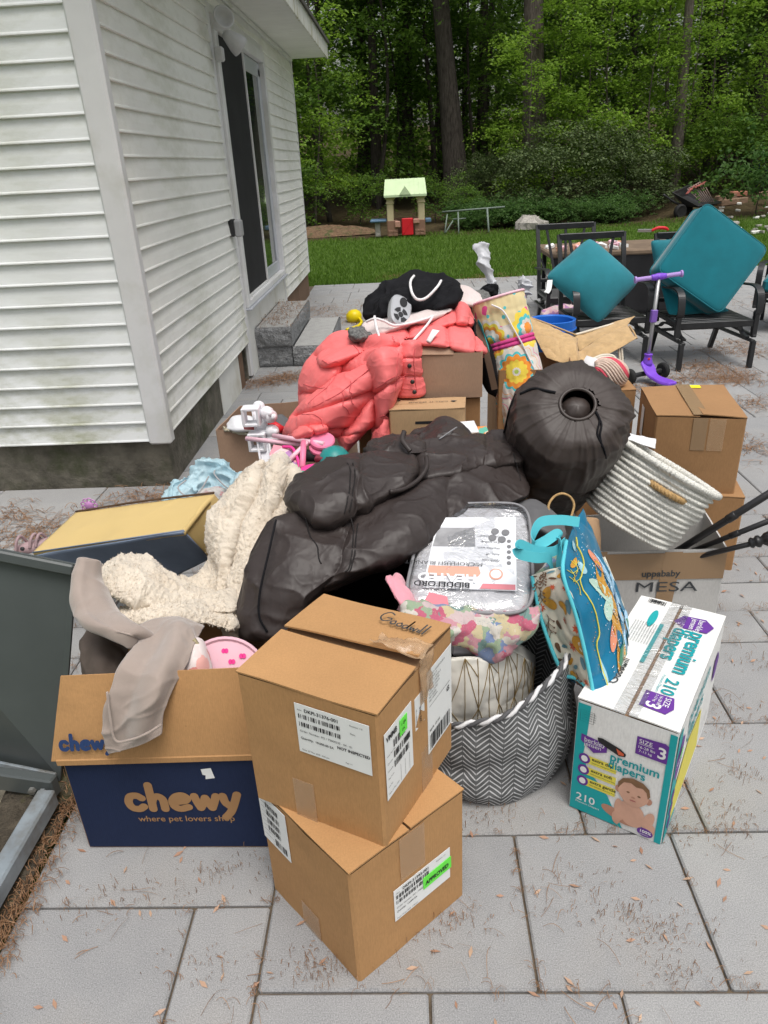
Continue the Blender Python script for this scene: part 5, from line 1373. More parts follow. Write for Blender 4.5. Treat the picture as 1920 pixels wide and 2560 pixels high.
ob('sack_body', A.reshape(-1, 3), gridf(nu, nv, False, True)[:, ::-1], SACKM, sk, smooth=True)
mb = MB(); mb.add(*tube([b-.012*ax+.062*(math.cos(q)*ref+math.sin(q)*ref2)*(1+.03*math.sin(q*2)) for q in np.linspace(0, 2*math.pi, 80, endpoint=False)], .0065, 8, closed=True)); mb.build('mouth_hem', SACKM, sk, smooth=True)
V, F = lathe([(.059, -.05), (.057, -.025), (.050, -.002), (.034, .012), (.018, .018), (.001, .02)], b-.038*ax, ax, 48, ref)
V = V+fbm(V*22, 3, 2)[:, None]*.010*ax; ob('inner_lining', V, F, SACKM, sk, smooth=True)
def onsack(px, py, off=.004):
    d = ray(px, py); o = np.array([0, 0, CAMH]); pts = A.reshape(-1, 3); v = pts-o; dn = d/np.linalg.norm(d)
    tt = v @ dn; ds = np.linalg.norm(v-tt[:, None]*dn, axis=1); i = np.argmin(ds+.15*tt); return pts[i]-dn*off
mb = MB()
mb.add(*tube([onsack(1489, 1028), onsack(1497, 1052), onsack(1494, 1085), onsack(1508, 1120), onsack(1516, 1145)], .0035, 6, 24)); mb.add(*tube([onsack(1491, 1030), onsack(1503, 1060), onsack(1501, 1090), onsack(1505, 1118)], .0035, 6, 24))
mb.build('drawcord', BLACKC, sk, smooth=True)
mb = MB(); mb.add(*tube([onsack(x, y, .002) for x, y in ((1300, 985), (1335, 970), (1365, 975), (1388, 982))], .0055, 6, 20)); mb.build('zip', BLACKC, sk, smooth=True)
mb = MB(); mb.add(*tube([onsack(x, y, .001) for x, y in ((1290, 985), (1270, 1020), (1252, 1060), (1243, 1085))], .0040, 6, 20)); mb.build('piping', BLACKC, sk, smooth=True)

# --- coral puffer coat over the stack
pk = thing('puffer_coat', (-.1, 3.3, .2), 'coral pink quilted puffer coat draped over the carton stack', 'coat')
Q = lambda zx, zy, Y: (720+.3014*zx, 640+.3014*zy, Y)
def pink(name, cols, nu, nv, n, sl, dep, wr, sd, **k):
    V, F, uv = loft(rolls(cols, **k), int(nu*1.4), int(nv*1.4), both(puff(n, sl, dep*1.35, wr*.7, sd, .07), creases(.0030, sd, 9.0))); return ob(name, V, F, PINKC, pk, smooth=True)
pink('back_panel', [(Q(520, 628, 3.62), Q(560, 700, 3.50), Q(640, 800, 3.42)), (Q(380, 660, 3.62), Q(440, 760, 3.46), Q(500, 870, 3.38)), (Q(250, 780, 3.60), Q(330, 860, 3.42), Q(430, 940, 3.35)), (Q(150, 900, 3.56), Q(255, 960, 3.38), Q(390, 990, 3.32)), (Q(105, 1050, 3.52), Q(200, 1090, 3.36), Q(310, 1100, 3.32)), (Q(105, 1190, 3.50), Q(150, 1205, 3.36), Q(215, 1215, 3.32))], 110, 70, 2.2, .5, .022, .004, 21, under=(.12, -.04), up=(.10, -.10))
pink('hem_roll', [(Q(270, 830, 3.50), Q(310, 860, 3.36), Q(380, 890, 3.32)), (Q(430, 745, 3.56), Q(500, 785, 3.38), Q(560, 830, 3.34)), (Q(620, 670, 3.60), Q(680, 720, 3.42), Q(720, 775, 3.36)), (Q(820, 605, 3.62), Q(860, 655, 3.46), Q(890, 710, 3.38)), (Q(1000, 560, 3.64), Q(1040, 610, 3.48), Q(1075, 670, 3.40)), (Q(1170, 560, 3.62), Q(1190, 590, 3.50), Q(1190, 620, 3.44))], 110, 60, 2.6, .4, .018, .004, 22, under=(.12, -.06), up=(.05, -.12))
pink('coat_body', [(Q(600, 735, 3.46), Q(770, 705, 3.32), Q(935, 735, 3.28)), (Q(600, 800, 3.42), Q(780, 790, 3.28), Q(925, 800, 3.25)), (Q(520, 880, 3.38), Q(680, 900, 3.22), Q(920, 920, 3.24)), (Q(400, 990, 3.36), Q(580, 1030, 3.17), Q(800, 1060, 3.24)), (Q(280, 1110, 3.34), Q(460, 1150, 3.14), Q(740, 1190, 3.24)), (Q(150, 1210, 3.34), Q(330, 1270, 3.12), Q(640, 1290, 3.24)), (Q(60, 1320, 3.34), Q(240, 1360, 3.12), Q(540, 1400, 3.22)), (Q(-10, 1420, 3.34), Q(180, 1440, 3.14), Q(420, 1470, 3.20))], 130, 120, 2.3, 1.7, .026, .005, 23, under=(.10, -.02), up=(.08, -.06))
pink('sleeve', [(Q(645, 890, 3.26), Q(760, 840, 3.12), Q(915, 850, 3.20)), (Q(690, 1060, 3.24), Q(800, 1040, 3.08), Q(918, 1040, 3.18)), (Q(725, 1200, 3.22), Q(790, 1195, 3.08), Q(880, 1180, 3.16)), (Q(735, 1350, 3.20), Q(780, 1350, 3.08), Q(836, 1340, 3.14)), (Q(708, 1535, 3.18), Q(765, 1545, 3.06), Q(836, 1515, 3.12))], 110, 60, 2.4, .7, .020, .005, 24, under=(.08, .0), up=(.08, .0))
pink('front_panel', [(Q(930, 740, 3.34), Q(1020, 730, 3.24), Q(1105, 738, 3.32)), (Q(925, 860, 3.26), Q(1000, 860, 3.22), Q(1085, 860, 3.26)), (Q(915, 1000, 3.25), Q(1005, 1000, 3.22), Q(1098, 1000, 3.26)), (Q(895, 1150, 3.25), Q(1000, 1150, 3.22), Q(1118, 1145, 3.26))], 60, 50, 3.0, .0, .008, .003, 25, under=(.03, .0), up=(.03, .0))
for x, y in ((1008, 912), (1032, 1044), (1049, 1128)):
    mb = MB(); mb.add(*lathe([(.001, 0), (.010, 0), (.010, .004), (.006, .006), (.001, .0065)], P(*Q(x, y, 3.205)), (0, -1, .2), 14)); mb.build('snap', mat('snap_metal', (.06, .055, .05), .35, .1, metal=.7), pk, smooth=True)
pink('tail', [(Q(560, 1340, 3.24), Q(650, 1280, 3.14), Q(730, 1190, 3.22)), (Q(500, 1420, 3.22), Q(620, 1400, 3.12), Q(725, 1370, 3.20)), (Q(425, 1500, 3.20), Q(520, 1500, 3.12), Q(600, 1495, 3.18)), (Q(455, 1610, 3.18), Q(472, 1615, 3.14), Q(490, 1610, 3.16))], 50, 50, 1.6, .3, .012, .005, 26, under=(.05, .0), up=(.05, .0))
pink('cuff', [(Q(20, 1470, 3.26), Q(70, 1480, 3.10), Q(90, 1520, 3.10)), (Q(110, 1415, 3.22), Q(180, 1440, 3.06), Q(210, 1500, 3.10)), (Q(220, 1400, 3.20), Q(280, 1420, 3.08), Q(305, 1470, 3.12))], 50, 50, 1.7, .2, .012, .005, 27, under=(.10, -.02), up=(.06, -.04))
pink('collar_roll', [(Q(1080, 640, 3.44), Q(1090, 690, 3.34), Q(1115, 728, 3.32)), (Q(1200, 590, 3.50), Q(1230, 670, 3.34), Q(1255, 745, 3.31)), (Q(1340, 558, 3.54), Q(1370, 670, 3.35), Q(1400, 780, 3.31)), (Q(1470, 580, 3.54), Q(1500, 690, 3.36), Q(1500, 795, 3.31)), (Q(1560, 690, 3.50), Q(1600, 740, 3.38), Q(1612, 790, 3.33))], 80, 60, 2.2, .3, .014, .006, 28, under=(.14, -.01), up=(.06, -.14))
pink('shoulder_roll', [(Q(1170, 530, 3.62), Q(1190, 570, 3.50), Q(1200, 610, 3.46)), (Q(1290, 460, 3.66), Q(1330, 520, 3.50), Q(1350, 570, 3.46)), (Q(1420, 398, 3.68), Q(1450, 480, 3.50), Q(1450, 565, 3.46)), (Q(1490, 430, 3.66), Q(1512, 500, 3.54), Q(1500, 570, 3.48))], 60, 50, 2.0, .3, .012, .006, 29, under=(.12, -.05), up=(.05, -.14))
V, F, _, _, _ = sheet([[P(*Q(1145+110*f+20*g, 700-90*f+20*g, 3.29+.06*f)) for g in np.linspace(0, 1, 3)] for f in np.linspace(0, 1, 4)], 12, 6, .0012)
V, F, _, _, _ = sheet([[P(*Q(x, y, Yq)) for x, y, Yq in row] for row in (((1145, 705, 3.30), (1180, 722, 3.29)), ((1175, 650, 3.31), (1222, 662, 3.30)), ((1198, 608, 3.33), (1258, 620, 3.32)))], 10, 6, .0012)
ob('care_label', V, F, LABEL, pk, smooth=True)

PV = np.concatenate([world_v(o_) for o_ in pk.children if not o_.name.startswith(('snap', 'care'))])
SEAMP = mat('coral_thread', (.60, .095, .105), .7, .1, bump=0)
for pts in ([(185, 1262), (300, 1190), (420, 1120), (540, 1020), (650, 935)], [(110, 1065), (190, 1090), (290, 1080)], [(150, 1215), (230, 1140), (330, 1060), (420, 930)], [(430, 1120), (460, 1220), (520, 1330)], [(510, 1020), (505, 1120), (560, 1240)], [(710, 1120), (800, 1070), (915, 1000)], [(270, 850), (330, 890), (420, 890)], [(545, 720), (580, 760), (600, 790)], [(850, 650), (880, 690)], [(930, 790), (925, 900), (920, 1010), (905, 1150)], [(1075, 760), (1060, 860), (1070, 1000), (1085, 1140)], [(930, 1010), (1000, 1000), (1085, 995)], [(740, 1350), (790, 1345), (835, 1330)], [(100, 1300), (200, 1310), (300, 1400)]):
    seam(pk, PV, [(720+.3014*x, 640+.3014*y) for x, y in pts], .0022, SEAMP, off=.0010)

# --- things lying on the coral coat
gar = thing('black_garment', (.0, 3.6, 1.0), 'black cotton garment bunched on top of the coral coat', 'garment')
V, F, uv = loft(rolls([(Q(700, 330, 3.86), Q(690, 410, 3.74), Q(690, 490, 3.68)), (Q(800, 260, 3.90), Q(800, 370, 3.66), Q(800, 500, 3.60)), (Q(930, 180, 3.94), Q(930, 300, 3.66), Q(960, 420, 3.58)), (Q(1070, 150, 3.96), Q(1100, 280, 3.68), Q(1130, 440, 3.58)), (Q(1210, 165, 3.94), Q(1260, 290, 3.68), Q(1260, 430, 3.58)), (Q(1360, 210, 3.88), Q(1385, 300, 3.72), Q(1385, 390, 3.64))], under=(.12, -.04), up=(.08, -.16)), 90, 70, wrinkle(.016, (9, 9, 12), 41, .9, (13, 13, 20)))
ob('cloth', V, F, BLACKC, gar, smooth=True)
V, F, uv = loft(rolls([(Q(1120, 420, 3.66), Q(1130, 440, 3.60), Q(1160, 458, 3.58)), (Q(1240, 330, 3.70), Q(1260, 380, 3.58), Q(1260, 440, 3.55)), (Q(1370, 205, 3.82), Q(1390, 300, 3.64), Q(1385, 400, 3.58))], under=(.08, -.04), up=(.06, -.1)), 40, 40, wrinkle(.008, (12, 12, 12), 43))
ob('folded_edge', V, F, BLACKC, gar, smooth=True)
V, F, uv = loft(rolls([(Q(1360, 245, 3.9), Q(1350, 310, 3.76), Q(1380, 370, 3.70)), (Q(1470, 250, 3.92), Q(1480, 330, 3.74), Q(1480, 410, 3.68)), (Q(1570, 310, 3.90), Q(1590, 350, 3.80), Q(1560, 420, 3.72))], under=(.14, -.03), up=(.08, -.12)), 40, 40, wrinkle(.006, (10, 10, 10), 45))
ob('blush_cushion', V, F, PILLOW, None, smooth=True, label='blush plush cushion tucked behind the black garment', cat='cushion')
V, F, uv = loft(rolls([(Q(640, 560, 3.60), Q(650, 620, 3.50), Q(650, 690, 3.46)), (Q(800, 520, 3.64), Q(830, 570, 3.50), Q(850, 620, 3.46)), (Q(1000, 460, 3.66), Q(1020, 510, 3.52), Q(1040, 560, 3.48)), (Q(1160, 430, 3.66), Q(1200, 470, 3.56), Q(1180, 530, 3.50)), (Q(1320, 400, 3.68), Q(1340, 430, 3.58), Q(1330, 470, 3.54))], under=(.12, -.04), up=(.06, -.1)), 60, 40, wrinkle(.010, (9, 9, 12), 47))
ob('plush_robe', V, F, PILLOW, None, smooth=True, label='pale plush robe under the silver heater and cord', cat='robe')
V, F, uv = loft(rolls([(Q(530, 590, 3.52), Q(530, 640, 3.42), Q(560, 705, 3.40)), (Q(600, 585, 3.54), Q(620, 640, 3.40), Q(620, 700, 3.38)), (Q(670, 630, 3.50), Q(675, 650, 3.44), Q(665, 670, 3.42))], under=(.06, -.02), up=(.05, -.06)), 30, 30, lambda u, v, p: fbm(p*50, 3, 3)*.007)
ob('grey_hat', V, F, GREYFUR, None, smooth=True, label='small grey tweed knit lying on the coral coat', cat='knitwear')
V, F, uv = loft(rolls([(Q(1520, 300, 3.96), Q(1540, 340, 3.88), Q(1540, 430, 3.80)), (Q(1600, 290, 4.0), Q(1620, 340, 3.86), Q(1610, 400, 3.82)), (Q(1660, 320, 3.98), Q(1680, 350, 3.90), Q(1660, 400, 3.86))], under=(.08, -.05), up=(.05, -.1)), 30, 30, lambda u, v, p: fbm(p*45, 3, 6)*.012)
ob('grey_knit', V, F, GREYFUR, None, smooth=True, label='grey flecked knit behind the floral quilt roll', cat='knitwear')
# silver controller
rm = thing('remote_controller', (-.05, 3.5, 1.0), 'silver controller with dark buttons propped against the black garment', 'controller')
p0, p1 = P(*Q(905, 585, 3.47)), P(*Q(945, 345, 3.60)); upd = (p1-p0)/np.linalg.norm(p1-p0); side = np.cross(upd, np.array([.35, -.9, .25])); side /= np.linalg.norm(side); nn = np.cross(side, upd)
if nn[1] > 0: nn = -nn; side = -side
Lr = np.linalg.norm(p1-p0)
ring = lambda k, h: [(p0+p1)/2+nn*h+upd*(k*Lr*.5*math.copysign(abs(math.sin(q))**.7, math.sin(q)))+side*(k*.055*math.copysign(abs(math.cos(q))**.7, math.cos(q))*(1-.18*math.sin(q)*-1)) for q in np.linspace(0, 2*math.pi, 28, endpoint=False)]
R_ = np.array([ring(.80, -.028), ring(.97, -.02), ring(1, 0), ring(.97, .014), ring(.84, .021)])
mb = MB(); mb.add(R_.reshape(-1, 3), [tuple(f_) for f_ in gridf(5, 28, False, True)]+[tuple(range(28))[::-1], tuple(4*28+k for k in range(28))]); mb.build('casing', SILVER, rm, smooth=False)
pc = Plane((p0+p1)/2+nn*.0215, side, upd)
if pc.n @ nn < 0: pc = Plane((p0+p1)/2+nn*.0215, -side, upd)
mb = MB(); pc.disc(mb, .004, .044, .020, .028, e=.001); mb.build('display', INK, rm)
for k, (q0, q1) in enumerate(((.3, 1.35), (1.75, 2.85), (3.4, 4.5), (4.9, 5.95))):
    mb = MB(); n_ = 8; o = [(.037*math.cos(q), -.030+.040*math.sin(q)) for q in np.linspace(q0, q1, n_)]; i_ = [(.016*math.cos(q), -.030+.018*math.sin(q)) for q in np.linspace(q1, q0, n_)]
    pc.poly(mb, o+i_, e=.001); mb.build('button', DKPL, rm)
mb = MB(); pc.disc(mb, 0, -.030, .013, .015, e=.001); mb.build('button', DKPL, rm)
def cord(name, pts, r, label, m=CORD, k=70):
    V, F = tube(pts, r, 8, k); return ob(name, V, F, m, None, smooth=True, label=label, cat='cord')
cord('charging_cable', [P(*Q(x, y, Yq)) for x, y, Yq in ((1270, 205, 3.72), (1235, 260, 3.60), (1150, 345, 3.56), (1080, 362, 3.55), (1035, 320, 3.56), (1015, 250, 3.62), (1020, 200, 3.70), (1045, 165, 3.80))], .0065, 'white flat cord looped over the black garment')
cord('charging_cable', [P(*Q(x, y, Yq)) for x, y, Yq in ((650, 545, 3.48), (720, 520, 3.46), (800, 540, 3.45), (880, 575, 3.44), (1000, 560, 3.45), (1150, 520, 3.47), (1200, 500, 3.48), (1150, 575, 3.42), (1050, 690, 3.32), (980, 770, 3.27), (910, 795, 3.26), (830, 770, 3.27), (770, 690, 3.32), (735, 600, 3.40), (718, 500, 3.48))], .0060, 'white cord hanging in a long loop over the coral coat', k=120)

# --- rolled floral quilt
qr = thing('rolled_quilt', (.55, 3.7, .7), 'rolled floral quilt tied with a pink strap in the tall carton', 'quilt')
qa, qb = P(1302, 985, 3.62), P(1243, 745, 3.74); qx = (qb-qa)/np.linalg.norm(qb-qa); qL = np.linalg.norm(qb-qa); qa = qa-qx*.25; qL += .25
qref = np.cross(qx, np.array([0., -1, 0])); qref /= np.linalg.norm(qref); qref2 = np.cross(qx, qref)
if qref2[1] > 0: qref2 = -qref2
nu, nv = 90, 90; SP, TH = np.meshgrid(np.linspace(0, 1, nu), np.arange(nv)/nv*2*math.pi, indexing='ij')
rq = .125+.006*np.sin(TH*2+1)+.004*np.abs(np.sin(SP*28))**.4-.004+.004*np.abs(np.sin(TH*12))**.4
rq = rq-.016*np.exp(-((SP-.70)/.025)**2)
G = qa+SP[..., None]*qL*qx+rq[..., None]*(np.cos(TH)[..., None]*qref+np.sin(TH)[..., None]*qref2); G += fbm(G*10, 3, 2)[..., None]*.006*qref2
uvq = np.stack([TH*.125, SP*qL], -1).reshape(-1, 2)
# printed flower: rings about a centre, in cloth metres
t = NT('floral_quilt_print')
sp2 = t.node('ShaderNodeSeparateXYZ'); t.l.new(t.tc.outputs['UV'], sp2.inputs[0])
def flower(cx, cy, R0, pet, base, cols, rot=0.0):
    dx = t.math('SUBTRACT', sp2.outputs[0], cx); dy = t.math('SUBTRACT', sp2.outputs[1], cy)
    rr_ = t.math('SQRT', t.math('ADD', t.math('MULTIPLY', dx, dx), t.math('MULTIPLY', dy, dy))); an = t.math('ARCTAN2', dy, dx)
    wob = t.math('MULTIPLY_ADD', t.math('ABSOLUTE', t.math('SINE', t.math('MULTIPLY_ADD', an, pet, rot))), -.16, 1.08)
    q_ = t.math('DIVIDE', t.math('MULTIPLY', rr_, wob), R0)
    cc = t.ramp(q_, cols, 'CONSTANT'); return t.mix(t.math('LESS_THAN', q_, 1.0), base, cc)
OR, YE, TE, WHt, PKq, GRq = (.80, .28, .045), (.82, .62, .08), (.10, .52, .55), (.72, .66, .60), (.75, .10, .32), (.40, .52, .10)
big = [(0, GRq), (.07, WHt), (.13, YE), (.36, OR), (.52, TE), (.60, WHt), (.78, OR), (.80, WHt), (.93, PKq), (.96, WHt)]
base = t.mix(t.math('GREATER_THAN', sp2.outputs[1], .60), (.70, .64, .58), (.72, .60, .34))
base = t.mix(t.math('GREATER_THAN', t.noise(9, 2, .5, t.vec(src='UV')), .60), base, PKq)
base = t.mix(t.math('LESS_THAN', t.vor(22, t.vec(src='UV')), .22), base, TE)
cq = flower(.20, .37, .150, 6, base, big); cq = flower(.42, .17, .13, 5, cq, big); cq = flower(.02, .12, .12, 5, cq, big); cq = flower(.30, .545, .10, 5, cq, [(0, YE), (.2, TE), (.3, WHt), (.55, OR), (.7, YE), (.85, WHt)]); cq = flower(.08, .56, .09, 5, cq, [(0, OR), (.3, WHt), (.5, TE), (.7, YE)])
QUILTM = t.set(col=cq, rough=.9, spec=.1, sheen=.2, normal=t.bump(t.noise(60), .3, .004))
TH0 = TH*.125
mb = MB(); ob('quilt', G.reshape(-1, 3), gridf(nu, nv, False, True), QUILTM, qr, smooth=True, uv=uvq)
for e_, s_ in ((0, -1), (nu-1, 1)):
    c_ = G[e_].mean(0); V = np.concatenate([G[e_], c_+(G[e_]-c_)*.8+qx*s_*.006, c_[None]-qx*s_*.01]); n_ = nv
    F = [(k, (k+1) % n_, n_+(k+1) % n_, n_+k) for k in range(n_)]+[(n_+k, n_+(k+1) % n_, 2*n_) for k in range(n_)]
    ob('rolled_end', V, F, QUILTM, qr, smooth=True)
mb = MB(); mb.add(*tube(G[nu-1], .007, 8, closed=True)); mb.build('pink_binding', PINKL, qr, smooth=True)
kk = int(nu*.70); mb = MB()
for o_, rr_ in ((-.014, .012), (.006, .011)): mb.add(*tube(G[kk]+(G[kk]-G[kk].mean(0))*.05+qx*o_, rr_, 8, closed=True))
mb.build('strap', HOTP if False else mat('magenta_cloth', (.60, .06, .24), .85, .12, bump=.3, bs=80), qr, smooth=True)
th1 = lambda s_, q_: qa+s_*qL*qx+.134*(math.cos(q_)*qref+math.sin(q_)*qref2)
mb = MB(); mb.add(*tube([th1(.96, 1.9), th1(.90, 1.55), th1(.78, 1.35), th1(.66, 1.15), th1(.52, .95), th1(.42, .75)], .0045, 6, 40)); mb.build('tie', CORD, qr, smooth=True)

# --- white coiled-rope basket tipped in the open carton
bk_ = thing('rope_basket', (.95, 2.6, .2), 'white coiled rope basket with jute handles tipped in the open carton', 'basket')
c_bot, c_top = P(1566, 1316, 2.60), P(1674, 1168, 2.62); ba = (c_top-c_bot); bL = np.linalg.norm(ba); ba /= bL
mj = np.array([.86, -.10, -.5]); mj -= (mj @ ba)*ba; mj /= np.linalg.norm(mj); mn_ = np.cross(ba, mj)
if mn_[1] < 0: mn_ = -mn_
NC = 13; rows = []; nv = 360
q_ = np.arange(nv)/nv*2*math.pi
for i in range(NC):
    f_ = i/(NC-1); aa = .176+.032*f_; bb_ = .120+.022*f_-.030*f_*f_
    for k, dd in enumerate(np.linspace(-.5, .5, 6)[:-1]):
        h = (i+.5+dd)*bL/NC; bul = .013*math.cos(math.pi*dd*.98)
        tw = .0030*np.sin(q_*88+i*1.7+dd*5)*math.cos(math.pi*dd)
        wob = .009*np.sin(q_*2+i*.35)*f_+.004*np.sin(q_*5+i*1.3)
        rows.append(c_bot+h*ba+((aa+bul+tw+wob)*np.cos(q_))[:, None]*mj+((bb_+bul+tw+wob)*np.sin(q_))[:, None]*mn_)
outr = np.array(rows); inn = np.array([c_bot+(i+.5)*bL/NC*ba+((.166+.030*i/(NC-1)+.005*(i % 2))*np.cos(q_))[:, None]*mj+((.108+.022*i/(NC-1)-.028*(i/(NC-1))**2+.005*(i % 2))*np.sin(q_))[:, None]*mn_ for i in range(NC)])[::-1]
G = np.concatenate([outr, inn]); n0 = len(G)
mb = MB(); FF = [tuple(f_) for f_ in gridf(n0, nv, False, True)]; V = G.reshape(-1, 3)
FF.append(tuple(range(nv))); FF.append(tuple((n0-1)*nv+k for k in range(nv-1, -1, -1)))
nrm_c = np.cross(V[FF[3][1]]-V[FF[3][0]], V[FF[3][2]]-V[FF[3][0]])
if nrm_c @ (V[FF[3][0]]-c_bot) < 0: FF = [f_[::-1] for f_ in FF]
ob('coiled_wall', V, FF, ROPE, bk_, smooth=True)
V, F = tube(rows[-3]+ba*.012, .013, 10, closed=True); V = V+.0018*np.sin(np.arange(len(V))*.9)[:, None]*ba; ob('rim', V, F, ROPE, bk_, smooth=True)
def handle(ang0, ang1, f_, out, name='handle'):
    pts = []
    for s_ in np.linspace(0, 1, 7):
        q = ang0+(ang1-ang0)*s_; aa = .176+.032*f_+out*math.sin(math.pi*s_); bb_ = .118+.02*f_-.03*f_*f_+out*math.sin(math.pi*s_)
        pts.append(c_bot+(f_*bL-.012*math.sin(math.pi*s_)*3*0)*ba+aa*math.cos(q)*mj+bb_*math.sin(q)*mn_)
    p = cr(np.array(pts), 60); d = np.gradient(p, axis=0); d /= np.linalg.norm(d, axis=1, keepdims=True)
    u1 = np.cross(d, ba); u1 /= np.linalg.norm(u1, axis=1, keepdims=True); u2 = np.cross(d, u1); mb = MB()
    for k in range(3):
        w = np.arange(60)*.45+k*2.094; mb.add(*tube(p+.0062*(np.cos(w)[:, None]*u1+np.sin(w)[:, None]*u2), .0072, 7))
    mb.build(name, JUTE, bk_, smooth=True)
handle(-math.pi*.62, -math.pi*.36, .74, .026)
handle(math.pi*.34, math.pi*.52, .90, -.035)
V, F, _, _, _ = sheet([[P(1566+70*f_, 1098+26*f_-22*g_, 2.70+.05*g_) for g_ in np.linspace(0, 1, 4)] for f_ in np.linspace(0, 1, 4)], 20, 16, .003, wrinkle(.008, sd=5))
ob('white_lining', V, F, WHITEC, bk_, smooth=True)

# --- clear bag with the heated blanket
cbk = thing('blanket_bag', (.16, 1.95, .58), 'clear zip bag holding a heated blanket, lying on the patchwork quilt', 'bag')
BLp, BRp, TRp, TLp = P(1000, 1528, 1.74), P(1340, 1545, 1.70), P(1325, 1258, 2.20), P(1062, 1262, 2.22)
def blanket_shape(k0, k1, hgt, rc=.10):
    n_ = 80; per = []
    for q in np.linspace(0, 2*math.pi, n_, endpoint=False):
        x = math.copysign(abs(math.cos(q))**.36, math.cos(q)); y = math.copysign(abs(math.sin(q))**.36, math.sin(q))
        u_, v_ = .5+.5*x*k0*.985, .5+.5*y*k1*.985
        per.append(BLp*(1-u_)*(1-v_)+BRp*u_*(1-v_)+TRp*u_*v_+TLp*(1-u_)*v_)
    return np.array(per)
upn = np.cross(BRp-BLp, TLp-BLp); upn /= np.linalg.norm(upn)
def slabby(profile, disp_=None, top=True, inner_rings=8):
    R_ = [blanket_shape(k, k, 0)+upn*h for k, h in profile]
    last = profile[-1]
    for k in np.linspace(1, 0.02, inner_rings)[1:]: R_.append(blanket_shape(last[0]*k, last[0]*k, 0)+upn*(last[1]+.012*(1-k*k)))
    A_ = np.array(R_)
    if disp_ is not None: A_ = A_+disp_(A_)[..., None]*upn
    return A_.reshape(-1, 3), [tuple(f_[::-1]) for f_ in gridf(len(A_), 80, False, True)]
V, F = slabby([(.90, -.055), (.97, -.045), (.975, -.015), (.90, .004)], lambda p: fbm(p*14, 3, 3)*.008); V_, F_ = V, F
ob('blanket', V, [f_[::-1] for f_ in F], mat('pale_grey_plush', (.66, .66, .68), .95, .12, vs=9, bump=.4, bs=120, sheen=.3, col2=(.50, .49, .51)), cbk, smooth=True)
V, F = slabby([(.97, -.05), (1.0, -.03), (1.0, -.002), (.95, .012)], lambda p: fbm(p*13, 3, 8)*.007+.006*np.maximum(0, ridge(p*16, 4))**2)
ob('clear_cover', V, [f_[::-1] for f_ in F], CLEAR, cbk, smooth=True)
mb = MB(); mb.add(*tube(blanket_shape(1.0, 1.0, 0)+upn*.006, .0052, 8, closed=True)); mb.build('piping', GREYPIPE, cbk, smooth=True)
mb = MB(); mb.add(*tube(blanket_shape(1.005, 1.005, 0)-upn*.042, .0050, 8, closed=True)); mb.build('piping', GREYPIPE, cbk, smooth=True)
V = np.concatenate([blanket_shape(1.0, 1.0, 0)+upn*.004, blanket_shape(1.0, 1.0, 0)-upn*.04]); F = [(k, (k+1) % 80, 80+(k+1) % 80, 80+k) for k in range(80)]; ob('zip_band', V, F, GREYPIPE, cbk)
# card insert, printed upside down to the viewer
pb0 = TRp*.94+TLp*.06; cpl = Plane(BLp*.10*.14+BLp*.0+(BLp*(1-.14)+TLp*.14)*.0+TRp*.0, (1, 0, 0), (0, 1, 0))
def bl(u_, v_, h): return BLp*(1-u_)*(1-v_)+BRp*u_*(1-v_)+TRp*u_*v_+TLp*(1-u_)*v_+upn*h
def card(name, pts, m, h, parent): return ob(name, [bl(u_, v_, h) for u_, v_ in pts], [tuple(range(len(pts)))], m, parent)
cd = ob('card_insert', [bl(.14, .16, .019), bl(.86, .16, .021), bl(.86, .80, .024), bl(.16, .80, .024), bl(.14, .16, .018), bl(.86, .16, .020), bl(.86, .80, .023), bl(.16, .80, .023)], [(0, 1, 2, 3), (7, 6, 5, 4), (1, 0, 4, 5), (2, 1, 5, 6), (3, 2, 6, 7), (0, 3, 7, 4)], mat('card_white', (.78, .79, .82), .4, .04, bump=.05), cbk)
card('red_band', [(.58, .163), (.85, .163), (.85, .205), (.60, .205)], mat('glare_pale_red_ink', (.62, .22, .25), .5, .05, bump=0), .0225, cd)  # red paled in its colour to stand in for reflection off the clear cover
card('orange_band', [(.16, .262), (.56, .262), (.58, .290), (.56, .345), (.16, .345)], mat('glare_pale_orange_ink', (.72, .36, .27), .5, .05, bump=0), .0225, cd)  # orange also washed out, glare of the crinkled vinyl put into the ink
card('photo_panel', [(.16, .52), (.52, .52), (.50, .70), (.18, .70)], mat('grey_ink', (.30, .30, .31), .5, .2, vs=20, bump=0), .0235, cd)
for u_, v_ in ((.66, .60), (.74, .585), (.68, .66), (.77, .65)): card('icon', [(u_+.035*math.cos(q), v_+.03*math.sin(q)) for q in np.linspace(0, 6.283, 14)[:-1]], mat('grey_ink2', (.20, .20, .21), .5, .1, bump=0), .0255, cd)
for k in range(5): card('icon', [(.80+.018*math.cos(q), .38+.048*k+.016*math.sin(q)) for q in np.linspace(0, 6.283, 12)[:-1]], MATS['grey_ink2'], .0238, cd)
for k, (r_o, m_) in enumerate(((.055, 'glare_pale_orange_ink'), (.042, 'card_white'))): card('round_seal', [(.70+r_o*math.cos(q), .285+r_o*.85*math.sin(q)) for q in np.linspace(0, 6.283, 20)[:-1]], MATS[m_], .0230+.0006*k, cd)
ip = Plane(bl(.58, .335, .0262), -(BRp-BLp), -(TLp-BLp))
if ip.n @ upn < 0: ip.n = -ip.n
mb = MB(); ip.text(mb, 'HEATED', .012, .036, .046, e=.0, bold=.03); mb.build('lettering', WHITEP, cd)
mb = MB(); ip.text(mb, 'MICROPLUSH BLANKET', -.005, -.018, .022, e=.0); mb.build('lettering', INK, cd, kind='stuff'); mb = MB(); ip.text(mb, 'BIDDEFORD', .03, .070, .030, e=.0, bold=.02)
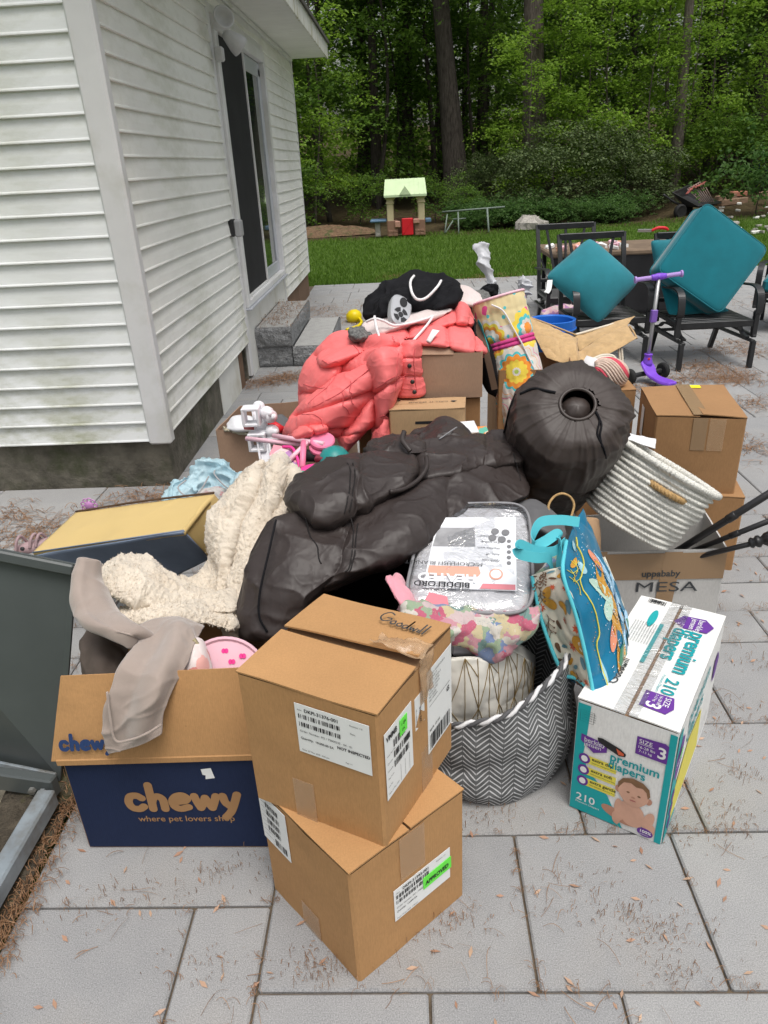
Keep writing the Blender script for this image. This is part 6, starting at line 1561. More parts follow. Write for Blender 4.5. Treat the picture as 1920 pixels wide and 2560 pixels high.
for k in range(5): ip.text(mb, ('Quick heat', 'Auto off', 'Machine wash', 'Ten settings', 'Dual control')[k], -.055, -.035-.028*k, .012, e=.0)
mb.build('lettering', INK, cd, kind='stuff')
card('pink_print', [(.16, .03), (.36, .03), (.34, .10), (.20, .13)], mat('coral_print', (.70, .22, .26), .6, .1, bump=0), .0170, cbk)

# grey pouch behind the clear bag
V, F, uv = loft(rolls([((1290, 1262, 2.36), (1290, 1290, 2.28), (1300, 1320, 2.22)), ((1335, 1250, 2.38), (1345, 1285, 2.26), (1350, 1330, 2.20)), ((1385, 1285, 2.34), (1395, 1310, 2.26), (1390, 1350, 2.20)), ((1402, 1305, 2.30), (1406, 1320, 2.26), (1400, 1345, 2.22))], under=(.1, -.10), up=(.05, -.12)), 40, 40, wrinkle(.006, sd=3))
ob('grey_pouch', V, F, GREYNY, None, smooth=True, label='grey nylon pouch behind the clear blanket bag', cat='pouch')

# --- patchwork quilt and pink cloth below
V, F, uv = loft(rolls([((1010, 1510, 1.72), (1020, 1545, 1.66), (1030, 1565, 1.66)), ((1080, 1510, 1.74), (1090, 1560, 1.65), (1100, 1590, 1.67)), ((1150, 1515, 1.76), (1165, 1580, 1.66), (1200, 1640, 1.68)), ((1220, 1520, 1.76), (1235, 1585, 1.67), (1240, 1650, 1.69)), ((1290, 1520, 1.76), (1295, 1570, 1.68), (1275, 1620, 1.70)), ((1335, 1515, 1.76), (1338, 1545, 1.70), (1325, 1580, 1.70))], under=(.08, .02), up=(.12, -.10)), 80, 60, both(wrinkle(.012, (14, 14, 14), 51, .8, (22, 22, 22))))
ob('patchwork_quilt', V, F, PATCH, None, smooth=True, label='crumpled patchwork quilt under the clear blanket bag', cat='quilt')
V, F, uv = loft(rolls([((980, 1440, 1.84), (976, 1465, 1.76), (990, 1500, 1.72)), ((1000, 1440, 1.84), (1000, 1490, 1.72), (1010, 1530, 1.70)), ((1060, 1530, 1.74), (1070, 1548, 1.68), (1080, 1570, 1.68)), ((1130, 1550, 1.74), (1140, 1568, 1.69), (1150, 1580, 1.70))], under=(.08, .0), up=(.06, -.06)), 50, 36, wrinkle(.008, (16, 16, 16), 53))
ob('pink_cloth', V, F, mat('pink_terry', (.72, .30, .36), .95, .12, bump=.4, bs=150, sheen=.3), None, smooth=True, label='pink terry cloth peeking from under the clear bag', cat='cloth')

# --- herringbone bin and what it holds
hb = thing('herringbone_bin', (.25, 1.85, 0), 'slouching grey and white herringbone fabric bin', 'bin')
def bin_outline(q, f_):
    # plan radius of a sagging oval bin, centre (.20,1.83)
    rx = .275+.02*math.sin(3*q+.6)*f_; ry = .262
    x = .205+rx*math.cos(q); y = 1.835+ry*math.sin(q); return x, y
n_, m_ = 150, 46; G = np.zeros((m_, n_, 3)); UV = np.zeros((m_, n_, 2))
for j in range(n_):
    q = 2*math.pi*j/n_
    rim = .385+.085*math.cos(q-.15)-.045*max(0, math.cos(q+math.pi/2+.55))**2
    for i in range(m_):
        f_ = i/(m_-1); x, y = bin_outline(q, f_)
        belly = 1+.05*math.sin(f_*math.pi)-.03*f_
        fold = .014*math.sin(f_*9+q*3)*math.sin(math.pi*f_)+.016*math.exp(-((f_-.42-.10*math.sin(q+2.2))/.08)**2)*-1
        base = .93+.07*min(1, f_*7)
        G[i, j] = (.205+(x-.205)*(belly*base+fold*1.6), 1.835+(y-1.835)*(belly*base+fold*1.6), .004+rim*f_)
        UV[i, j] = (q*.27, f_*rim)
G = G+fbm(G*9, 3, 4)[..., None]*.008*((G-np.array([.205, 1.835, .2]))*np.array([1, 1, 0])/.27)
V = np.concatenate([G.reshape(-1, 3), (np.array([.205, 1.835, 0])+(G-np.array([.205, 1.835, 0]))*np.array([.965, .965, 1])+np.array([0, 0, .004])).reshape(-1, 3)])
F1 = gridf(m_, n_, False, True); N1 = m_*n_
FF = [tuple(f_[::-1]) for f_ in F1]+[tuple(f_+N1) for f_ in F1]+[((m_-1)*n_+k, (m_-1)*n_+(k+1) % n_, N1+(m_-1)*n_+(k+1) % n_, N1+(m_-1)*n_+k) for k in range(n_)]+[tuple(range(n_))]
ob('woven_wall', V, FF, HERR, hb, smooth=True, uv=np.concatenate([UV.reshape(-1, 2)]*2))
rp = G[-1]; mb = MB()
for k in range(2):
    w = np.arange(n_)*1.05+k*math.pi; dd = np.roll(rp, -1, 0)-rp; dd /= np.linalg.norm(dd, axis=1, keepdims=True); s1 = np.cross(dd, (0, 0, 1)); pp = rp+.006*(np.cos(w)[:, None]*s1+np.sin(w)[:, None]*np.array([0, 0, 1]))
    mb.add(*tube(pp, .006, 6, closed=True), mi=k)
mb.build('whipped_rim', [mat('grey_cord', (.10, .10, .105), .9, .1), WHITEC], hb, smooth=True)
# cream pouf with gold lines
pf_ = thing('gold_line_pouf', (.12, 1.72, .2), 'cream vinyl storage cube with fine gold geometric lines in the herringbone bin', 'storage cube')
topr = [(1040, 1655, 1.60), (1129, 1646, 1.60), (1185, 1644, 1.60), (1228, 1652, 1.62), (1262, 1625, 1.66), (1300, 1640, 1.70), (1326, 1655, 1.76), (1336, 1672, 1.82)]
botr = [(1050, 1880, 1.57), (1129, 1880, 1.57), (1185, 1876, 1.575), (1228, 1868, 1.59), (1262, 1850, 1.62), (1290, 1835, 1.66), (1315, 1815, 1.72), (1325, 1795, 1.80)]
ctrl = []
for a_, b_ in zip(topr, botr):
    A0, B0 = P(*a_)+np.array([0, .0, 0]), P(*b_); A0 = P(a_[0], a_[1], a_[2]+.06); B0 = P(b_[0], b_[1]-40, b_[2]+.085); ctrl.append([A0+(B0-A0)*f_+np.array([0, -.012*math.sin(f_*math.pi), 0]) for f_ in np.linspace(0, 1, 5)])
V, F, uvp, Gp, Np = sheet(ctrl, 90, 40, .004, wrinkle(.005, (14, 14, 14), 61, .6, (18, 18, 18)))
wl3 = ob('side_wall', V, [f_[::-1] for f_ in F], CREAMV, pf_, smooth=True)
POFF = .0012
if Np[45, 20][1] > 0: Np = -Np; POFF = .0052
def on(u_, v_):
    i = u_*(Gp.shape[0]-1); j = v_*(Gp.shape[1]-1); i0, j0 = int(min(i, Gp.shape[0]-2)), int(min(j, Gp.shape[1]-2)); a_, b_ = i-i0, j-j0
    p = Gp[i0, j0]*(1-a_)*(1-b_)+Gp[i0+1, j0]*a_*(1-b_)+Gp[i0, j0+1]*(1-a_)*b_+Gp[i0+1, j0+1]*a_*b_
    return p+Np[i0, j0]*POFF
mb = MB()
for k in range(6):
    u0 = .04+k*.18
    segs = [((u0, 0), (u0, 1)), ((u0, .0), (u0+.09, .60)), ((u0+.18, .0), (u0+.09, .60)), ((u0+.09, .0), (u0+.09, 1)), ((u0, .95), (u0+.09, .60)), ((u0+.18, .95), (u0+.09, .60)), ((u0, .0), (u0+.09, .20))]
    for (a0_, b0_), (a1_, b1_) in segs:
        if a1_ > 1 or a0_ > 1: continue
        mb.add(*tube([on(a0_+(a1_-a0_)*s_, b0_+(b1_-b0_)*s_) for s_ in np.linspace(0, 1, 12)], .0013, 4))
mb.build('gold_lines', GOLDL, pf_, kind='stuff')
flg = [[P(*p_) for p_ in ((1228, 1652, 1.68), (1262, 1625, 1.72), (1300, 1640, 1.76), (1336, 1670, 1.86))], [P(*p_) for p_ in ((1240, 1632, 1.74), (1266, 1604, 1.79), (1304, 1616, 1.83), (1336, 1640, 1.92))]]
V, F, _, _, _ = sheet(np.array(flg), 10, 24, .004); ob('folded_top', V, F, CREAMV, pf_, smooth=True)
mb = MB(); mb.add(*tube([P(p_[0], p_[1], p_[2]+.06) for p_ in topr[:4]], .003, 6, 40)); mb.build('top_seam', CREAMV, pf_, smooth=True)
# white ribbed case in the bin
rc = thing('ribbed_case', (.1, 1.75, .3), 'white ribbed plastic case poking out beside the gold-line cube', 'case')
o_ = P(1130, 1640, 1.70); ux_ = P(1205, 1640, 1.70)-o_; uy_ = P(1120, 1560, 1.74)-o_
cp_ = Plane(o_, ux_, uy_); wl_x, wl_y = np.linalg.norm(ux_), np.linalg.norm(uy_)
V, F = bbox(cp_.pt(wl_x/2, wl_y/2, -.03), cp_.x, cp_.y, cp_.n, wl_x/2, wl_y/2, .03, .006); ob('shell', V, F, WHPL, rc)
for k in range(6):
    V, F = bbox(cp_.pt(wl_x/2, wl_y*(.12+.15*k), .001), cp_.x, cp_.y, cp_.n, wl_x*.45, .004, .003, .001); ob('rib', V, F, WHPL, rc)
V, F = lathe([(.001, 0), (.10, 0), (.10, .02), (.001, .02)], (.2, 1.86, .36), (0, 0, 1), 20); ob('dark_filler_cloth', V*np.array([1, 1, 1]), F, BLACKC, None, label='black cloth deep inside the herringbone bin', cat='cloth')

# --- cream sherpa blanket
sh = thing('sherpa_blanket', (-.6, 1.95, .4), 'cream sherpa blanket heaped between the mustard cube and the dark coat', 'blanket')
lump = lambda sd: (lambda u, v, p: fbm(p*10+sd, 2, sd)*.010+np.abs(vnoise(p*58+sd, sd+1))*.0075+np.abs(vnoise(p*120+sd, sd+2))*.006-.006+.024*np.maximum(0, ridge(p*np.array([7, 4, 4])+sd, sd+4))**2)
def sher(name, cols, nu, nv, sd, **k):
    V, F, uv = loft(rolls(cols, **k), int(nu*1.3), int(nv*1.3), lump(sd)); o = ob(name, V, F, SHERPA, sh, smooth=True)
    r = np.random.default_rng(sd); i = r.integers(0, len(V), 1500); b0 = V[i]; c0 = V.mean(0)
    nn = np.zeros((len(V), 3)); fn = np.cross(V[F[:, 1]]-V[F[:, 0]], V[F[:, 2]]-V[F[:, 0]])
    for c_i in range(4): np.add.at(nn, F[:, c_i], fn)
    nn /= np.linalg.norm(nn, axis=1, keepdims=True)+1e-12; nd = nn[i]+r.normal(0, .75, (1500, 3)); nd /= np.linalg.norm(nd, axis=1, keepdims=True)
    sd_ = np.cross(nd, r.normal(size=(1500, 3))); sd_ /= np.linalg.norm(sd_, axis=1, keepdims=True); L_ = r.uniform(.004, .008, (1500, 1)); W_2 = .0010
    m1 = b0+nd*L_*.55+sd_*L_*.2; e1 = b0+nd*L_*.8+sd_*L_*.75; sw = np.cross(nd, sd_)*W_2
    Vf = np.stack([b0-sw-nd*.002, b0+sw-nd*.002, m1+sw, m1-sw, e1+sw*.4, e1-sw*.4], 1).reshape(-1, 3); kb_ = np.arange(1500)[:, None]*6
    ob('curls', Vf, np.concatenate([kb_+np.array([0, 1, 2, 3]), kb_+np.array([3, 2, 4, 5])]), SHERPA, o, kind='stuff'); return o
sher('left_fold', [((655, 1156, 2.50), (630, 1175, 2.40), (640, 1205, 2.34)), ((600, 1200, 2.42), (590, 1235, 2.30), (615, 1260, 2.26)), ((545, 1262, 2.34), (545, 1310, 2.20), (590, 1330, 2.16)), ((518, 1330, 2.26), (530, 1380, 2.12), (575, 1400, 2.08)), ((525, 1400, 2.18), (545, 1440, 2.06), (575, 1460, 2.02)), ((480, 1440, 2.16), (500, 1470, 2.04), (530, 1500, 2.0)), ((430, 1455, 2.14), (445, 1475, 2.04), (470, 1500, 2.0))], 150, 60, 1, under=(.08, -.06), up=(.06, -.08))
sher('middle_fold', [((705, 1142, 2.52), (690, 1170, 2.38), (700, 1215, 2.32)), ((660, 1190, 2.44), (650, 1240, 2.28), (680, 1285, 2.22)), ((615, 1260, 2.32), (612, 1320, 2.16), (650, 1360, 2.12)), ((590, 1340, 2.20), (585, 1400, 2.06), (625, 1430, 2.02)), ((570, 1420, 2.10), (565, 1470, 1.98), (610, 1500, 1.94)), ((555, 1490, 2.02), (550, 1530, 1.92), (600, 1560, 1.88))], 150, 70, 2, under=(.08, -.06), up=(.06, -.08))
sher('right_fold', [((730, 1165, 2.48), (735, 1200, 2.34), (725, 1235, 2.30)), ((705, 1240, 2.36), (705, 1285, 2.22), (700, 1320, 2.18)), ((665, 1320, 2.22), (660, 1380, 2.06), (668, 1420, 2.04)), ((630, 1400, 2.10), (620, 1460, 1.96), (640, 1500, 1.94)), ((600, 1480, 2.00), (590, 1540, 1.88), (620, 1575, 1.86)), ((575, 1550, 1.92), (580, 1580, 1.84), (615, 1600, 1.84))], 150, 60, 3, under=(.08, -.04), up=(.06, -.08))
sher('front_heap', [((245, 1425, 1.94), (240, 1450, 1.84), (260, 1480, 1.80)), ((300, 1402, 2.00), (300, 1455, 1.82), (310, 1500, 1.78)), ((360, 1400, 2.04), (360, 1460, 1.84), (370, 1515, 1.78)), ((425, 1425, 2.06), (430, 1480, 1.86), (440, 1520, 1.80)), ((490, 1465, 2.04), (490, 1500, 1.88), (500, 1530, 1.82)), ((560, 1480, 2.0), (565, 1510, 1.88), (565, 1530, 1.84))], 150, 80, 4, under=(.10, -.04), up=(.06, -.10))
sher('front_roll', [((305, 1520, 1.82), (300, 1540, 1.74), (320, 1560, 1.72)), ((370, 1508, 1.84), (370, 1535, 1.74), (385, 1560, 1.72)), ((440, 1505, 1.86), (445, 1530, 1.76), (450, 1552, 1.74)), ((510, 1510, 1.88), (515, 1535, 1.78), (520, 1560, 1.75)), ((570, 1520, 1.90), (575, 1548, 1.80), (575, 1575, 1.77))], 130, 50, 5, under=(.08, -.03), up=(.06, -.06))
sher('back_fold', [((690, 1150, 2.56), (680, 1165, 2.50), (670, 1185, 2.46)), ((640, 1190, 2.48), (640, 1240, 2.36), (700, 1260, 2.36)), ((590, 1260, 2.38), (600, 1330, 2.24), (680, 1330, 2.24)), ((555, 1350, 2.26), (580, 1420, 2.10), (650, 1420, 2.10)), ((540, 1440, 2.16), (570, 1500, 2.00), (630, 1500, 2.0)), ((540, 1500, 2.06), (570, 1560, 1.92), (610, 1560, 1.92))], 120, 60, 6, under=(.05, -.06), up=(.05, -.08))
# --- taupe fleece throw
fz = thing('fleece_throw', (-.75, 1.55, .3), 'taupe fleece throw hooked on the hatch and hanging over the navy carton', 'blanket')
c2 = [[(195, 1399, 1.80), (215, 1396, 1.80), (235, 1400, 1.81), (249, 1410, 1.83)], [(180, 1460, 1.74), (205, 1458, 1.73), (232, 1452, 1.76), (257, 1456, 1.81)], [(181, 1521, 1.68), (212, 1514, 1.66), (248, 1500, 1.70), (284, 1500, 1.76)], [(207, 1556, 1.63), (240, 1548, 1.61), (275, 1536, 1.66), (313, 1539, 1.72)], [(256, 1580, 1.60), (285, 1572, 1.58), (310, 1558, 1.62), (337, 1562, 1.68)], [(316, 1608, 1.58), (330, 1592, 1.57), (345, 1576, 1.60), (362, 1566, 1.66)], [(356, 1634, 1.61), (368, 1614, 1.61), (384, 1596, 1.63), (400, 1580, 1.68)]]
V, F, _, _, _ = sheet([[P(*p_) for p_ in row] for row in c2], 90, 44, .006, lambda u, v, p: .016*np.sin(v*9.0+u*2)*(.3+u)*.7+fbm(p*12, 2, 2)*.004+creases(.006, 6, 5.0)(u, v, p))
ob('throw_end', V, F, FLEECE, fz, smooth=True)
c3 = [[(330, 1575, 1.66), (380, 1548, 1.70), (446, 1538, 1.72), (512, 1562, 1.70)], [(345, 1610, 1.58), (385, 1590, 1.60), (440, 1572, 1.62), (490, 1600, 1.60)], [(312, 1660, 1.50), (360, 1650, 1.50), (420, 1640, 1.52), (470, 1650, 1.52)], [(280, 1725, 1.445), (330, 1720, 1.435), (390, 1715, 1.445), (438, 1720, 1.46)], [(262, 1790, 1.42), (310, 1790, 1.405), (365, 1785, 1.41), (410, 1782, 1.425)], [(268, 1860, 1.405), (310, 1852, 1.395), (360, 1840, 1.395), (404, 1822, 1.41)], [(272, 1884, 1.40), (310, 1876, 1.39), (358, 1860, 1.39), (402, 1836, 1.405)]]
V, F, _, _, _ = sheet([[P(*p_) for p_ in row] for row in c3], 110, 60, .006, lambda u, v, p: .016*np.sin(v*9.5+.8+u*1.5)*np.sin(math.pi*np.clip(u*1.02, 0, 1))+fbm(p*9, 3, 5)*.009+creases(.008, 4, 5.0)(u, v, p))
ob('throw_corner', V, F, FLEECE, fz, smooth=True)
hem = [P(*p_) for p_ in ((268, 1730, 1.425), (275, 1790, 1.405), (288, 1850, 1.385), (325, 1850, 1.382), (365, 1835, 1.383), (403, 1812, 1.40))]
mb = MB(); mb.add(*tube(hem, .0035, 6, 60)); mb.build('hem_stitch', FLEECE, fz, smooth=True)
V, F, uv = loft(rolls([((215, 1600, 1.76), (210, 1640, 1.68), (215, 1700, 1.66)), ((250, 1590, 1.78), (250, 1640, 1.66), (255, 1720, 1.62)), ((290, 1610, 1.78), (290, 1660, 1.66), (290, 1730, 1.62))], under=(.06, .0), up=(.06, .0)), 40, 36, wrinkle(.008, (12, 12, 6), 5))
ob('brown_fleece', V, F, BROWNFL, None, smooth=True, label='dark taupe fleece stuffed inside the navy carton', cat='cloth')
# pouch and lid in the navy carton
pz = thing('floral_pouch', (-.55, 1.6, .35), 'pink floral zip pouch in the navy carton', 'pouch')
V, F, _, _, _ = sheet([[P(*p_) for p_ in row] for row in (((462, 1650, 1.58), (456, 1690, 1.54), (452, 1720, 1.52)), ((487, 1606, 1.62), (490, 1650, 1.56), (488, 1720, 1.53)), ((506, 1640, 1.62), (515, 1680, 1.57), (518, 1720, 1.55)))], 24, 24, .02); ob('pouch_body', V, F, FLORAL, pz, smooth=True)
mb = MB(); mb.add(*tube([P(484, 1598, 1.60), P(502, 1625, 1.59), P(514, 1660, 1.57), P(518, 1700, 1.555), P(518, 1720, 1.55)], .006, 6, 24)); mb.build('zip', mat('brass_zip', (.42, .36, .22), .4, .2, vs=200, bump=.6, bs=500, metal=.5), pz, smooth=True)
ld = thing('pink_plate', (-.45, 1.65, .45), 'pale pink round lid printed with hearts in the navy carton', 'lid')
c_ = P(562, 1705, 1.60); n_l = np.array([.05, -.75, .55]); mb = MB(); mb.add(*lathe([(.001, 0), (.118, 0), (.125, .004), (.125, .012), (.118, .012), (.112, .005), (.001, .005)], c_, n_l, 40)); mb.build('lid_disc', PINKL, ld, smooth=False)
lp = Plane(c_+n_l/np.linalg.norm(n_l)*.0055, (1, 0, 0), (0, .55, .75)); mb = MB()
for x, y in ((-.03, .06), (.02, .055), (.05, .07), (.0, .085)): lp.disc(mb, x-.004, y, .006, .007, e=.0006); lp.disc(mb, x+.004, y, .006, .007, e=.0006)
mb.build('hearts', HOTP, ld, kind='stuff')
mb = MB(); mb.add(*tube([P(508, 1622, 1.66), P(525, 1618, 1.66), P(540, 1636, 1.65), P(538, 1655, 1.64)], .006, 6, 20)); mb.build('pink_strap', PINKL, None, smooth=True, label='pale strap loop beside the pouch in the navy carton', cat='strap')
# ------------------------------------------------------------------ printed tote bag
tb = thing('tote_bag', (.45, 1.78, .40), 'glossy blue and cream leaf-print tote bag perched on the diaper carton', 'bag')
lv = {  # survey of the visible seams: A gusset back edge, B front seam, C far edge of the printed side
    0: ((1412, 1690, 1.70), (1484, 1738, 1.61), (1530, 1728, 1.72)),
    1: ((1386, 1640, 1.73), (1466, 1648, 1.64), (1562, 1640, 1.84)),
    2: ((1352, 1545, 1.77), (1440, 1540, 1.68), (1566, 1545, 1.94)),
    3: ((1336, 1470, 1.80), (1412, 1455, 1.72), (1543, 1470, 2.00)),
    4: ((1330, 1438, 1.82), (1406, 1416, 1.75), (1512, 1392, 2.05))}
def tote_face(i, j, bow):
    rows = []
    for k in range(5):
        a_, b_ = P(*lv[k][i]), P(*lv[k][j]); rows.append([a_+(b_-a_)*f_+bow*math.sin(math.pi*f_)*np.array([0, 0, 0]) for f_ in np.linspace(0, 1, 6)])
    return np.array(rows)
g1 = tote_face(0, 1, 0); nn_ = np.array([-.5, -.8, .2])
for k in range(5): g1[k, :, :] += np.sin(np.linspace(0, math.pi, 6))[:, None]*(np.array([.01, .02, 0]) if k < 3 else np.array([.01, .015, 0]))*(1-.15*k)*.5
VG, FG, _, GG, NG = sheet(g1, 60, 40, .002, wrinkle(.010, (13, 13, 9), 71, .8, (16, 16, 12)))
go = ob('gusset', VG, FG, TOTECR, tb, smooth=True)
g2 = tote_face(1, 2, 0)
for k in range(5): g2[k, :, :] += np.sin(np.linspace(0, math.pi, 6))[:, None]*np.array([.035, -.03, 0])
ext = np.array([P(1416, 1350, 1.86)+(P(1455, 1272, 2.12)-P(1416, 1350, 1.86))*f_ for f_ in np.linspace(0, 1, 6)])
ext2 = (g2[4]*.45+ext*.55); g2 = np.concatenate([g2, ext2[None], ext[None]])
VF_, FF_, _, GF, NF = sheet(g2, 80, 60, .002, wrinkle(.009, (9, 9, 8), 73, .7, (12, 12, 10)))
fo = ob('front_panel', VF_, FF_, TOTEBL, tb, smooth=True)
# far gusset, back panel and base close the bag
bk3 = []
for k in range(5):
    A0, B0, C0 = P(*lv[k][0]), P(*lv[k][1]), P(*lv[k][2]); D0 = A0+(C0-B0); bk3.append((A0, C0, D0))
V, F, _, _, _ = sheet([[c_+(d_-c_)*f_ for f_ in (0, .33, .66, 1)] for a_, c_, d_ in bk3], 20, 12, .002); ob('gusset', V, F, TOTECR, tb, smooth=True)
V, F, _, _, _ = sheet([[a_+(d_-a_)*f_ for f_ in (0, .33, .66, 1)] for a_, c_, d_ in bk3], 20, 12, .002); ob('back_panel', V, F, TOTEBL, tb, smooth=True)
ob('base', [P(*lv[0][0]), P(*lv[0][1]), P(*lv[0][2]), bk3[0][2]], [(0, 1, 2, 3)], TOTEBL, tb)
def ong(G_, N_, u_, v_, e=.0048):
    i = np.clip(u_, 0, 1)*(G_.shape[0]-1); j = np.clip(v_, 0, 1)*(G_.shape[1]-1); i0, j0 = int(min(i, G_.shape[0]-2)), int(min(j, G_.shape[1]-2)); a_, b_ = i-i0, j-j0
    p = G_[i0, j0]*(1-a_)*(1-b_)+G_[i0+1, j0]*a_*(1-b_)+G_[i0, j0+1]*(1-a_)*b_+G_[i0+1, j0+1]*a_*b_
    n_ = N_[i0, j0]; cd_ = np.array([0, 0, CAMH])-p
    return p+(n_ if n_ @ cd_ > 0 else -n_)*e
rt = random.Random(8)
def decal(G_, N_, mb, u0, v0, shape, su, sv, ang):
    c_, s_ = math.cos(ang), math.sin(ang); V = []
    for x, y in shape:
        V.append(ong(G_, N_, u0+(x*s_+y*c_)*su, v0+(x*c_-y*s_)*sv))
    cx = np.mean(V, 0); n_ = len(V)
    mb.add(V+[cx], [(k, (k+1) % n_, n_) for k in range(n_)])
leafs = [(math.copysign(abs(math.cos(q))**1.0, math.cos(q))*.45*(1-.5*math.sin(q)*.4), math.sin(q)) for q in np.linspace(0, 2*math.pi, 12, endpoint=False)]
maple = [(math.cos(q)*(1 if k % 2 == 0 else .45), math.sin(q)*(1 if k % 2 == 0 else .45)) for k, q in enumerate(np.linspace(0, 2*math.pi, 14, endpoint=False))]
pear = [(.62*math.cos(q)*(1-.35*math.sin(q)), math.sin(q)) for q in np.linspace(0, 2*math.pi, 14, endpoint=False)]
spots_ = [(u_, v_) for u_ in np.linspace(.06, .96, 8) for v_ in np.linspace(.12, .9, 4)]; rt.shuffle(spots_)
kinds = [('ochre_print', OCH, pear, .060, .17), ('rust_print', RUST, maple, .036, .11), ('slate_print', BLINK, leafs, .044, .13), ('brown_print', BRINK, leafs, .036, .13)]
mbs = [MB() for _ in kinds]; sprig = MB()
for k, (u_, v_) in enumerate(spots_):
    u_ += rt.uniform(-.03, .03); v_ += rt.uniform(-.06, .06)
    if k % 5 == 4:
        sprig.add(*tube([ong(GG, NG, u_+.10*s_, v_+.03*math.sin(s_*5)) for s_ in np.linspace(-.6, .6, 7)], .0011, 4))
        for b_ in range(6):
            s0_ = -.5+.17*b_; sg = 1 if b_ % 2 else -1
            sprig.add(*tube([ong(GG, NG, u_+.10*s0_-.03*s_, v_+.03*math.sin(s0_*5)+sg*.09*s_) for s_ in np.linspace(0, 1, 4)], .0010, 4))
            sprig.add(*lathe([(.001, 0), (.0030, .001), (.001, .002)], ong(GG, NG, u_+.10*s0_-.03, v_+.03*math.sin(s0_*5)+sg*.09), (-.4, -.8, .3), 6))
    else:
        nm, m_, shp, su, sv = kinds[k % 5]; s_ = rt.uniform(.75, 1.15); decal(GG, NG, mbs[k % 5], u_, v_, shp, su*s_, sv*s_, rt.uniform(0, 6.28))
for (nm, m_, *_), mbx in zip(kinds, mbs): mbx.build(nm, m_, go, kind='stuff')
sprig.build('sprig_print', BRINK, go, kind='stuff')
# prints on the blue side: leaf sprigs, a stepped yellow line, white specks
mb = MB(); path = [(.02, .22), (.22, .16), (.30, .20), (.52, .16), (.60, .19), (.78, .26), (.92, .28)]
pp = cr(np.array(path), 40); mb.add(*tube([ong(GF, NF, a_, b_) for a_, b_ in pp], .0022, 4)); mb.build('yellow_line', YLINE, fo)
mb = MB()
for k in range(60): a_, b_ = pp[int(k/60*39)]; mb.add(*lathe([(.001, 0), (.0016, .0008), (.001, .0016)], ong(GF, NF, a_, b_-.05), (.6, -.7, .2), 5))
mb.build('stitch_dots', OCH, fo, kind='stuff')
mb = MB()
for k in range(260):
    a_, b_ = rt.gauss(.42, .22), rt.gauss(.42, .16)
    if not (0 < a_ < .95 and .28 < b_ < .98): continue
    mb.add(*lathe([(.0006, 0), (rt.uniform(.0008, .0022), .0008), (.0006, .0016)], ong(GF, NF, a_, b_, .0044), (.6, -.7, .2), 5))
mb.build('white_specks', WHITEP, fo, kind='stuff')
for nm, m_, pts, shp, su, sv in (('slate_leaf', mat('pale_leaf_ink', (.30, .52, .60), .4, .1, bump=0), [(.86, .16), (.66, .20), (.12, .2)], leafs, .06, .07), ('ochre_leaf', OCH, [(.70, .12), (.2, .62), (.34, .74), (.08, .5)], leafs, .045, .07), ('green_leaf', mat('green_ink', (.06, .20, .12), .4, .2, bump=0), [(.06, .75), (.12, .88), (.20, .9), (.03, .62), (.28, .86)], leafs, .07, .14), ('pale_leaf', mat('ice_ink', (.34, .56, .74), .4, .1, bump=0), [(.42, .86), (.55, .84), (.32, .92), (.66, .84), (.5, .7)], leafs, .07, .10)):
    mb = MB()
    for u_, v_ in pts: decal(GF, NF, mb, u_, v_, shp, su, sv, rt.uniform(-.8, .8))
    mb.build(nm, m_, fo, kind='stuff')
for nm, m_, pts in (('gold_leaf', OCH, [(.34, .62, .11, .16, .2), (.24, .66, .10, .15, -.3), (.45, .60, .09, .13, .5), (.58, .52, .10, .14, -.1)]), ('ice_leaf', MATS['ice_ink'], [(.50, .80, .14, .16, .4), (.36, .88, .14, .14, -.2), (.64, .74, .10, .14, .2)]), ('mint_leaf', mat('mint_ink', (.45, .62, .52), .4, .1, bump=0), [(.50, .44, .08, .12, .9), (.40, .50, .07, .10, -.9)]), ('moss_leaf', MATS['green_ink'], [(.10, .72, .12, .2, .1), (.16, .86, .12, .18, .6)]), ('coral_leaf', mat('coral_ink', (.66, .26, .16), .4, .1, bump=0), [(.70, .56, .07, .10, .3), (.28, .50, .06, .08, -.5)])):
    for u_, v_, su, sv, an in pts:
        mb = MB(); decal(GF, NF, mb, u_, .06+v_*.66, leafs, su*1.25, sv*1.05, an); mb.build(nm, m_, fo)
mb = MB()
for u_, v_ in ((.50, .12), (.58, .10), (.66, .13)):
    mb.add(*tube([ong(GF, NF, u_-.06+.12*s_, v_+.02*math.sin(s_*4)) for s_ in np.linspace(0, 1, 6)], .0012, 4))
    for b_ in (-1, 1): mb.add(*tube([ong(GF, NF, u_+.02+.04*s_, v_+.05*b_*s_) for s_ in np.linspace(0, 1, 5)], .0010, 4))
mb.build('sprig_print', YLINE, fo, kind='stuff')
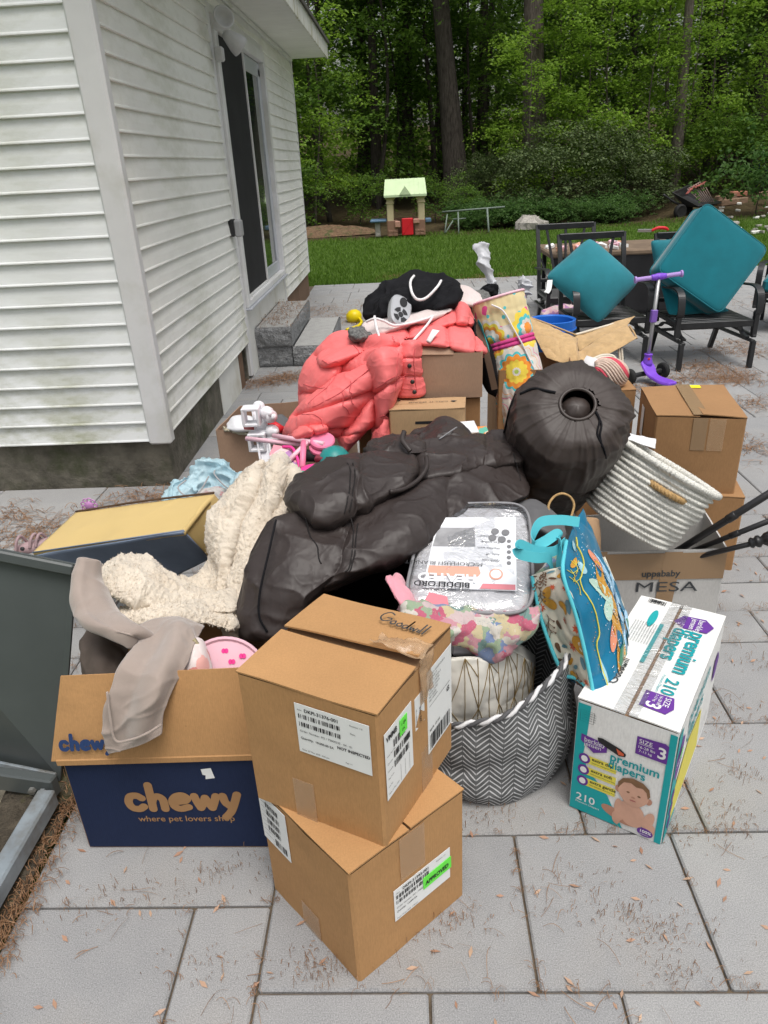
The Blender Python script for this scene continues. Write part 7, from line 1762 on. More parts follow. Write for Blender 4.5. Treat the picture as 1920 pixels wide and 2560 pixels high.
# turquoise binding and handles
def binding(pts, w=.006): mb = MB(); mb.add(*tube(pts, w, 6, 50)); mb.build('binding', TURQ, tb, smooth=True)
binding([P(*lv[k][1])+np.array([0, -.004, 0]) for k in range(5)]+[P(1411, 1385, 1.80), P(1416, 1352, 1.855)])
binding([P(*lv[k][0])+np.array([0, -.004, 0]) for k in range(5)])
binding([P(*lv[0][0]), (P(*lv[0][0])+P(*lv[0][1]))/2+np.array([.0, .01, .012]), P(*lv[0][1])])
def strap(name, pts, w, m_, parent, nrm_=None, k=60, th=.0022, twist=None):
    p = cr(np.array(pts, float), k); d = np.gradient(p, axis=0); d /= np.linalg.norm(d, axis=1, keepdims=True)
    V = []
    for i in range(k):
        s_ = np.array(nrm_ if twist is None else (np.array(nrm_)*(1-i/(k-1))+np.array(twist)*i/(k-1))); s_ = s_-(s_ @ d[i])*d[i]; s_ /= np.linalg.norm(s_); n_ = np.cross(d[i], s_)
        V += [p[i]-s_*w/2-n_*th/2, p[i]+s_*w/2-n_*th/2, p[i]+s_*w/2+n_*th/2, p[i]-s_*w/2+n_*th/2]
    F = [tuple(f_) for f_ in gridf(k, 4, False, True)]+[(0, 1, 2, 3), tuple(4*(k-1)+j for j in (3, 2, 1, 0))]
    return ob(name, V, F, m_, parent, smooth=False)
strap('handle', [P(1448, 1305, 1.95), P(1400, 1300, 1.93), P(1352, 1306, 1.90), P(1332, 1340, 1.86), P(1336, 1365, 1.83), P(1365, 1352, 1.83), P(1395, 1335, 1.85), P(1400, 1362, 1.84), P(1396, 1420, 1.82)], .030, TURQ, tb, (0, .35, .94), k=90, twist=(0, .6, .8))
strap('handle', [P(1414, 1355, 1.87), P(1385, 1378, 1.83), P(1340, 1378, 1.79), P(1298, 1362, 1.76), P(1300, 1384, 1.75), P(1340, 1394, 1.76), P(1372, 1396, 1.80), P(1380, 1430, 1.82)], .030, TURQ, tb, (0, .2, .98), k=90)
V, F, uv = loft(rolls([((1345, 1430, 1.90), (1345, 1440, 1.86), (1350, 1470, 1.84)), ((1385, 1390, 1.94), (1390, 1420, 1.86), (1392, 1460, 1.84)), ((1430, 1370, 2.0), (1438, 1400, 1.92), (1440, 1450, 1.90))], under=(.06, -.02), up=(.05, -.06)), 30, 30, wrinkle(.008, (16, 16, 16), 75))
ob('stuffed_clothes', V, F, PATCH, None, smooth=True, label='printed clothes stuffed into the mouth of the tote bag', cat='clothes')

# kraft bag with a looped handle in the shadow
kb = thing('paper_bag', (.55, 2.35, .3), 'brown kraft paper bag with a looped cord handle behind the tote', 'bag')
V, F, _, _, _ = sheet([[P(*p_) for p_ in row] for row in (((1440, 1290, 2.34), (1440, 1360, 2.28), (1450, 1450, 2.24)), ((1490, 1295, 2.36), (1492, 1360, 2.30), (1490, 1450, 2.26)), ((1497, 1300, 2.46), (1500, 1360, 2.42), (1498, 1440, 2.38)))], 20, 20, .002, wrinkle(.005, sd=7)); ob('bag_wall', V, F, PAPERB, kb, smooth=True)
mb = MB(); mb.add(*tube([P(1372, 1285, 2.32), P(1372, 1262, 2.34), P(1385, 1242, 2.36), P(1405, 1234, 2.37), P(1425, 1242, 2.37), P(1435, 1262, 2.36), P(1428, 1292, 2.34)], .0045, 8, 50)); mb.build('handle', JUTE, kb, smooth=True)
# curtain rods in the open carton
for k, (a_, b_, r_, l_) in enumerate((((1660, 1398, 2.62), (1990, 1192, 2.40), .014, 'thickest black curtain rod sticking out of the grey carton'), ((1660, 1405, 2.66), (2000, 1272, 2.44), .011, 'plain black curtain rod between two others in the grey carton'), ((1700, 1402, 2.58), (2010, 1328, 2.42), .0105, 'black curtain rod with turned finial in the grey carton'))):
    p0_, p1_ = P(*a_), P(*b_); rd = thing('curtain_rod', p0_, l_, 'rod')
    mb = MB(); mb.add(*tube([p0_, p1_], r_, 14)); mb.build('rod', BLACKM, rd, smooth=True)
    if k == 2:
        d_ = (p1_-p0_)/np.linalg.norm(p1_-p0_); c_ = P(1893, 1354, 2.478)
        mb = MB(); mb.add(*lathe([(.011, -.03), (.018, -.026), (.022, -.018), (.016, -.010), (.024, .0), (.024, .008), (.015, .016), (.026, .03), (.03, .05), (.02, .075), (.001, .08)], c_, d_, 18)); mb.build('finial', BLACKM, rd, smooth=True)
    else:
        d_ = (p1_-p0_)/np.linalg.norm(p1_-p0_); mb = MB(); mb.add(*lathe([(r_*1.01, -.02), (r_*1.18, -.018), (r_*1.18, .018), (r_*1.01, .02)], p0_+(p1_-p0_)*.55, d_, 14)); mb.build('collar', BLACKM, rd, smooth=True)

# ------------------------------------------------------------------ mustard cube, blue bag, small things at the left
mc = thing('storage_cube', (-1.25, 2.6, .1), 'mustard vinyl storage cube with slate underside tipped by the hatch', 'storage cube')
Bq = [P(81, 1381, 2.56), P(458, 1326, 2.34), P(535, 1234, 2.60), P(190, 1281, 2.86)]     # upper face
ctrl = [[Bq[0]+(Bq[1]-Bq[0])*u_+((Bq[3]+(Bq[2]-Bq[3])*u_)-(Bq[0]+(Bq[1]-Bq[0])*u_))*v_+np.array([0, 0, .010*math.sin(math.pi*u_)*math.sin(math.pi*v_)]) for v_ in np.linspace(0, 1, 5)] for u_ in np.linspace(0, 1, 6)]
V, F, _, _, _ = sheet(ctrl, 50, 30, .02, lambda u, v, p: fbm(p*8, 2, 3)*.003+.004*np.exp(-((u-.52-.25*v)/.025)**2)*np.clip(v-.3, 0, 1)); ob('top_panel', V, F, GOLDC, mc, smooth=True)
D1, D2 = P(437, 1434, 2.36)-P(458, 1326, 2.34), P(522, 1398, 2.52)-P(535, 1234, 2.60)
drop = np.array([.0, .10, -.26]); drop_r = P(520, 1396, 2.44)-Bq[1]
bl0, br0 = Bq[0]+np.array([.12, .06, -.20]), P(440, 1440, 2.30)+np.array([0, .0, -.12]); rr0 = P(522, 1396, 2.48); rr1 = Bq[2]+np.array([.0, .0, -.20])
def quadp(a_, b_, c_, d_, m_, nm, lab_=None):
    V, F, _, _, _ = sheet([[a_+(b_-a_)*u_+((d_+(c_-d_)*u_)-(a_+(b_-a_)*u_))*v_ for v_ in np.linspace(0, 1, 4)] for u_ in np.linspace(0, 1, 4)], 20, 14, .006, lambda u, v, p: fbm(p*7, 2, 5)*.004); return ob(nm, V, F, m_, mc, smooth=True, label=lab_)
quadp(Bq[1], rr0, Bq[0]+np.array([.30, .10, -.30]), Bq[0]+np.array([.0, .0, -.012]), BLUEC, 'underside', 'slate blue underside panel')
quadp(rr0, Bq[2]+np.array([.05, .02, -.10]), Bq[2], Bq[1], GOLDC, 'end_panel')
mb = MB(); mb.add(*tube([Bq[0], Bq[1]], .003, 6)); mb.add(*tube([Bq[1], rr0], .003, 6)); mb.build('edge_piping', BLUEC, mc, smooth=True)
mb = MB(); mb.add(*tube([Bq[3]+np.array([0, 0, .004]), Bq[3]*.5+Bq[2]*.5+np.array([0, 0, .010]), Bq[2]+np.array([0, 0, .004])], .005, 6, 20)); mb.build('back_piping', BROWNLE, mc, smooth=True)

pb_ = thing('plastic_bag', (-1.05, 3.3, 0), 'pale blue plastic bag of rubbish by the house corner', 'bag')
R_ = []
cx, cy = -1.035, 3.33
for z, rx, ry in ((.03, .16, .14), (.10, .21, .18), (.20, .225, .20), (.28, .205, .19), (.33, .185, .17), (.335, .165, .15), (.30, .14, .125), (.26, .09, .08), (.25, .02, .02)):
    R_.append([(cx+rx*math.cos(q)*(1+.06*math.sin(3*q+z*9)), cy+ry*math.sin(q)*(1+.06*math.cos(2*q+z*7)), z+.05*math.sin(q)*(z > .27)+.02*math.sin(4*q+1)) for q in np.linspace(0, 2*math.pi, 16, endpoint=False)])
V, F, uv = loft(R_, 90, 120, both(creases(.030, 5, 11.0), lambda u, v, p: .012*fbm(p*np.array([12, 12, 7]), 3, 5)), caps=False)
ob('bag_skin', V, F, BLUEBAG, pb_, smooth=True)
mb = MB(); mb.add(*tube([(cx-.10, cy-.02, .37), (cx-.12, cy-.10, .36), (cx-.05, cy-.15, .33), (cx+.0, cy-.13, .36), (cx+.02, cy-.03, .39)], .004, 6, 30)); mb.add(*tube([(cx+.04, cy+.02, .40), (cx+.06, cy-.06, .41), (cx+.11, cy-.09, .36), (cx+.15, cy-.08, .32)], .004, 6, 30)); mb.build('drawtape', GREYPL, pb_, smooth=True)
V, F = lathe([(.001, .0), (.06, .005), (.085, .03), (.05, .06), (.001, .07)], (cx+.01, cy, .245), (0, 0, 1), 24); V = V+fbm(V*20, 3, 2)[:, None]*.014; ob('rubbish', V, F, mat('crumpled_rubbish', (.5, .48, .46), .7, .3, vs=25, bump=.6, bs=30, col2=(.45, .03, .06)), pb_, smooth=True)

sd_ = thing('sandal', PZ(72, 1365, 0), 'mauve child sandal with strap lying on the slabs', 'shoe')
s0 = PZ(70, 1372, .02); mb = MB(); mb.add(*tube([s0+np.array([-.05, -.01, 0]), s0+np.array([0, .01, .0]), s0+np.array([.06, .04, 0]), s0+np.array([.10, .07, .0])], [.025, .034, .036, .028], 12, 20)); mb.build('sole', mat('mauve_foam', (.36, .25, .26), .6, .1, bump=.1), sd_, smooth=True)
for k, (dx, h) in enumerate(((-.02, .075), (.04, .07), (.065, .065))):
    mb = MB(); c_ = s0+np.array([dx, dx*.5, 0]); mb.add(*tube([c_+np.array([-.02, -.035, .01]), c_+np.array([-.01, -.02, h*.8]), c_+np.array([.0, .01, h]), c_+np.array([.01, .04, .02])], .008, 7, 20)); mb.build('strap', MATS['mauve_foam'], sd_, smooth=True)
mb = MB(); mb.add(*lathe([(.001, 0), (.011, 0), (.011, .006), (.001, .008)], s0+np.array([-.0, -.045, .025]), (0, -1, .3), 12)); mb.build('rivet', DKPL, sd_, smooth=True)
fw = thing('flower_toy', PZ(223, 1266, 0), 'small lilac flower-shaped toy on the slabs behind the mustard cube', 'toy')
c_ = P(223, 1264, 3.42)
for k in range(9):
    q = k/9*2*math.pi; mb = MB(); cc = c_+.032*np.array([math.cos(q), .0, math.sin(q)]); mb.add(*tube([cc+.011*np.array([math.cos(w), 0, math.sin(w)]) for w in np.linspace(0, 2*math.pi, 12, endpoint=False)], .0035, 6, closed=True)); mb.build('petal', mat('lilac_plastic', (.52, .24, .50), .4, .05), fw, smooth=True)
mb = MB(); mb.add(*lathe([(.001, -.006), (.022, -.006), (.024, .0), (.022, .006), (.001, .006)], c_, (0, 1, 0), 18)); mb.add(*tube([c_+np.array([0, 0, -.02]), c_+np.array([0, .005, -c_[2]+.004])], .004, 6)); mb.build('centre', MATS['lilac_plastic'], fw, smooth=True)

# toys in the carton by the house
def dflt(pts, Yq=None): return [P(*p_) for p_ in pts]
wt = thing('toy_rail', P(668, 1150, 3.05), 'white plastic toy rail with square sockets leaning out of the toy carton', 'toy')
T = lambda zx, zy, Y: (500+.2411*zx, 960+.2411*zy, Y)
a_, b_ = P(*T(700, 800, 3.30)), P(*T(610, 240, 3.46)); d_ = (b_-a_)/np.linalg.norm(b_-a_)
mb = MB(); mb.add(*bar(a_-d_*.1, b_, .060, .022, (0, -1, .2), .006)); mb.build('rail', WHPL, wt)
mb = MB(); mb.add(*bar(a_-d_*.1+np.array([.028, -.018, 0]), b_+np.array([.028, -.018, 0]), .010, .030, (0, -1, .2), .003)); mb.add(*bar(a_-d_*.1+np.array([-.028, -.018, 0]), b_+np.array([-.028, -.018, 0]), .010, .030, (0, -1, .2), .003)); mb.build('rail_flange', WHPL, wt)
mb = MB(); mb.add(*lathe([(.001, -.012), (.030, -.012), (.032, 0), (.030, .012), (.001, .012)], b_, (0, -1, .2), 20)); mb.build('rounded_end', WHPL, wt, smooth=True)
for zx, zy in ((535, 330), (600, 590)):
    c_ = P(*T(zx, zy, 3.34)); sx_ = np.array([.8, .5, .15]); sx_ /= np.linalg.norm(sx_)
    mb = MB()
    for du, dv, hu, hv in ((-.036, 0, .007, .045), (.036, 0, .007, .045), (0, -.039, .036, .007), (0, .039, .036, .007)):
        mb.add(*bbox(c_+np.array([du, 0, dv]), (1, 0, 0), (0, 1, 0), (0, 0, 1), hu, .035, hv, .003))
    mb.build('square_socket', WHPL, wt)
for zx, zy in ((690, 300), (725, 335), (760, 560), (745, 490)):
    c_ = P(*T(zx, zy, 3.36)); mb = MB(); mb.add(*lathe([(.001, -.02), (.030, -.02), (.034, 0), (.030, .02), (.016, .024), (.014, .04), (.001, .042)], c_, (.7, -.65, .1), 18)); mb.build('round_socket', WHPL, wt, smooth=True)
V, F, uv = loft(rolls([(T(290, 400, 4.02), T(300, 420, 3.95), T(290, 470, 3.92)), (T(340, 335, 4.06), T(360, 400, 3.92), T(360, 490, 3.88)), (T(440, 320, 4.06), T(450, 400, 3.92), T(450, 490, 3.88)), (T(520, 330, 4.04), T(530, 400, 3.94), T(530, 480, 3.9))], under=(.06, -.02), up=(.06, -.05)), 30, 30, lambda u, v, p: p[..., 0]*0)
ob('white_toy_shell', V, F, WHPL, None, smooth=True, label='rounded white plastic toy shell inside the toy carton', cat='toy')
V, F, uv = loft(rolls([(T(250, 440, 3.98), T(255, 460, 3.94), T(265, 480, 3.92)), (T(420, 470, 3.96), T(420, 490, 3.92), T(420, 510, 3.90)), (T(560, 480, 3.94), T(560, 500, 3.90), T(560, 530, 3.88))], under=(.08, -.05), up=(.05, -.06)), 30, 20, wrinkle(.012, (22, 22, 22), 3))
ob('camo_cloth', V, F, patch_mat('camo_print', [(.30, .26, .18), (.42, .38, .28), (.18, .16, .12), (.50, .46, .36)], 40, .03, fine=False), None, smooth=True, label='khaki patterned cloth lying in the toy carton', cat='cloth')
V, F, uv = loft(rolls([(T(720, 370, 3.98), T(720, 440, 3.86), T(760, 510, 3.82)), (T(830, 320, 4.04), T(840, 420, 3.84), T(840, 520, 3.80)), (T(920, 370, 3.98), T(930, 440, 3.86), T(900, 520, 3.82))], under=(.08, -.05), up=(.05, -.1)), 30, 30, wrinkle(.012, (12, 12, 12), 9))
ob('dark_jacket', V, F, GREYNY, None, smooth=True, label='charcoal jacket in the toy carton beside the coral coat', cat='jacket')
def stick(name, a_, b_, r_, m_, label, cat='toy'):
    V, F = tube([P(*a_), P(*b_)], r_, 12); return ob(name, V, F, m_, None, smooth=True, label=label, cat=cat)
stick('red_toy_bar', T(700, 380, 3.66), T(860, 480, 3.60), .020, REDP, 'red plastic toy bar across the toy carton')
stick('coral_handle', T(460, 430, 3.50), T(560, 432, 3.50), .022, mat('dusty_coral', (.55, .14, .14), .5, .06), 'dusty coral toy handle behind the white toy rail')
ps = thing('toy_stroller', P(*T(1000, 700, 3.1)), 'folded pink toy stroller lying under the coral coat', 'toy')
for a1, b1, r1, m1, nm in (((480, 565, 3.20), (1060, 630, 3.10), .011, PINKL, 'frame_tube'), ((760, 535, 3.16), (1280, 620, 3.02), .011, PINKL, 'frame_tube'), ((910, 805, 2.96), (1115, 605, 3.06), .011, PINKL, 'frame_tube'), ((1075, 600, 3.06), (1060, 870, 2.92), .014, PINKP, 'hinge_arm')):
    mb = MB(); mb.add(*tube([P(*T(*a1)), P(*T(*b1))], r1, 12)); mb.build(nm, m1, ps, smooth=True)
for zx, zy in ((1270, 590), (1260, 655)):
    c_ = P(*T(zx, zy, 3.06)); mb = MB(); mb.add(*lathe([(.001, -.012), (.050, -.012), (.056, -.006), (.056, .006), (.050, .012), (.001, .012)], c_, (.1, -.35, .93), 26)); mb.build('wheel', PINKP, ps, smooth=False)
V, F, _, _, _ = sheet([[P(*T(*p_)) for p_ in row] for row in (((760, 620, 3.12), (720, 740, 3.06), (760, 840, 3.0)), ((880, 650, 3.10), (880, 760, 3.02), (900, 880, 2.96)), ((990, 710, 3.06), (1000, 800, 2.98), (1020, 910, 2.93)))], 30, 30, .003, wrinkle(.008, sd=4)); ob('seat_fabric', V, F, patch_mat('dotted_pink_cloth', [(.74, .56, .56), (.72, .30, .36), (.42, .22, .44), (.74, .42, .40), (.74, .60, .58)], 15, .0, fine=False), ps, smooth=True)
mb = MB(); mb.add(*tube([P(*T(*p_)) for p_ in ((860, 650, 3.09), (950, 660, 3.06), (1000, 740, 3.0), (1030, 860, 2.94), (1020, 910, 2.93))], .007, 6, 30)); mb.build('seat_binding', HOTP, ps, smooth=True)
mb = MB(); mb.add(*tube([P(*T(1010, 740, 3.06)), P(*T(1240, 745, 3.04))], .028, 12)); mb.build('foam_grip', RUBBER, ps, smooth=True)
V, F, uv = loft(rolls([(T(1010, 890, 2.88), T(1020, 905, 2.84), T(1040, 920, 2.82)), (T(1120, 840, 2.92), T(1130, 870, 2.84), T(1130, 910, 2.82)), (T(1190, 830, 2.92), T(1215, 860, 2.86), T(1200, 890, 2.84))], under=(.06, -.05), up=(.05, -.06)), 24, 24, wrinkle(.004, sd=3))
ob('pink_cloth', V, F, HOTP, None, smooth=True, label='hot pink cloth scrap beside the sherpa blanket', cat='cloth')
V, F = lathe([(.001, -.075), (.045, -.06), (.068, -.03), (.075, 0), (.068, .03), (.045, .06), (.001, .075)], P(*T(1395, 805, 3.0)), (0, 0, 1), 30); ob('teal_ball', V, F, mat('teal_plastic', (.02, .24, .23), .35, .05), None, smooth=True, label='teal ball half hidden behind the dark coat', cat='ball')
V, F, uv = loft(rolls([(T(1230, 860, 2.84), T(1240, 870, 2.80), T(1260, 880, 2.78)), (T(1310, 815, 2.88), T(1320, 840, 2.80), T(1330, 870, 2.78)), (T(1420, 795, 2.88), T(1420, 810, 2.82), T(1420, 830, 2.80))], under=(.06, -.08), up=(.05, -.1)), 24, 20, wrinkle(.005, sd=8))
ob('cream_cloth', V, F, mat('pale_yellow_cloth', (.62, .55, .33), .9, .1, bump=.3), None, smooth=True, label='pale yellow cloth in front of the teal ball', cat='cloth')
V, F, uv = loft(rolls([(T(980, 930, 2.72), T(985, 960, 2.68), T(1000, 1000, 2.66)), (T(1050, 920, 2.72), T(1060, 940, 2.68), T(1060, 970, 2.66)), (T(1100, 915, 2.74), T(1110, 925, 2.70), T(1100, 940, 2.68))], under=(.06, -.08), up=(.05, -.1)), 24, 24, lambda u, v, p: fbm(p*60, 3, 3)*.007)
ob('green_yarn', V, F, mat('mint_wool', (.16, .36, .27), .95, .3, vs=60, bump=.8, bs=120), None, smooth=True, label='mint green fuzzy wool beside the sherpa blanket', cat='wool')
V, F, uv = loft(rolls([(T(1230, 710, 3.06), T(1230, 740, 3.0), T(1240, 780, 2.96)), (T(1310, 700, 3.08), T(1320, 730, 3.0), T(1330, 790, 2.96)), (T(1380, 720, 3.06), T(1390, 740, 3.02), T(1380, 770, 2.98))], under=(.08, -.12), up=(.05, -.14)), 24, 24, wrinkle(.008, sd=12))
ob('maroon_cloth', V, F, mat('maroon_cloth', (.22, .04, .06), .9, .2, bump=.3), None, smooth=True, label='maroon cloth bundled behind the teal ball', cat='cloth')
carton('open_carton', 'low brown carton of small toys hidden behind the sherpa blanket', [(-.80, 2.62), (-.20, 2.58), (-.17, 3.0), (-.77, 3.04)], 0, .42, CARD2, False, sd=41)

# ------------------------------------------------------------------ things right of the stack
jb = thing('jute_bag', (1.0, 3.85, .6), 'flattened jute tote with cream edging lying on the cartons', 'bag')
J_ = lambda zx, zy, Y: P(1160+.2652*zx, 560+.2652*zy, Y)
V, F, _, _, _ = sheet([[J_(590, 872, 4.02), J_(640, 1010, 3.92), J_(720, 1160, 3.82), J_(780, 1262, 3.76)], [J_(760, 950, 3.98), J_(800, 1080, 3.86), J_(850, 1200, 3.78), J_(880, 1300, 3.73)], [J_(920, 1020, 3.94), J_(950, 1140, 3.82), J_(970, 1240, 3.76), J_(985, 1335, 3.72)], [J_(1065, 1080, 3.90), J_(1060, 1160, 3.80), J_(1060, 1250, 3.75), J_(1080, 1330, 3.72)]], 40, 36, .004, wrinkle(.007, (9, 9, 9), 81, .8, (12, 12, 12))); ob('side_panel', V, F, JUTEC, jb, smooth=True)
V, F, _, _, _ = sheet([[J_(1065, 1080, 3.90), J_(1060, 1160, 3.80), J_(1060, 1250, 3.75), J_(1080, 1335, 3.72)], [J_(1085, 1198, 3.86), J_(1120, 1230, 3.80), J_(1130, 1280, 3.76), J_(1150, 1320, 3.74)], [J_(1290, 1070, 3.90), J_(1310, 1130, 3.84), J_(1330, 1190, 3.80), J_(1340, 1240, 3.78)], [J_(1540, 955, 3.98), J_(1570, 1010, 3.92), J_(1595, 1050, 3.88), J_(1628, 1080, 3.86)]], 40, 36, .004, wrinkle(.006, (9, 9, 9), 83, .8, (12, 12, 12))); ob('side_panel', V, F, JUTEC, jb, smooth=True)
V, F, _, _, _ = sheet([[J_(1085, 1200, 3.87), J_(1060, 1120, 3.92), J_(1045, 1045, 3.98)], [J_(1280, 1080, 3.91), J_(1260, 1030, 3.96), J_(1240, 990, 4.02)], [J_(1540, 955, 3.98), J_(1570, 910, 4.02), J_(1612, 862, 4.06)]], 30, 24, .004, wrinkle(.005, sd=85)); ob('folded_gusset', V, F, JUTEC, jb, smooth=True)
mb = MB(); mb.add(*tube([J_(1045, 1045, 3.97), J_(1240, 990, 4.01), J_(1400, 945, 4.03), J_(1480, 930, 4.04)], .007, 6, 30)); mb.build('cream_edging', CREAMW, jb, smooth=True)
mb = MB(); mb.add(*tube([J_(590, 870, 4.02), J_(760, 930, 3.99), J_(900, 985, 3.96), J_(1065, 1050, 3.93)], .005, 6, 30)); mb.build('top_seam', JUTEC, jb, smooth=True)
mb = MB(); mb.add(*tube([J_(1560, 960, 3.96), J_(1600, 1020, 3.90), J_(1630, 1080, 3.86)], .005, 6, 20)); mb.build('corner_seam', JUTEC, jb, smooth=True)
bu = thing('blue_bucket', J_(830, 900, 4.3), 'blue plastic bucket behind the jute bag', 'bucket')
c_ = J_(830, 905, 4.30); mb = MB(); mb.add(*lathe([(.10, -.30), (.125, -.06), (.128, -.05), (.135, -.045), (.135, .005), (.128, .008), (.118, .0), (.10, -.20), (.001, -.21)], c_, (0, .0, 1), 40)); mb.build('pail', BLUEP, bu, smooth=False)
mb = MB(); mb.add(*tube([c_+np.array([.137*math.cos(q), .137*math.sin(q), -.045]) for q in np.linspace(0, 2*math.pi, 40, endpoint=False)], .005, 6, closed=True)); mb.build('rim_band', BLUEP, bu, smooth=True)
wb = thing('wire_rack', J_(1300, 1300, 3.8), 'cream wire rack with looped handles behind the dark sack', 'rack')
for pts in ([(1060, 1340, 3.66), (1180, 1290, 3.70), (1300, 1240, 3.74), (1400, 1245, 3.76), (1440, 1300, 3.74), (1440, 1370, 3.70)], [(1060, 1350, 3.62), (1180, 1310, 3.64), (1300, 1262, 3.66), (1385, 1262, 3.68), (1420, 1310, 3.66)]):
    mb = MB(); mb.add(*tube([J_(*p_) for p_ in pts], .008, 8, 40)); mb.build('loop_handle', CREAMW, wb, smooth=True)
for zx in (1470, 1495):
    mb = MB(); mb.add(*tube([J_(zx-10, 1170, 3.84), J_(zx, 1300, 3.82), J_(zx-5, 1420, 3.80)], .006, 8, 16)); mb.build('upright', CREAMW, wb, smooth=True)
for k in range(7):
    mb = MB(); mb.add(*tube([J_(1200+25*k, 1300-3*k, 3.76), J_(1220+25*k, 1340-3*k, 3.70)], .003, 6)); mb.build('wire', BLACKM, wb, smooth=True)
V, F = tube([J_(1120, 1340, 3.62), J_(1300, 1400, 3.58)], .055, 20); ob('paper_roll', V, F, WHITEC, None, smooth=True, label='white roll beside the striped yarn skein', cat='roll')
ya = thing('yarn_skein', J_(1380, 1400, 3.6), 'cream and red yarn skein beside the dark sack', 'yarn')
yc, yd = J_(1370, 1405, 3.56), np.array([.88, .0, -.25]); yd /= np.linalg.norm(yd); y1_ = np.cross(yd, (0, 0, 1)); y1_ /= np.linalg.norm(y1_); y2_ = np.cross(yd, y1_)
V, F = lathe([(.001, -.085), (.045, -.075), (.062, -.04), (.066, .0), (.06, .04), (.045, .075), (.001, .085)], yc, yd, 24); ob('core', V, F, mat('cream_yarn', (.62, .48, .40), .95, .2, vs=60, bump=.6, bs=160), ya, smooth=True)
for k in range(26):
    q0 = k/26*2*math.pi; pts = []
    for s_ in np.linspace(-1, 1, 12):
        q = q0+s_*1.0; rr_ = .069*math.sqrt(max(.05, 1-(s_*.92)**2))+.003; pts.append(yc+yd*.085*s_+rr_*(math.cos(q)*y1_+math.sin(q)*y2_))
    mb = MB(); mb.add(*tube(pts, .0065, 5, 18)); mb.build('strand', mat('red_yarn', (.62, .09, .13), .95, .15, bump=.4) if k % 9 in (2, 3) else MATS['cream_yarn'], ya, smooth=True)
V, F, _, _, _ = sheet([[J_(1320, 1500, 3.50), J_(1340, 1560, 3.48), J_(1360, 1660, 3.46)], [J_(1400, 1480, 3.52), J_(1410, 1560, 3.50), J_(1420, 1640, 3.48)], [J_(1470, 1440, 3.56), J_(1465, 1530, 3.54), J_(1450, 1610, 3.52)]], 20, 20, .003, wrinkle(.005, sd=88))
ob('printed_paper_bag', V, F, mat('printed_kraft', (.46, .33, .21), .8, .1, vs=8, bump=.3, bs=30, col2=(.40, .10, .06)), None, smooth=True, label='kraft paper bag with red print behind the dark sack', cat='bag')
# grey mailers sticking up
def mailer(pts0, pts1, label, sd):
    ctrl = []
    for a1, b1 in zip(pts0, pts1):
        a1, b1 = J_(*a1), J_(*b1); ctrl.append([a1, a1*.66+b1*.34+np.array([0, -.018, 0]), a1*.33+b1*.67+np.array([0, -.018, 0]), b1, a1*.33+b1*.67+np.array([0, .018, 0]), a1*.66+b1*.34+np.array([0, .018, 0])])
    V, F, uv = loft(ctrl, 60, 48, both(creases(.022, sd, 7.0)), caps=True); ob('poly_mailer', V, F, MAILER, None, smooth=True, label=label, cat='mailer')
mailer([(85, 240, 4.26), (130, 320, 4.24), (165, 430, 4.22), (205, 560, 4.20), (230, 690, 4.20), (240, 900, 4.2)], [(200, 185, 4.28), (245, 280, 4.26), (255, 420, 4.22), (320, 540, 4.20), (360, 640, 4.2), (380, 900, 4.2)], 'tall grey poly mailer standing up behind the floral quilt roll', 91)
mailer([(495, 520, 4.5), (500, 600, 4.5), (490, 720, 4.48), (500, 900, 4.46)], [(660, 545, 4.5), (625, 640, 4.48), (585, 740, 4.46), (560, 900, 4.46)], 'shorter grey poly mailer beside the blue bucket', 93)
V, F, uv = loft([[J_(*p_)+np.array(o_) for o_ in ((0, -.02, 0), (.03, 0, .02), (0, .02, .03), (-.03, 0, .0))] for p_ in ((190, 640, 4.1), (240, 620, 4.1), (262, 660, 4.1), (255, 720, 4.1))], 30, 24, lambda u, v, p: fbm(p*50, 3, 1)*.012)
ob('black_pompom', V, F, BLACKC, None, smooth=True, label='black fuzzy pompom in front of the tall grey mailer', cat='pompom')
# backpack straps and teal trim between stack and quilt
strap('shoulder_strap', [J_(110, 930, 3.60), J_(150, 1040, 3.52), J_(200, 1180, 3.46), J_(240, 1340, 3.42), J_(290, 1560, 3.40)], .03, BROWNLE, None, (1, 0, .2)); o_ = bpy.context.scene.objects[-1] if False else None
for o_ in list(COL.objects):
    if o_.name.startswith('shoulder_strap') and 'label' not in o_: tag(o_, 'brown webbing strap hanging between the stack and the quilt carton', 'strap')
V, F, uv = loft(rolls([((1185, 800, 3.62), (1190, 830, 3.54), (1195, 860, 3.50)), ((1205, 830, 3.60), (1212, 870, 3.52), (1218, 930, 3.50)), ((1225, 860, 3.60), (1235, 900, 3.54), (1240, 950, 3.52))], under=(.05, -.1), up=(.05, -.1)), 20, 20, wrinkle(.005, sd=5)); ob('black_backpack', V, F, BLACKC, None, smooth=True, label='black backpack squeezed beside the floral quilt roll', cat='backpack')
V, F, uv = loft(rolls([((1196, 800, 3.58), (1205, 815, 3.52), (1210, 835, 3.50)), ((1215, 850, 3.56), (1222, 868, 3.50), (1222, 890, 3.48))], under=(.04, -.04), up=(.04, -.04)), 16, 16, None); ob('teal_strap', V, F, TEALP, None, smooth=True, label='teal strap beside the floral quilt roll', cat='strap')
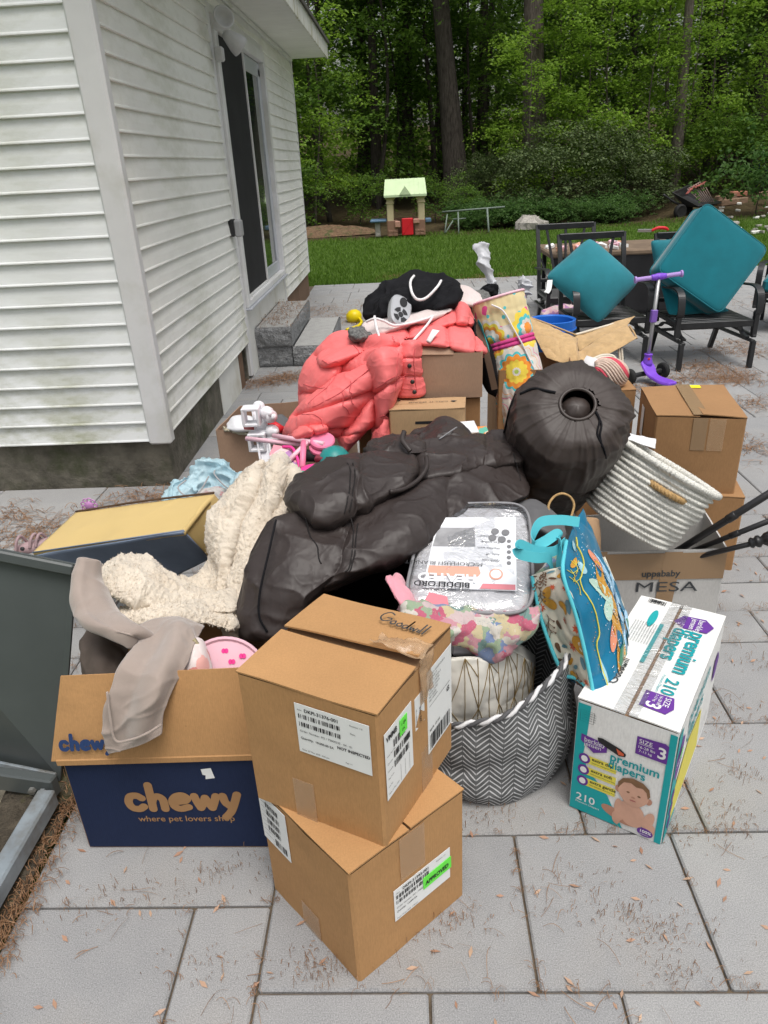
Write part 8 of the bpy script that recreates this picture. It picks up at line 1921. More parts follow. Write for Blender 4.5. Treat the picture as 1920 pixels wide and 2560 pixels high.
# orange book and white carton edge under the shoe carton
bo = P(1168, 1085, 3.02); mb = MB(); mb.add(*bbox(P(1190, 1085, 3.02), (1, .1, 0), (-.1, 1, .25), (0, -.25, 1), .055, .045, .010, .002)); mb.build('picture_book', patch_mat('book_cover', [(.72, .25, .06), (.75, .42, .12), (.12, .42, .32), (.72, .62, .5)], 30, .02, fine=False), None, label='orange picture book beside the shoe carton', cat='book')
mb = MB(); mb.add(*bbox(P(1172, 1080, 3.04)+np.array([0, 0, .018]), (1, .15, 0), (-.15, 1, .2), (0, -.2, 1), .035, .05, .008, .002)); mb.build('white_case', WHPL, None, label='thin white case resting on the orange book', cat='case')
carton('cardboard_box', 'carton under the orange book behind the dark coat', [(.245, 2.86), (.43, 2.86), (.44, 3.08), (.255, 3.08)], 0, float(P(1190, 1085, 3.02)[2])-.03, CARD2, True, 0, (0, 0), sd=44)

# yellow float on the slabs
yf = thing('watering_nozzle', PZ(885, 790, 0), 'yellow plastic bulb toy with curved spout on the slabs', 'toy')
c_ = PZ(885, 792, .06); mb = MB(); mb.add(*lathe([(.001, -.10), (.05, -.085), (.085, -.04), (.09, .0), (.08, .05), (.05, .085), (.001, .10)], c_, (.9, .1, .2), 26)); mb.build('bulb', YELLOW, yf, smooth=True)
mb = MB(); mb.add(*tube([c_+np.array([.06, -.03, -.01]), c_+np.array([.10, -.18, -.03]), c_+np.array([.06, -.36, -.045]), c_+np.array([-.06, -.52, -.048])], .018, 10, 30)); mb.build('spout', YELLOW, yf, smooth=True)
mb = MB(); mb.add(*tube([c_+np.array([-.12, -.58, -.048]), c_+np.array([-.22, -.62, -.05])], [.020, .014], 10)); mb.build('tip', YELLOW, yf, smooth=True)

# ------------------------------------------------------------------ chairs
def flat_bar(pts, w, th, k=40, side=(1, 0, 0)):
    p = cr(np.array(pts, float), k); d = np.gradient(p, axis=0); d /= np.linalg.norm(d, axis=1, keepdims=True); s_ = np.array(side, float); V = []
    for i in range(k):
        n_ = np.cross(d[i], s_); n_ /= np.linalg.norm(n_); V += [p[i]-s_*w/2-n_*th/2, p[i]+s_*w/2-n_*th/2, p[i]+s_*w/2+n_*th/2, p[i]-s_*w/2+n_*th/2]
    return np.array(V), [tuple(f_) for f_ in gridf(k, 4, False, True)]+[(0, 1, 2, 3), tuple(4*(k-1)+j for j in (3, 2, 1, 0))]
def make_chair(label, loc, rz):
    """sprung patio armchair, origin on the ground below the seat centre, front towards -y"""
    r = thing('patio_chair', (0, 0, 0), label, 'chair', None); W2 = .33
    for s_ in (-1, 1):
        mb = MB(); mb.add(*xbox(s_*.305-.02, s_*.305+.02, -.40, -.36, 0, .235, .003)); mb.build('leg', CHAIRM, r)
        mb = MB(); mb.add(*bar((s_*.285, .30, .23), (s_*.285, .40, .0), .035, .05, (0, 1, .3), .003)); mb.build('leg', CHAIRM, r)
        mb = MB(); mb.add(*bar((s_*.295, -.40, .235), (s_*.285, .36, .215), .036, .022, (0, 0, 1), .003)); mb.build('base_rail', CHAIRM, r)
        mb = MB(); mb.add(*flat_bar([(s_*.27, -.34, .255), (s_*.27, -.24, .27), (s_*.27, -.16, .315), (s_*.27, .0, .325), (s_*.27, .16, .31), (s_*.27, .26, .265), (s_*.27, .34, .245)], .034, .018)); mb.build('spring', CHAIRM, r)
        mb = MB(); mb.add(*xbox(s_*W2-.02, s_*W2+.02, -.335, -.295, .25, .46, .003)); mb.build('arm_post', CHAIRM, r)
        mb = MB(); mb.add(*bar((s_*W2, -.34, .262), (s_*W2, .33, .262), .03, .022, (0, 0, 1), .003)); mb.build('side_rail', CHAIRM, r)
        mb = MB(); mb.add(*flat_bar([(s_*W2, -.315, .445), (s_*W2, -.345, .47), (s_*W2, -.345, .54), (s_*W2, -.315, .625), (s_*W2, -.22, .665), (s_*W2, -.05, .655), (s_*W2, .15, .635), (s_*W2, .32, .625)], .058, .014)); mb.build('armrest', CHAIRM, r)
        mb = MB(); mb.add(*flat_bar([(s_*.30, .28, .30), (s_*.30, .33, .42), (s_*.30, .36, .60), (s_*.305, .42, .82), (s_*.31, .50, 1.05)], .04, .030, side=(1, 0, 0))); mb.build('back_post', CHAIRM, r)
        mb = MB(); mb.add(*flat_bar([(s_*.30, .40, .75), (s_*.24, .38, .62), (s_*.20, .36, .50), (s_*.18, .34, .42)], .03, .016, side=(0, 1, 0))); mb.build('back_brace', CHAIRM, r)
    mb = MB(); mb.add(*xbox(-.33, .33, -.325, -.295, .345, .40, .004)); mb.build('seat_front_rail', CHAIRM, r)
    mb = MB(); mb.add(*xbox(-.30, .30, .27, .30, .345, .395, .004)); mb.build('seat_back_rail', CHAIRM, r)
    mb = MB(); mb.add(*xbox(-.31, .31, .47, .505, 1.0, 1.06, .005)); mb.build('top_rail', CHAIRM, r)
    mb = MB(); mb.add(*xbox(-.30, .30, .345, .37, .46, .50, .004)); mb.build('low_back_rail', CHAIRM, r)
    mb = MB(); mb.add(*xbox(-.285, .285, .29, .32, .20, .225, .003)); mb.build('stretcher', CHAIRM, r)
    for s_ in (-1, 1): mb = MB(); mb.add(*xbox(s_*.315-.014, s_*.315+.014, -.29, .27, .36, .392, .003)); mb.build('seat_side_rail', CHAIRM, r)
    for k in range(8): mb = MB(); mb.add(*xbox(-.30, .30, -.265+.068*k, -.225+.068*k, .382, .397, .003)); mb.build('seat_slat', CHAIRM, r)
    for x in (-.10, 0, .10): mb = MB(); mb.add(*bar((x*1.1, .36, .49), (x*2.1, .485, 1.01), .028, .014, (0, 1, -.3), .003)); mb.build('back_slat', CHAIRM, r)
    r.location = loc; r.rotation_euler.z = rz; return r
ch = make_chair('black patio armchair carrying the big teal seat cushion on edge', (2.62, 6.67, 0), .03)
def chair_copy(loc, rz, label, s=1.0):
    c = copy_tree(ch); c.location = loc; c.rotation_euler.z = rz; tag(c, label); return c
chair_copy((1.80, 6.97, 0), .05, 'black patio armchair with a teal pillow on its corner')
chair_copy((1.78, 8.15, 0), .03, 'empty black patio armchair standing behind the pillow chair')
chair_copy((3.95, 7.75, 0), -.5, 'black patio armchair holding a flat teal cushion, beyond the big cushion')
# big seat cushion on its corner
ck = thing('seat_cushion', P(1801, 784, 6.55), 'big square teal seat cushion balanced on one corner', 'cushion')
c4 = [P(1766.7, 504.8, 6.72), P(1921, 622, 6.70), P(1801, 784, 6.50), P(1644, 674, 6.52)]
cen = sum(c4)/4; nrm = np.cross(c4[1]-c4[0], c4[3]-c4[0]); nrm /= np.linalg.norm(nrm)
if nrm[1] > 0: nrm = -nrm
thk = P(1755, 506, 6.80)-c4[0]
TK = .14; R_ = []
bd = -nrm*TK+np.array([-.02, 0, -.01])
def rsq(k, off, rc=.10):
    out = []
    for i in range(4):
        a1, b1, c1 = c4[i-1], c4[i], c4[(i+1) % 4]
        for f_ in np.linspace(0, 1, 6):
            p0_ = b1+(a1-b1)*rc; p2_ = b1+(c1-b1)*rc; out.append(p0_*(1-f_)**2+b1*2*f_*(1-f_)+p2_*f_**2)
        for f_ in np.linspace(0, 1, 8)[1:-1]: out.append((b1+(c1-b1)*rc)*(1-f_)+(c1+(b1-c1)*rc)*f_)
    return cen+(np.array(out)-cen)*k+off
prof = [(.02, bd*1.07), (.30, bd*1.06), (.70, bd*1.05), (.90, bd*1.03), (.97, bd*1.0), (1.0, bd*.96), (1.0, bd*.5), (1.0, bd*.04), (.97, bd*0), (.90, -bd*.03), (.70, -bd*.06), (.30, -bd*.09), (.02, -bd*.10)]
G = np.array([rsq(k, o_) for k, o_ in prof]); nn_ = G.shape[1]
FF = [tuple(f_) for f_ in gridf(len(prof), nn_, False, True)]+[tuple(range(nn_)), tuple((len(prof)-1)*nn_+k for k in range(nn_-1, -1, -1))]
ob('cushion_body', G.reshape(-1, 3), FF, TEAL, ck, smooth=True)
for k in (5, 7): mb = MB(); mb.add(*tube(G[k]+(G[k]-G[k].mean(0))*.006, .0055, 6, closed=True)); mb.build('piping', TEAL, ck, smooth=True)
mb = MB(); mb.add(*tube([c4[2]*.45+c4[3]*.55+bd*.3+np.array([0, -.02, 0]), c4[2]*.45+c4[3]*.55+bd*.2+np.array([-.02, -.03, -.08]), c4[2]*.45+c4[3]*.55+bd*.2+np.array([-.01, -.03, -.14])], .003, 5, 14)); mb.build('tie_tape', CORD, ck, smooth=True)
# throw pillows
def pillow(name, corners, thick, m_, label, sd, n=70, pinch=.05):
    c4_ = [np.array(c_, float) for c_ in corners]; nr = np.cross(c4_[1]-c4_[0], c4_[3]-c4_[0]); nr /= np.linalg.norm(nr)
    u, v = np.meshgrid(np.linspace(-1, 1, n), np.linspace(-1, 1, n), indexing='ij')
    pu = u*(1-pinch*(1-v*v)*np.abs(u)**2); pv = v*(1-pinch*(1-u*u)*np.abs(v)**2)
    rc_ = 1-.10*(u*v)**4; s_, t_ = (pu*rc_+1)/2, (pv*rc_+1)/2
    B_ = (1-s_)[..., None]*(1-t_)[..., None]*c4_[0]+s_[..., None]*(1-t_)[..., None]*c4_[1]+s_[..., None]*t_[..., None]*c4_[2]+(1-s_)[..., None]*t_[..., None]*c4_[3]
    h = thick*np.clip((1-u**2)*(1-v**2), 0, 1)**.5
    w = fbm(B_*5+sd, 3, sd)*.022*(h/thick)+creases(.022, sd, 4.0)(u, v, B_)*(h/thick)**.6
    r = thing(name, B_.reshape(-1, 3).min(0)*.0+np.array([B_[..., 0].mean(), B_[..., 1].mean(), B_[..., 2].min()]), label, 'pillow')
    A_ = B_+nr*(h+w)[..., None]; C_ = B_-nr*(h*.9)[..., None]; N_ = n*n; f_ = gridf(n, n)
    ob('pillow_case', np.concatenate([A_.reshape(-1, 3), C_.reshape(-1, 3)]), np.concatenate([f_, f_[:, ::-1]+N_]), m_, r, smooth=True)
    ed = np.concatenate([B_[:, 0], B_[-1, 1:], B_[-2::-1, -1], B_[0, -2:0:-1]]); mb = MB(); mb.add(*tube(ed, .004, 6, closed=True)); mb.build('seam', m_, r, smooth=True); return r
pw = pillow('throw_pillow', [P(1474, 588, 6.98), P(1604, 703, 6.78), P(1496, 816, 6.62), P(1357, 691, 6.78)], .15, TEAL2, 'teal throw pillow standing on its corner on the left chair', 3)
strap('care_tag', [P(1375, 700, 6.66), P(1372, 722, 6.60), P(1366, 732, 6.58)], .045, LABEL, pw, (1, 0, .4))
pillow('throw_pillow', [P(1625, 600, 7.06), P(1700, 596, 7.08), P(1690, 690, 7.0), P(1640, 690, 7.0)], .07, TEAL2, 'teal pillow wedged behind the big square cushion', 5)
pillow('throw_pillow', [P(1650, 705, 6.76), P(1700, 700, 6.84), P(1835, 780, 6.78), P(1668, 790, 6.60)], .06, TEAL, 'dark teal pillow lying under the big square cushion', 7)
V, F = bbox((3.93, 7.72, .47), (math.cos(-.5), math.sin(-.5), 0), (-math.sin(-.5), math.cos(-.5), 0), (0, 0, 1), .29, .29, .065, .03); ob('seat_cushion', V, F, TEAL, None, label='flat teal seat cushion on the far chair', cat='cushion')
pillow('throw_pillow', [(3.75, 7.98, .56), (4.27, 7.70, .56), (4.36, 7.92, .98), (3.86, 8.2, .98)], .07, TEAL2, 'teal back pillow leaning on the far chair', 9)
# pink cloth seen under the left chair
V, F, uv = loft(rolls([((1358, 775, 7.5), (1360, 782, 7.42), (1362, 790, 7.40)), ((1395, 762, 7.55), (1398, 778, 7.42), (1400, 792, 7.40)), ((1430, 760, 7.55), (1438, 776, 7.44), (1440, 790, 7.42))], under=(.1, -.02), up=(.1, -.08)), 20, 20, wrinkle(.012, (9, 9, 9), 5))
ob('pink_cloth', V, F, BABYPK, None, smooth=True, label='pink and white cloth bundle under the empty chair', cat='cloth')
# covered table behind the chairs
tbl = thing('patio_table', (2.2, 9.2, 0), 'patio table under a dark cover with odds and ends on top', 'table')
mb = MB(); mb.add(*xbox(1.62, 3.4, 8.72, 9.7, .68, .74, .015)); mb.build('table_top', mat('table_slats', (.18, .13, .09), .8, .2), tbl)
ctrl = [[(1.66+1.7*u_, 8.74+.015*math.sin(u_*34)*v_, .72-.70*v_) for v_ in np.linspace(0, 1, 5)] for u_ in np.linspace(0, 1, 30)]
V, F, _, _, _ = sheet(ctrl, 80, 16, .006); ob('dark_cover', V, F, mat('dark_cover_cloth', (.016, .016, .018), .7, .15, bump=.2), tbl, smooth=True)
for x in (1.72, 3.3):
    for yq in (8.80, 9.6): mb = MB(); mb.add(*xbox(x-.025, x+.025, yq-.025, yq+.025, 0, .68, .003)); mb.build('leg', CHAIRM, tbl)
for k in range(26):
    q = np.array([1.70+.95*rt.random(), 8.80+.55*rt.random(), .745]); nm, m_, lb, ct = rt.choice([('paper_scrap', LABEL, 'crumpled paper scrap among the odds and ends on the table', 'paper'), ('shell_toy', PINKL, 'small pink trinket among the odds and ends on the table', 'trinket'), ('peach_toy', mat('peach_plastic', (.66, .36, .24), .5, .1), 'small peach trinket among the odds and ends on the table', 'trinket')])
    V, F = bbox(q+np.array([0, 0, .018]), (math.cos(k), math.sin(k), .2), (-math.sin(k), math.cos(k), .1), (0, 0, 1), .035+.03*rt.random(), .022, .018+.012*rt.random(), .007); V = V+fbm(V*30, 2, k)[:, None]*.012; ob(nm, V, F, m_, None, label=lb, cat=ct, group='odds and ends on the covered table')
rn = thing('hand_tool', (2.55, 8.9, .75), 'red-handled hand tool lying on the covered table', 'tool')
c_ = P(1640, 576, 8.95); mb = MB(); mb.add(*tube([c_+np.array([-.05, 0, .0]), c_+np.array([.02, .0, .025]), c_+np.array([.10, 0, .02]), c_+np.array([.14, 0, -.002])], [.014, .018, .018, .012], 10, 20)); mb.build('handle', REDP, rn, smooth=True)
mb = MB(); mb.add(*bar(c_+np.array([-.05, 0, .0]), c_+np.array([-.20, .02, .005]), .035, .006, (0, 1, .4), .001)); mb.build('blade', SILVER, rn)

# ------------------------------------------------------------------ scooter
so = thing('kick_scooter', (1.95, 5.9, 0), 'purple three-wheeled child scooter with lilac grips', 'scooter')
wl_, wr_ = PZ(1572, 962, 0), PZ(1655, 945, 0); wdir = (wr_-wl_)/np.linalg.norm(wr_-wl_)
for p_ in (wl_, wr_):
    c_ = p_+np.array([0, 0, .066]); mb = MB(); mb.add(*lathe([(.03, -.022), (.055, -.022), (.065, -.014), (.067, 0), (.065, .014), (.055, .022), (.03, .022)], c_, wdir, 26)); w_ = mb.build('wheel', RUBBER, so, smooth=False)
    mb = MB(); mb.add(*lathe([(.001, -.018), (.032, -.018), (.034, 0), (.032, .018), (.001, .018)], c_, wdir, 18)); mb.build('hub', DKPL, w_, smooth=False)
mb = MB(); mb.add(*bar(wl_+np.array([0, 0, .07])+wdir*.02, wr_+np.array([0, 0, .07])-wdir*.02, .035, .035, (0, 0, 1), .008)); mb.build('axle', DKPL, so)
stem0 = (wl_+wr_)/2+np.array([.0, .01, .14]); stem1 = P(1647, 698, float(stem0[1])+.03)
bw = np.array([wdir[1], -wdir[0], 0])     # deck runs towards the viewer
deck = []
for s_, hw, z in ((-.02, .055, .155), (.03, .06, .12), (.08, .048, .075), (.15, .045, .060), (.22, .056, .058), (.28, .058, .058), (.34, .044, .062)):
    c_ = (wl_+wr_)/2+bw*s_+np.array([-.12*s_, 0, z]); deck.append([c_-wdir*hw+np.array([0, 0, -.012]), c_-wdir*hw+np.array([0, 0, .004]), c_-wdir*hw*.8+np.array([0, 0, .012]), c_+np.array([0, 0, .014]), c_+wdir*hw*.8+np.array([0, 0, .012]), c_+wdir*hw+np.array([0, 0, .004]), c_+wdir*hw+np.array([0, 0, -.012]), c_+np.array([0, 0, -.016])])
V, F, uv = loft(deck, 50, 40, None); ob('deck', V, F, PURPL, so, smooth=True)
mb = MB(); mb.add(*lathe([(.001, 0), (.040, 0), (.042, .03), (.032, .06), (.030, .085), (.034, .09), (.034, .10), (.001, .10)], stem0-np.array([0, 0, .01]), stem1-stem0, 24)); mb.build('stem_socket', PURPL, so, smooth=True)
mb = MB(); mb.add(*bbox(stem0+np.array([.0, -.034, .055]), (1, 0, 0), (0, 1, 0), (0, 0, 1), .010, .004, .008, .002)); mb.build('release_button', REDP, so)
mb = MB(); mb.add(*tube([stem0, stem1], .0155, 14)); mb.build('stem', mat('grey_alloy', (.40, .40, .40), .35, .05, metal=.6), so, smooth=True)
sm = stem0+(stem1-stem0)*.58; sd2 = (stem1-stem0)/np.linalg.norm(stem1-stem0)
mb = MB(); mb.add(*bbox(sm, (1, 0, 0), np.cross(sd2, (1, 0, 0)), sd2, .024, .024, .05, .006)); mb.build('height_clamp', mat('purple_clamp', (.20, .10, .42), .4, .05), so)
hl, hr = P(1588, 700, float(stem1[1])), P(1705, 684, float(stem1[1])+.02); hd_ = (hr-hl)/np.linalg.norm(hr-hl)
mb = MB(); mb.add(*tube([hl*.66+hr*.34, hl*.5+hr*.5, hl*.34+hr*.66], [.021, .030, .021], 14, 14)); mb.add(*tube([stem1, (hl+hr)/2], [.026, .03], 12)); mb.build('handlebar', PURPL, so, smooth=True)
for a1, b1 in ((hl, hl*.66+hr*.34), (hr, hl*.34+hr*.66)):
    mb = MB(); mb.add(*tube([a1, b1], .0175, 14)); d1 = (b1-a1)/np.linalg.norm(b1-a1); mb.add(*lathe([(.001, -.004), (.027, -.004), (.027, .010), (.018, .012)], a1, d1, 16)); mb.build('grip', LILAC, so, smooth=False)

# ------------------------------------------------------------------ playhouse and yard things
ph = thing('playhouse', (0, 20.3, 0), 'green-roofed tan plastic playhouse with red half door on the lawn', 'playhouse')
def H_(x0, x1, y0, y1, z0, z1, m_, nm, b=.02): mb = MB(); mb.add(*xbox(x0, x1, y0, y1, z0, z1, b)); return mb.build(nm, m_, ph)
x0, x1, y0, y1 = -.47, .50, 20.2, 21.1
for xx in (x0, x1-.17):
    for yy in (y0, y1-.12):
        H_(xx, xx+.17, yy, yy+.12, .36, 1.0, PLTAN, 'post'); H_(xx-.02, xx+.19, yy-.02, yy+.14, .78, .84, PLTAN, 'capital'); H_(xx-.03, xx+.20, yy-.03, yy+.15, .90, .98, PLTAN, 'capital')
for a1, b1, c1, d1 in ((x0-.01, x0+.27, y0-.01, y0+.13), (x1-.27, x1+.01, y0-.01, y0+.13), (x0-.01, x0+.15, y0+.13, y1), (x1-.15, x1+.01, y0+.13, y1), (x0+.15, x1-.15, y1-.12, y1)): H_(a1, b1, c1, d1, 0, .40, PLBRN, 'low_wall')
for xx in (x0, x1-.27):
    for k in range(2):
        for j in range(2): H_(xx+.02+.125*j, xx+.13+.125*j, y0-.03, y0-.005, .02+.075*k, .08+.075*k, PLBRN, 'moulded_brick', .006)
dr = H_(-.10, .20, y0-.04, y0+.0, .02, .44, REDP, 'half_door'); mb = MB(); mb.add(*bar((-.07, y0-.045, .06), (.17, y0-.045, .40), .012, .012, (0, -1, 0))); mb.build('door_moulding', REDP, dr)
mb = MB()
arch = [(x0+.15, .98), (x0+.17, .86), (x0+.26, .96), (.0, 1.02), (x1-.26, .96), (x1-.17, .86), (x1-.15, .98)]
for yy in (y0+.02, y1-.08):
    V = [(a1, yy, b1) for a1, b1 in arch]+[(a1, yy+.06, b1) for a1, b1 in arch]+[(x1-.15, yy, 1.05), (x0+.15, yy, 1.05), (x1-.15, yy+.06, 1.05), (x0+.15, yy+.06, 1.05)]; n_ = 7
    mb.add(V, [tuple(range(n_))+(14, 15), tuple(range(2*n_-1, n_-1, -1))+(17, 16)]+[(k, n_+k, n_+k+1, k+1) for k in range(n_-1)])
mb.build('arch', PLTAN, ph)
ex0, ex1, ey0, ey1 = x0-.06, x1+.06, y0-.12, y1+.10; rid = (ey0+ey1)/2
V = [(ex0, ey0, 1.0), (ex1, ey0, 1.0), (ex1-.03, rid, 1.36), (ex0+.03, rid, 1.36), (ex0, ey1, 1.0), (ex1, ey1, 1.0)]; V += [(a1, b1, c1-.05) for a1, b1, c1 in V]
mb = MB(); mb.add(V, [(0, 1, 2, 3), (3, 2, 5, 4), (7, 6, 9, 8), (8, 9, 10, 11), (0, 6, 7, 1), (4, 5, 11, 10), (0, 3, 9, 6), (3, 4, 10, 9), (1, 7, 8, 2), (2, 8, 11, 5)]); rf = mb.build('roof', PLGRN, ph)
for k in range(9):
    f_ = (k+.5)/9; mb = MB(); a1 = np.array([ex0+(ex1-ex0)*f_, ey0, 1.003]); b1 = np.array([ex0+.03+(ex1-ex0-.06)*f_, rid, 1.363]); mb.add(*bar(a1, b1, .012, .014, (0, -.6, .8))); mb.build('roof_rib', PLGRN, rf)
mb = MB(); mb.add([(-.14, ey0-.02, 1.0), (.16, ey0-.02, 1.0), (.01, ey0-.02, 1.20), (.01, rid, 1.20), (-.14, ey0+.05, 1.0), (.16, ey0+.05, 1.0)], [(0, 1, 2), (0, 2, 3, 4), (2, 1, 5, 3)]); mb.build('gablet', PLGRN, rf)
for s_, xx in ((-1, ex0+.05), (1, ex1-.05)): mb = MB(); mb.add([(xx, ey0+.08, .98), (xx, ey1-.08, .98), (xx, rid, 1.30), (xx+.03*s_, ey0+.08, .98), (xx+.03*s_, ey1-.08, .98), (xx+.03*s_, rid, 1.30)], [(0, 1, 2), (5, 4, 3), (0, 3, 4, 1), (1, 4, 5, 2), (2, 5, 3, 0)]); mb.build('gable', PLTAN, ph)
H_(-.92, x0-.02, 20.2, 20.75, .36, .42, PLBLU, 'side_table'); H_(-.80, -.66, 20.3, 20.45, 0, .36, ROCK, 'table_leg'); H_(x1+.01, x1+.17, 20.3, 20.6, .30, .40, PLBLU, 'sink'); H_(-.28, -.13, y0-.06, y0+.0, .22, .38, mat('pink_tan', (.45, .24, .18), .6, .06), 'mailbox'); H_(x1-.30, x1-.14, y0-.07, y0+.0, .30, .42, MATS['pink_tan'], 'window_shelf')
# old green-grey rail fence
fe = thing('pipe_fence', (2.2, 20.6, 0), 'thin green-grey pipe fence beside the playhouse', 'fence')
for a1, b1, r1, nm in (((1105, 530, 20.9), (1262, 517, 20.8), .022, 'top_rail'), ((1132, 548, 20.9), (1165, 546, 20.9), .018, 'mid_rail'), ((1222, 582, 20.4), (1218, 522, 20.8), .026, 'post'), ((1147, 590, 20.5), (1145, 526, 20.9), .020, 'post'), ((1110, 588, 20.6), (1132, 552, 20.9), .018, 'brace'), ((1112, 582, 20.6), (1118, 536, 20.9), .018, 'post')):
    mb = MB(); mb.add(*tube([P(*a1), P(*b1)], r1, 8)); mb.build(nm, FENCEG, fe, smooth=True)
def rock(x, y, r_, label, sd):
    V, F = lathe([(.001, -.5), (.6, -.45), (.95, -.1), (.9, .25), (.55, .55), (.001, .62)], (0, 0, 0), (0, 0, 1), 22); V = V*r_; V = V*(1+.28*fbm(V*2.2/r_+sd, 3, sd))[:, None]+np.array([x, y, float(terrain_z(x, y))+r_*.12]); ob('boulder', V, F, ROCK, None, smooth=False, label=label, cat='rock')
rock(3.35, 20.7, .42, 'grey boulder in the bed beyond the lawn', 3)
mu = ob('mulch_pile', *[q for q in [np.stack([*(lambda U, V_: ( -2.2+1.5*U*np.cos(V_), 22.0+.7*U*np.sin(V_), .22*np.clip(1-U**2, 0, 1)+.04*vnoise(np.stack([U*9, V_*5, U*0], -1)) ))(*np.meshgrid(np.linspace(0, 1, 14), np.linspace(0, 2*math.pi, 40), indexing='ij'))], -1).reshape(-1, 3), gridf(14, 40)]], MULCH, None, smooth=True, label='low heap of brown leaf mulch left of the playhouse', cat='mulch', kind='stuff')
# dump cart
ca = thing('garden_cart', (8.0, 21.9, .2), 'black garden dump cart tipped up beside the slim pale tree', 'cart')
K = lambda zx, zy, Y: P(1540+.229*zx, 420+.229*zy, Y)
tub = [[K(612, 265, 21.6), K(900, 420, 21.4), K(1160, 380, 21.5), K(1060, 330, 22.3), K(800, 180, 22.4)], [K(660, 330, 21.7), K(760, 420, 21.6), K(960, 440, 21.6), K(960, 400, 22.2), K(780, 300, 22.3)]]
T0_, T1_ = np.array(tub[0]), np.array(tub[1]); cT = T0_.mean(0)
mb = MB(); mb.add(np.concatenate([T0_, T1_, cT+(T0_-cT)*.94]), [(k, (k+1) % 5, 5+(k+1) % 5, 5+k) for k in range(5)]+[(5, 6, 7, 8, 9)]+[(10+k, 10+(k+1) % 5, (k+1) % 5, k) for k in range(5)]+[(10+(k+1) % 5, 10+k, 5+k, 5+(k+1) % 5) for k in range(5)]); mb.build('tub', DKPL, ca)
for zx, zy, Yq in ((700, 475, 21.5), (770, 460, 22.2)):
    c_ = K(zx, zy, Yq); mb = MB(); mb.add(*lathe([(.09, -.06), (.15, -.07), (.185, -.04), (.19, 0), (.185, .04), (.15, .07), (.09, .06)], c_, (.35, -.93, 0), 26)); w_ = mb.build('wheel', RUBBER, ca, smooth=False)
    mb = MB(); mb.add(*lathe([(.001, -.05), (.04, -.055), (.05, -.03), (.10, -.035), (.10, .04), (.001, .045)], c_, (-.35, .93, 0), 18)); mb.build('hub', mat('grey_hub', (.40, .40, .41), .5, .05), w_, smooth=False)
mb = MB(); mb.add(*tube([K(515, 290, 21.5), K(650, 380, 21.6), K(760, 410, 21.8)], .03, 8, 14)); mb.add(*tube([K(700, 475, 21.5), K(760, 400, 21.8)], .025, 8)); mb.build('drawbar', DKPL, ca, smooth=True)
gr = thing('wire_grille', K(900, 250, 21.9), 'rusty wire rack standing in the garden cart', 'rack')
for k in range(8):
    f_ = k/7; mb = MB(); mb.add(*tube([K(780+f_*160, 230-f_*90, 21.9), K(930+f_*140, 370+f_*5, 21.7)], .012, 6)); mb.build('rod', mat('rusty_wire', (.42, .30, .26), .7, .2), gr, smooth=True)
for a1, b1 in (((780, 230, 21.9), (945, 140, 21.9)), ((815, 272, 21.87), (985, 195, 21.87))): mb = MB(); mb.add(*tube([K(*a1), K(*b1)], .014, 6)); mb.build('cross_rod', MATS['rusty_wire'], gr, smooth=True)
V, F, uv = loft([[K(*p_)+np.array(o_)*.09 for o_ in ((0, -1, 0), (1, 0, .6), (0, 1, 0), (-1, 0, -.6))] for p_ in ((800, 260, 21.8), (830, 225, 21.8), (900, 195, 21.8), (945, 170, 21.8))], 20, 16, wrinkle(.03, (8, 8, 8), 3)); ob('red_cloth', V, F, mat('faded_red', (.46, .14, .12), .9, .2), None, smooth=True, label='faded red cloth draped on the wire rack', cat='cloth')
# timber edging, stones, blue tarp at the right
tm_ = thing('timber_edging', (10.5, 22.3, .3), 'weathered landscape timbers edging the slope behind the young shrub', 'edging')
for k, (a1, b1) in enumerate((((1100, 340, 22.6), (1330, 305, 23.0)), ((1130, 385, 22.3), (1420, 350, 22.7)), ((1560, 300, 23.2), (1800, 250, 23.4)))): mb = MB(); mb.add(*bar(K(*a1), K(*b1), .16, .16, (0, 0, 1), .015)); mb.build('timber', TIMBER, tm_)
mb = MB(); mb.add(*bbox(K(1330, 282, 23.0), (1, 0, 0), (0, 1, 0), (0, 0, 1), .22, .14, .07, .02)); mb.build('planter_box', mat('terracotta', (.36, .15, .10), .8, .1), None, label='terracotta trough on the landscape timbers', cat='planter')
for k in range(30):
    zx, zy = rt.uniform(1120, 1750), rt.uniform(420, 640); q = PZ(1540+.229*zx, 420+.229*zy, .15); q[2] = float(terrain_z(q[0], q[1]))
    V, F = bbox(q+np.array([0, 0, .02]), (math.cos(k), math.sin(k), 0), (-math.sin(k), math.cos(k), .1), (0, 0, 1), rt.uniform(.04, .09), rt.uniform(.03, .06), .03, .012); V = V*1.0+fbm(V*8, 2, k)[:, None]*.02; ob('stone', V, F, ROCK if k % 3 else WPAN, None, label='small pale stone scattered on the bare slope', cat='stone', group='stones scattered on the bare slope')
V, F, uv = loft([[K(zx, zy, 26.5)+np.array(o_) for o_ in ((0, -.5, -.35), (0, -.3, .30), (0, .3, .42), (0, .5, -.35))] for zx, zy in ((1520, 120, ), (1600, 90), (1700, 80), (1800, 100))], 20, 20, wrinkle(.06, (3, 3, 3), 4)); ob('blue_tarpaulin', V, F, mat('navy_tarp', (.02, .035, .12), .5, .2), None, smooth=True, label='dark blue tarpaulin heap at the edge of the wood', cat='tarpaulin')

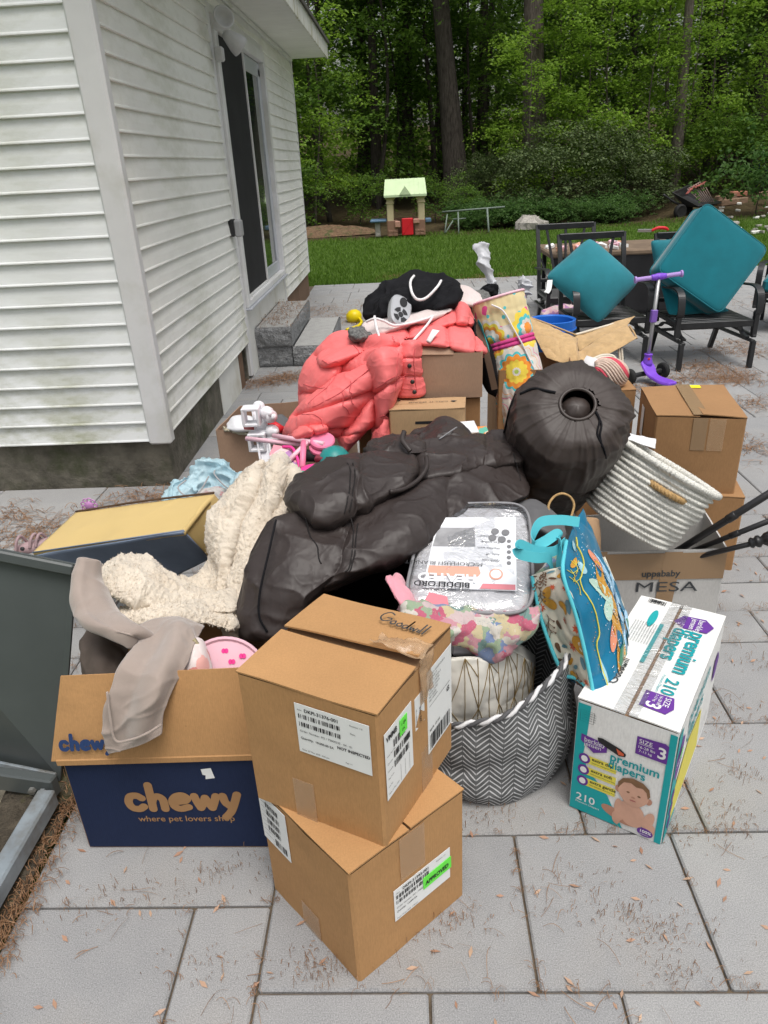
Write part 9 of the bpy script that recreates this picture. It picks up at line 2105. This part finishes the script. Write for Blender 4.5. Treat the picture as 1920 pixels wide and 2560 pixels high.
# ------------------------------------------------------------------ fallen needles, catkins and seeds
def strands(n, centers, spread, L, w, seed, m_, name, label, z0=.002, curl=1.2, clump=None):
    r = np.random.default_rng(seed); C = np.asarray(centers, float); i = r.integers(0, len(C), n)
    sp = np.asarray(spread, float); sp = sp[i] if sp.ndim == 1 else sp[i]
    x = C[i, 0]+r.normal(0, 1, n)*(sp if np.ndim(sp) == 1 else sp[:, 0]); y = C[i, 1]+r.normal(0, 1, n)*(sp if np.ndim(sp) == 1 else sp[:, 1])
    a = r.uniform(0, 6.283, n); l_ = L*r.uniform(.4, 1.4, n); k = r.normal(0, curl, n); seg = 5; V = np.zeros((n, seg, 2, 3)); px_, py_ = x.copy(), y.copy()
    ww = w*r.uniform(.6, 1.4, n); zz = z0+np.abs(r.normal(0, .004, n)); tz = r.normal(0, .012, n)
    for s_ in range(seg):
        an = a+k*(s_/(seg-1)-.5)*2; nx, ny = -np.sin(an)*ww/2, np.cos(an)*ww/2; tap = 1-.5*abs(s_/(seg-1)-.4)
        hz = zz+np.abs(tz)*np.sin(s_/(seg-1)*math.pi)
        V[:, s_, 0] = np.stack([px_+nx*tap, py_+ny*tap, hz], 1); V[:, s_, 1] = np.stack([px_-nx*tap, py_-ny*tap, hz+.0006], 1)
        px_ = px_+np.cos(an)*l_/(seg-1); py_ = py_+np.sin(an)*l_/(seg-1)
    base = np.arange(n)[:, None, None]*seg*2; s_ = np.arange(seg-1)[None, :, None]*2
    F = (base+s_+np.array([0, 1, 3, 2])[None, None, :]).reshape(-1, 4)
    return ob(name, V.reshape(-1, 3), F, m_, None, label=label, cat='debris', kind='stuff')
r9 = np.random.default_rng(19)
joint = []
for (a1, b1, c1, d1) in dist[:150]:
    for _ in range(7):
        joint.append((r9.uniform(a1, b1), c1)); joint.append((a1, r9.uniform(c1, d1)))
strands(9000, joint, np.full(len(joint), .006), .026, .0012, 1, NEEDLE, 'fallen_needles', 'brown needles and catkin bits packed along the slab joints')
cl = [(0, .95), (-.28, 1.10), (.0, 1.15)]
cl = [PZ(*p_, 0)[:2] for p_ in ((760, 2400), (790, 2440), (830, 2420), (1650, 2350), (1690, 2320), (1620, 2340), (1560, 2290), (1780, 2090), (1820, 2030), (1800, 2060), (1210, 2050), (1240, 2035), (930, 2180), (560, 2180), (420, 2230), (700, 2170), (1470, 2200), (1700, 2440), (1150, 2290), (1860, 1800), (1840, 1770), (1880, 1660), (1870, 1940), (1810, 1830), (520, 2420), (1100, 2330), (250, 2260), (1470, 2280))]
sps = r9.uniform(.02, .055, len(cl)); strands(1300, cl, np.stack([sps*1.5, sps*.7], 1), .010, .0013, 2, NEEDLE, 'fallen_catkins', 'brown catkin crumbs lying on the near slabs', curl=.8)
fc = [PZ(*p_, 0)[:2] for p_ in ((700, 945), (680, 955), (730, 940), (760, 950), (640, 960), (800, 775), (760, 780), (860, 790), (880, 800), (910, 805), (940, 760), (1600, 970), (1740, 920), (1770, 915), (1800, 950), (1860, 950), (1840, 945), (1760, 945), (1700, 950), (1890, 1010), (1880, 1120), (1830, 930), (1350, 660), (1250, 690), (1200, 700), (1000, 690), (1850, 860), (1880, 880), (1800, 880), (1900, 760), (20, 1290), (250, 1300), (120, 1320), (60, 1340), (330, 1250), (430, 1240))]
sps = np.array([.10 if p_[1] < 8 else .22 for p_ in fc]); strands(5200, fc, sps, .085, .0034, 3, NEEDLE, 'pine_straw', 'drifts of reddish pine needles on the far slabs', curl=.45)
rnd = np.stack([r9.uniform(-1.05, 4.5, 700), r9.uniform(.5, 9.5, 700)], 1); strands(3000, rnd, np.full(700, .05), .060, .0012, 4, NEEDLE, 'scattered_needles', 'single brown needles scattered over the patio', curl=.35)
sp_s = [(-1.09-.02*r9.random(), y_) for y_ in np.linspace(.7, 2.0, 60)]; strands(2300, sp_s, np.full(60, .034), .035, .0020, 5, NEEDLE, 'needle_drift', 'dense brown needles drifted along the soil strip', z0=.012)
stp = [(x_, y_) for x_ in (-1.4, -1.3, -1.2) for y_ in np.linspace(7.1, 8.3, 8)]; strands(500, stp, np.full(len(stp), .08), .06, .004, 6, NEEDLE, 'step_needles', 'brown needles lying on the upper granite tread', z0=.388)
ns = 420; x_, y_ = r9.uniform(-1.0, 1.6, ns), r9.uniform(.5, 3.0, ns); a_ = r9.uniform(0, 6.283, ns); l_ = r9.uniform(.009, .017, ns)
B0 = np.stack([x_, y_, np.full(ns, .004)], 1); d_ = np.stack([np.cos(a_), np.sin(a_), 0*a_], 1); n_ = np.stack([-np.sin(a_), np.cos(a_), 0*a_], 1)
V = np.stack([B0-d_*l_[:, None], B0+n_*l_[:, None]*.32+np.array([0, 0, .003]), B0+d_*l_[:, None]+np.array([0, 0, .002]), B0-n_*l_[:, None]*.32], 1).reshape(-1, 3)
ob('maple_seeds', V, np.arange(4*ns).reshape(ns, 4), SEED, None, label='pinkish winged maple seeds scattered on the near slabs', cat='debris', kind='stuff')
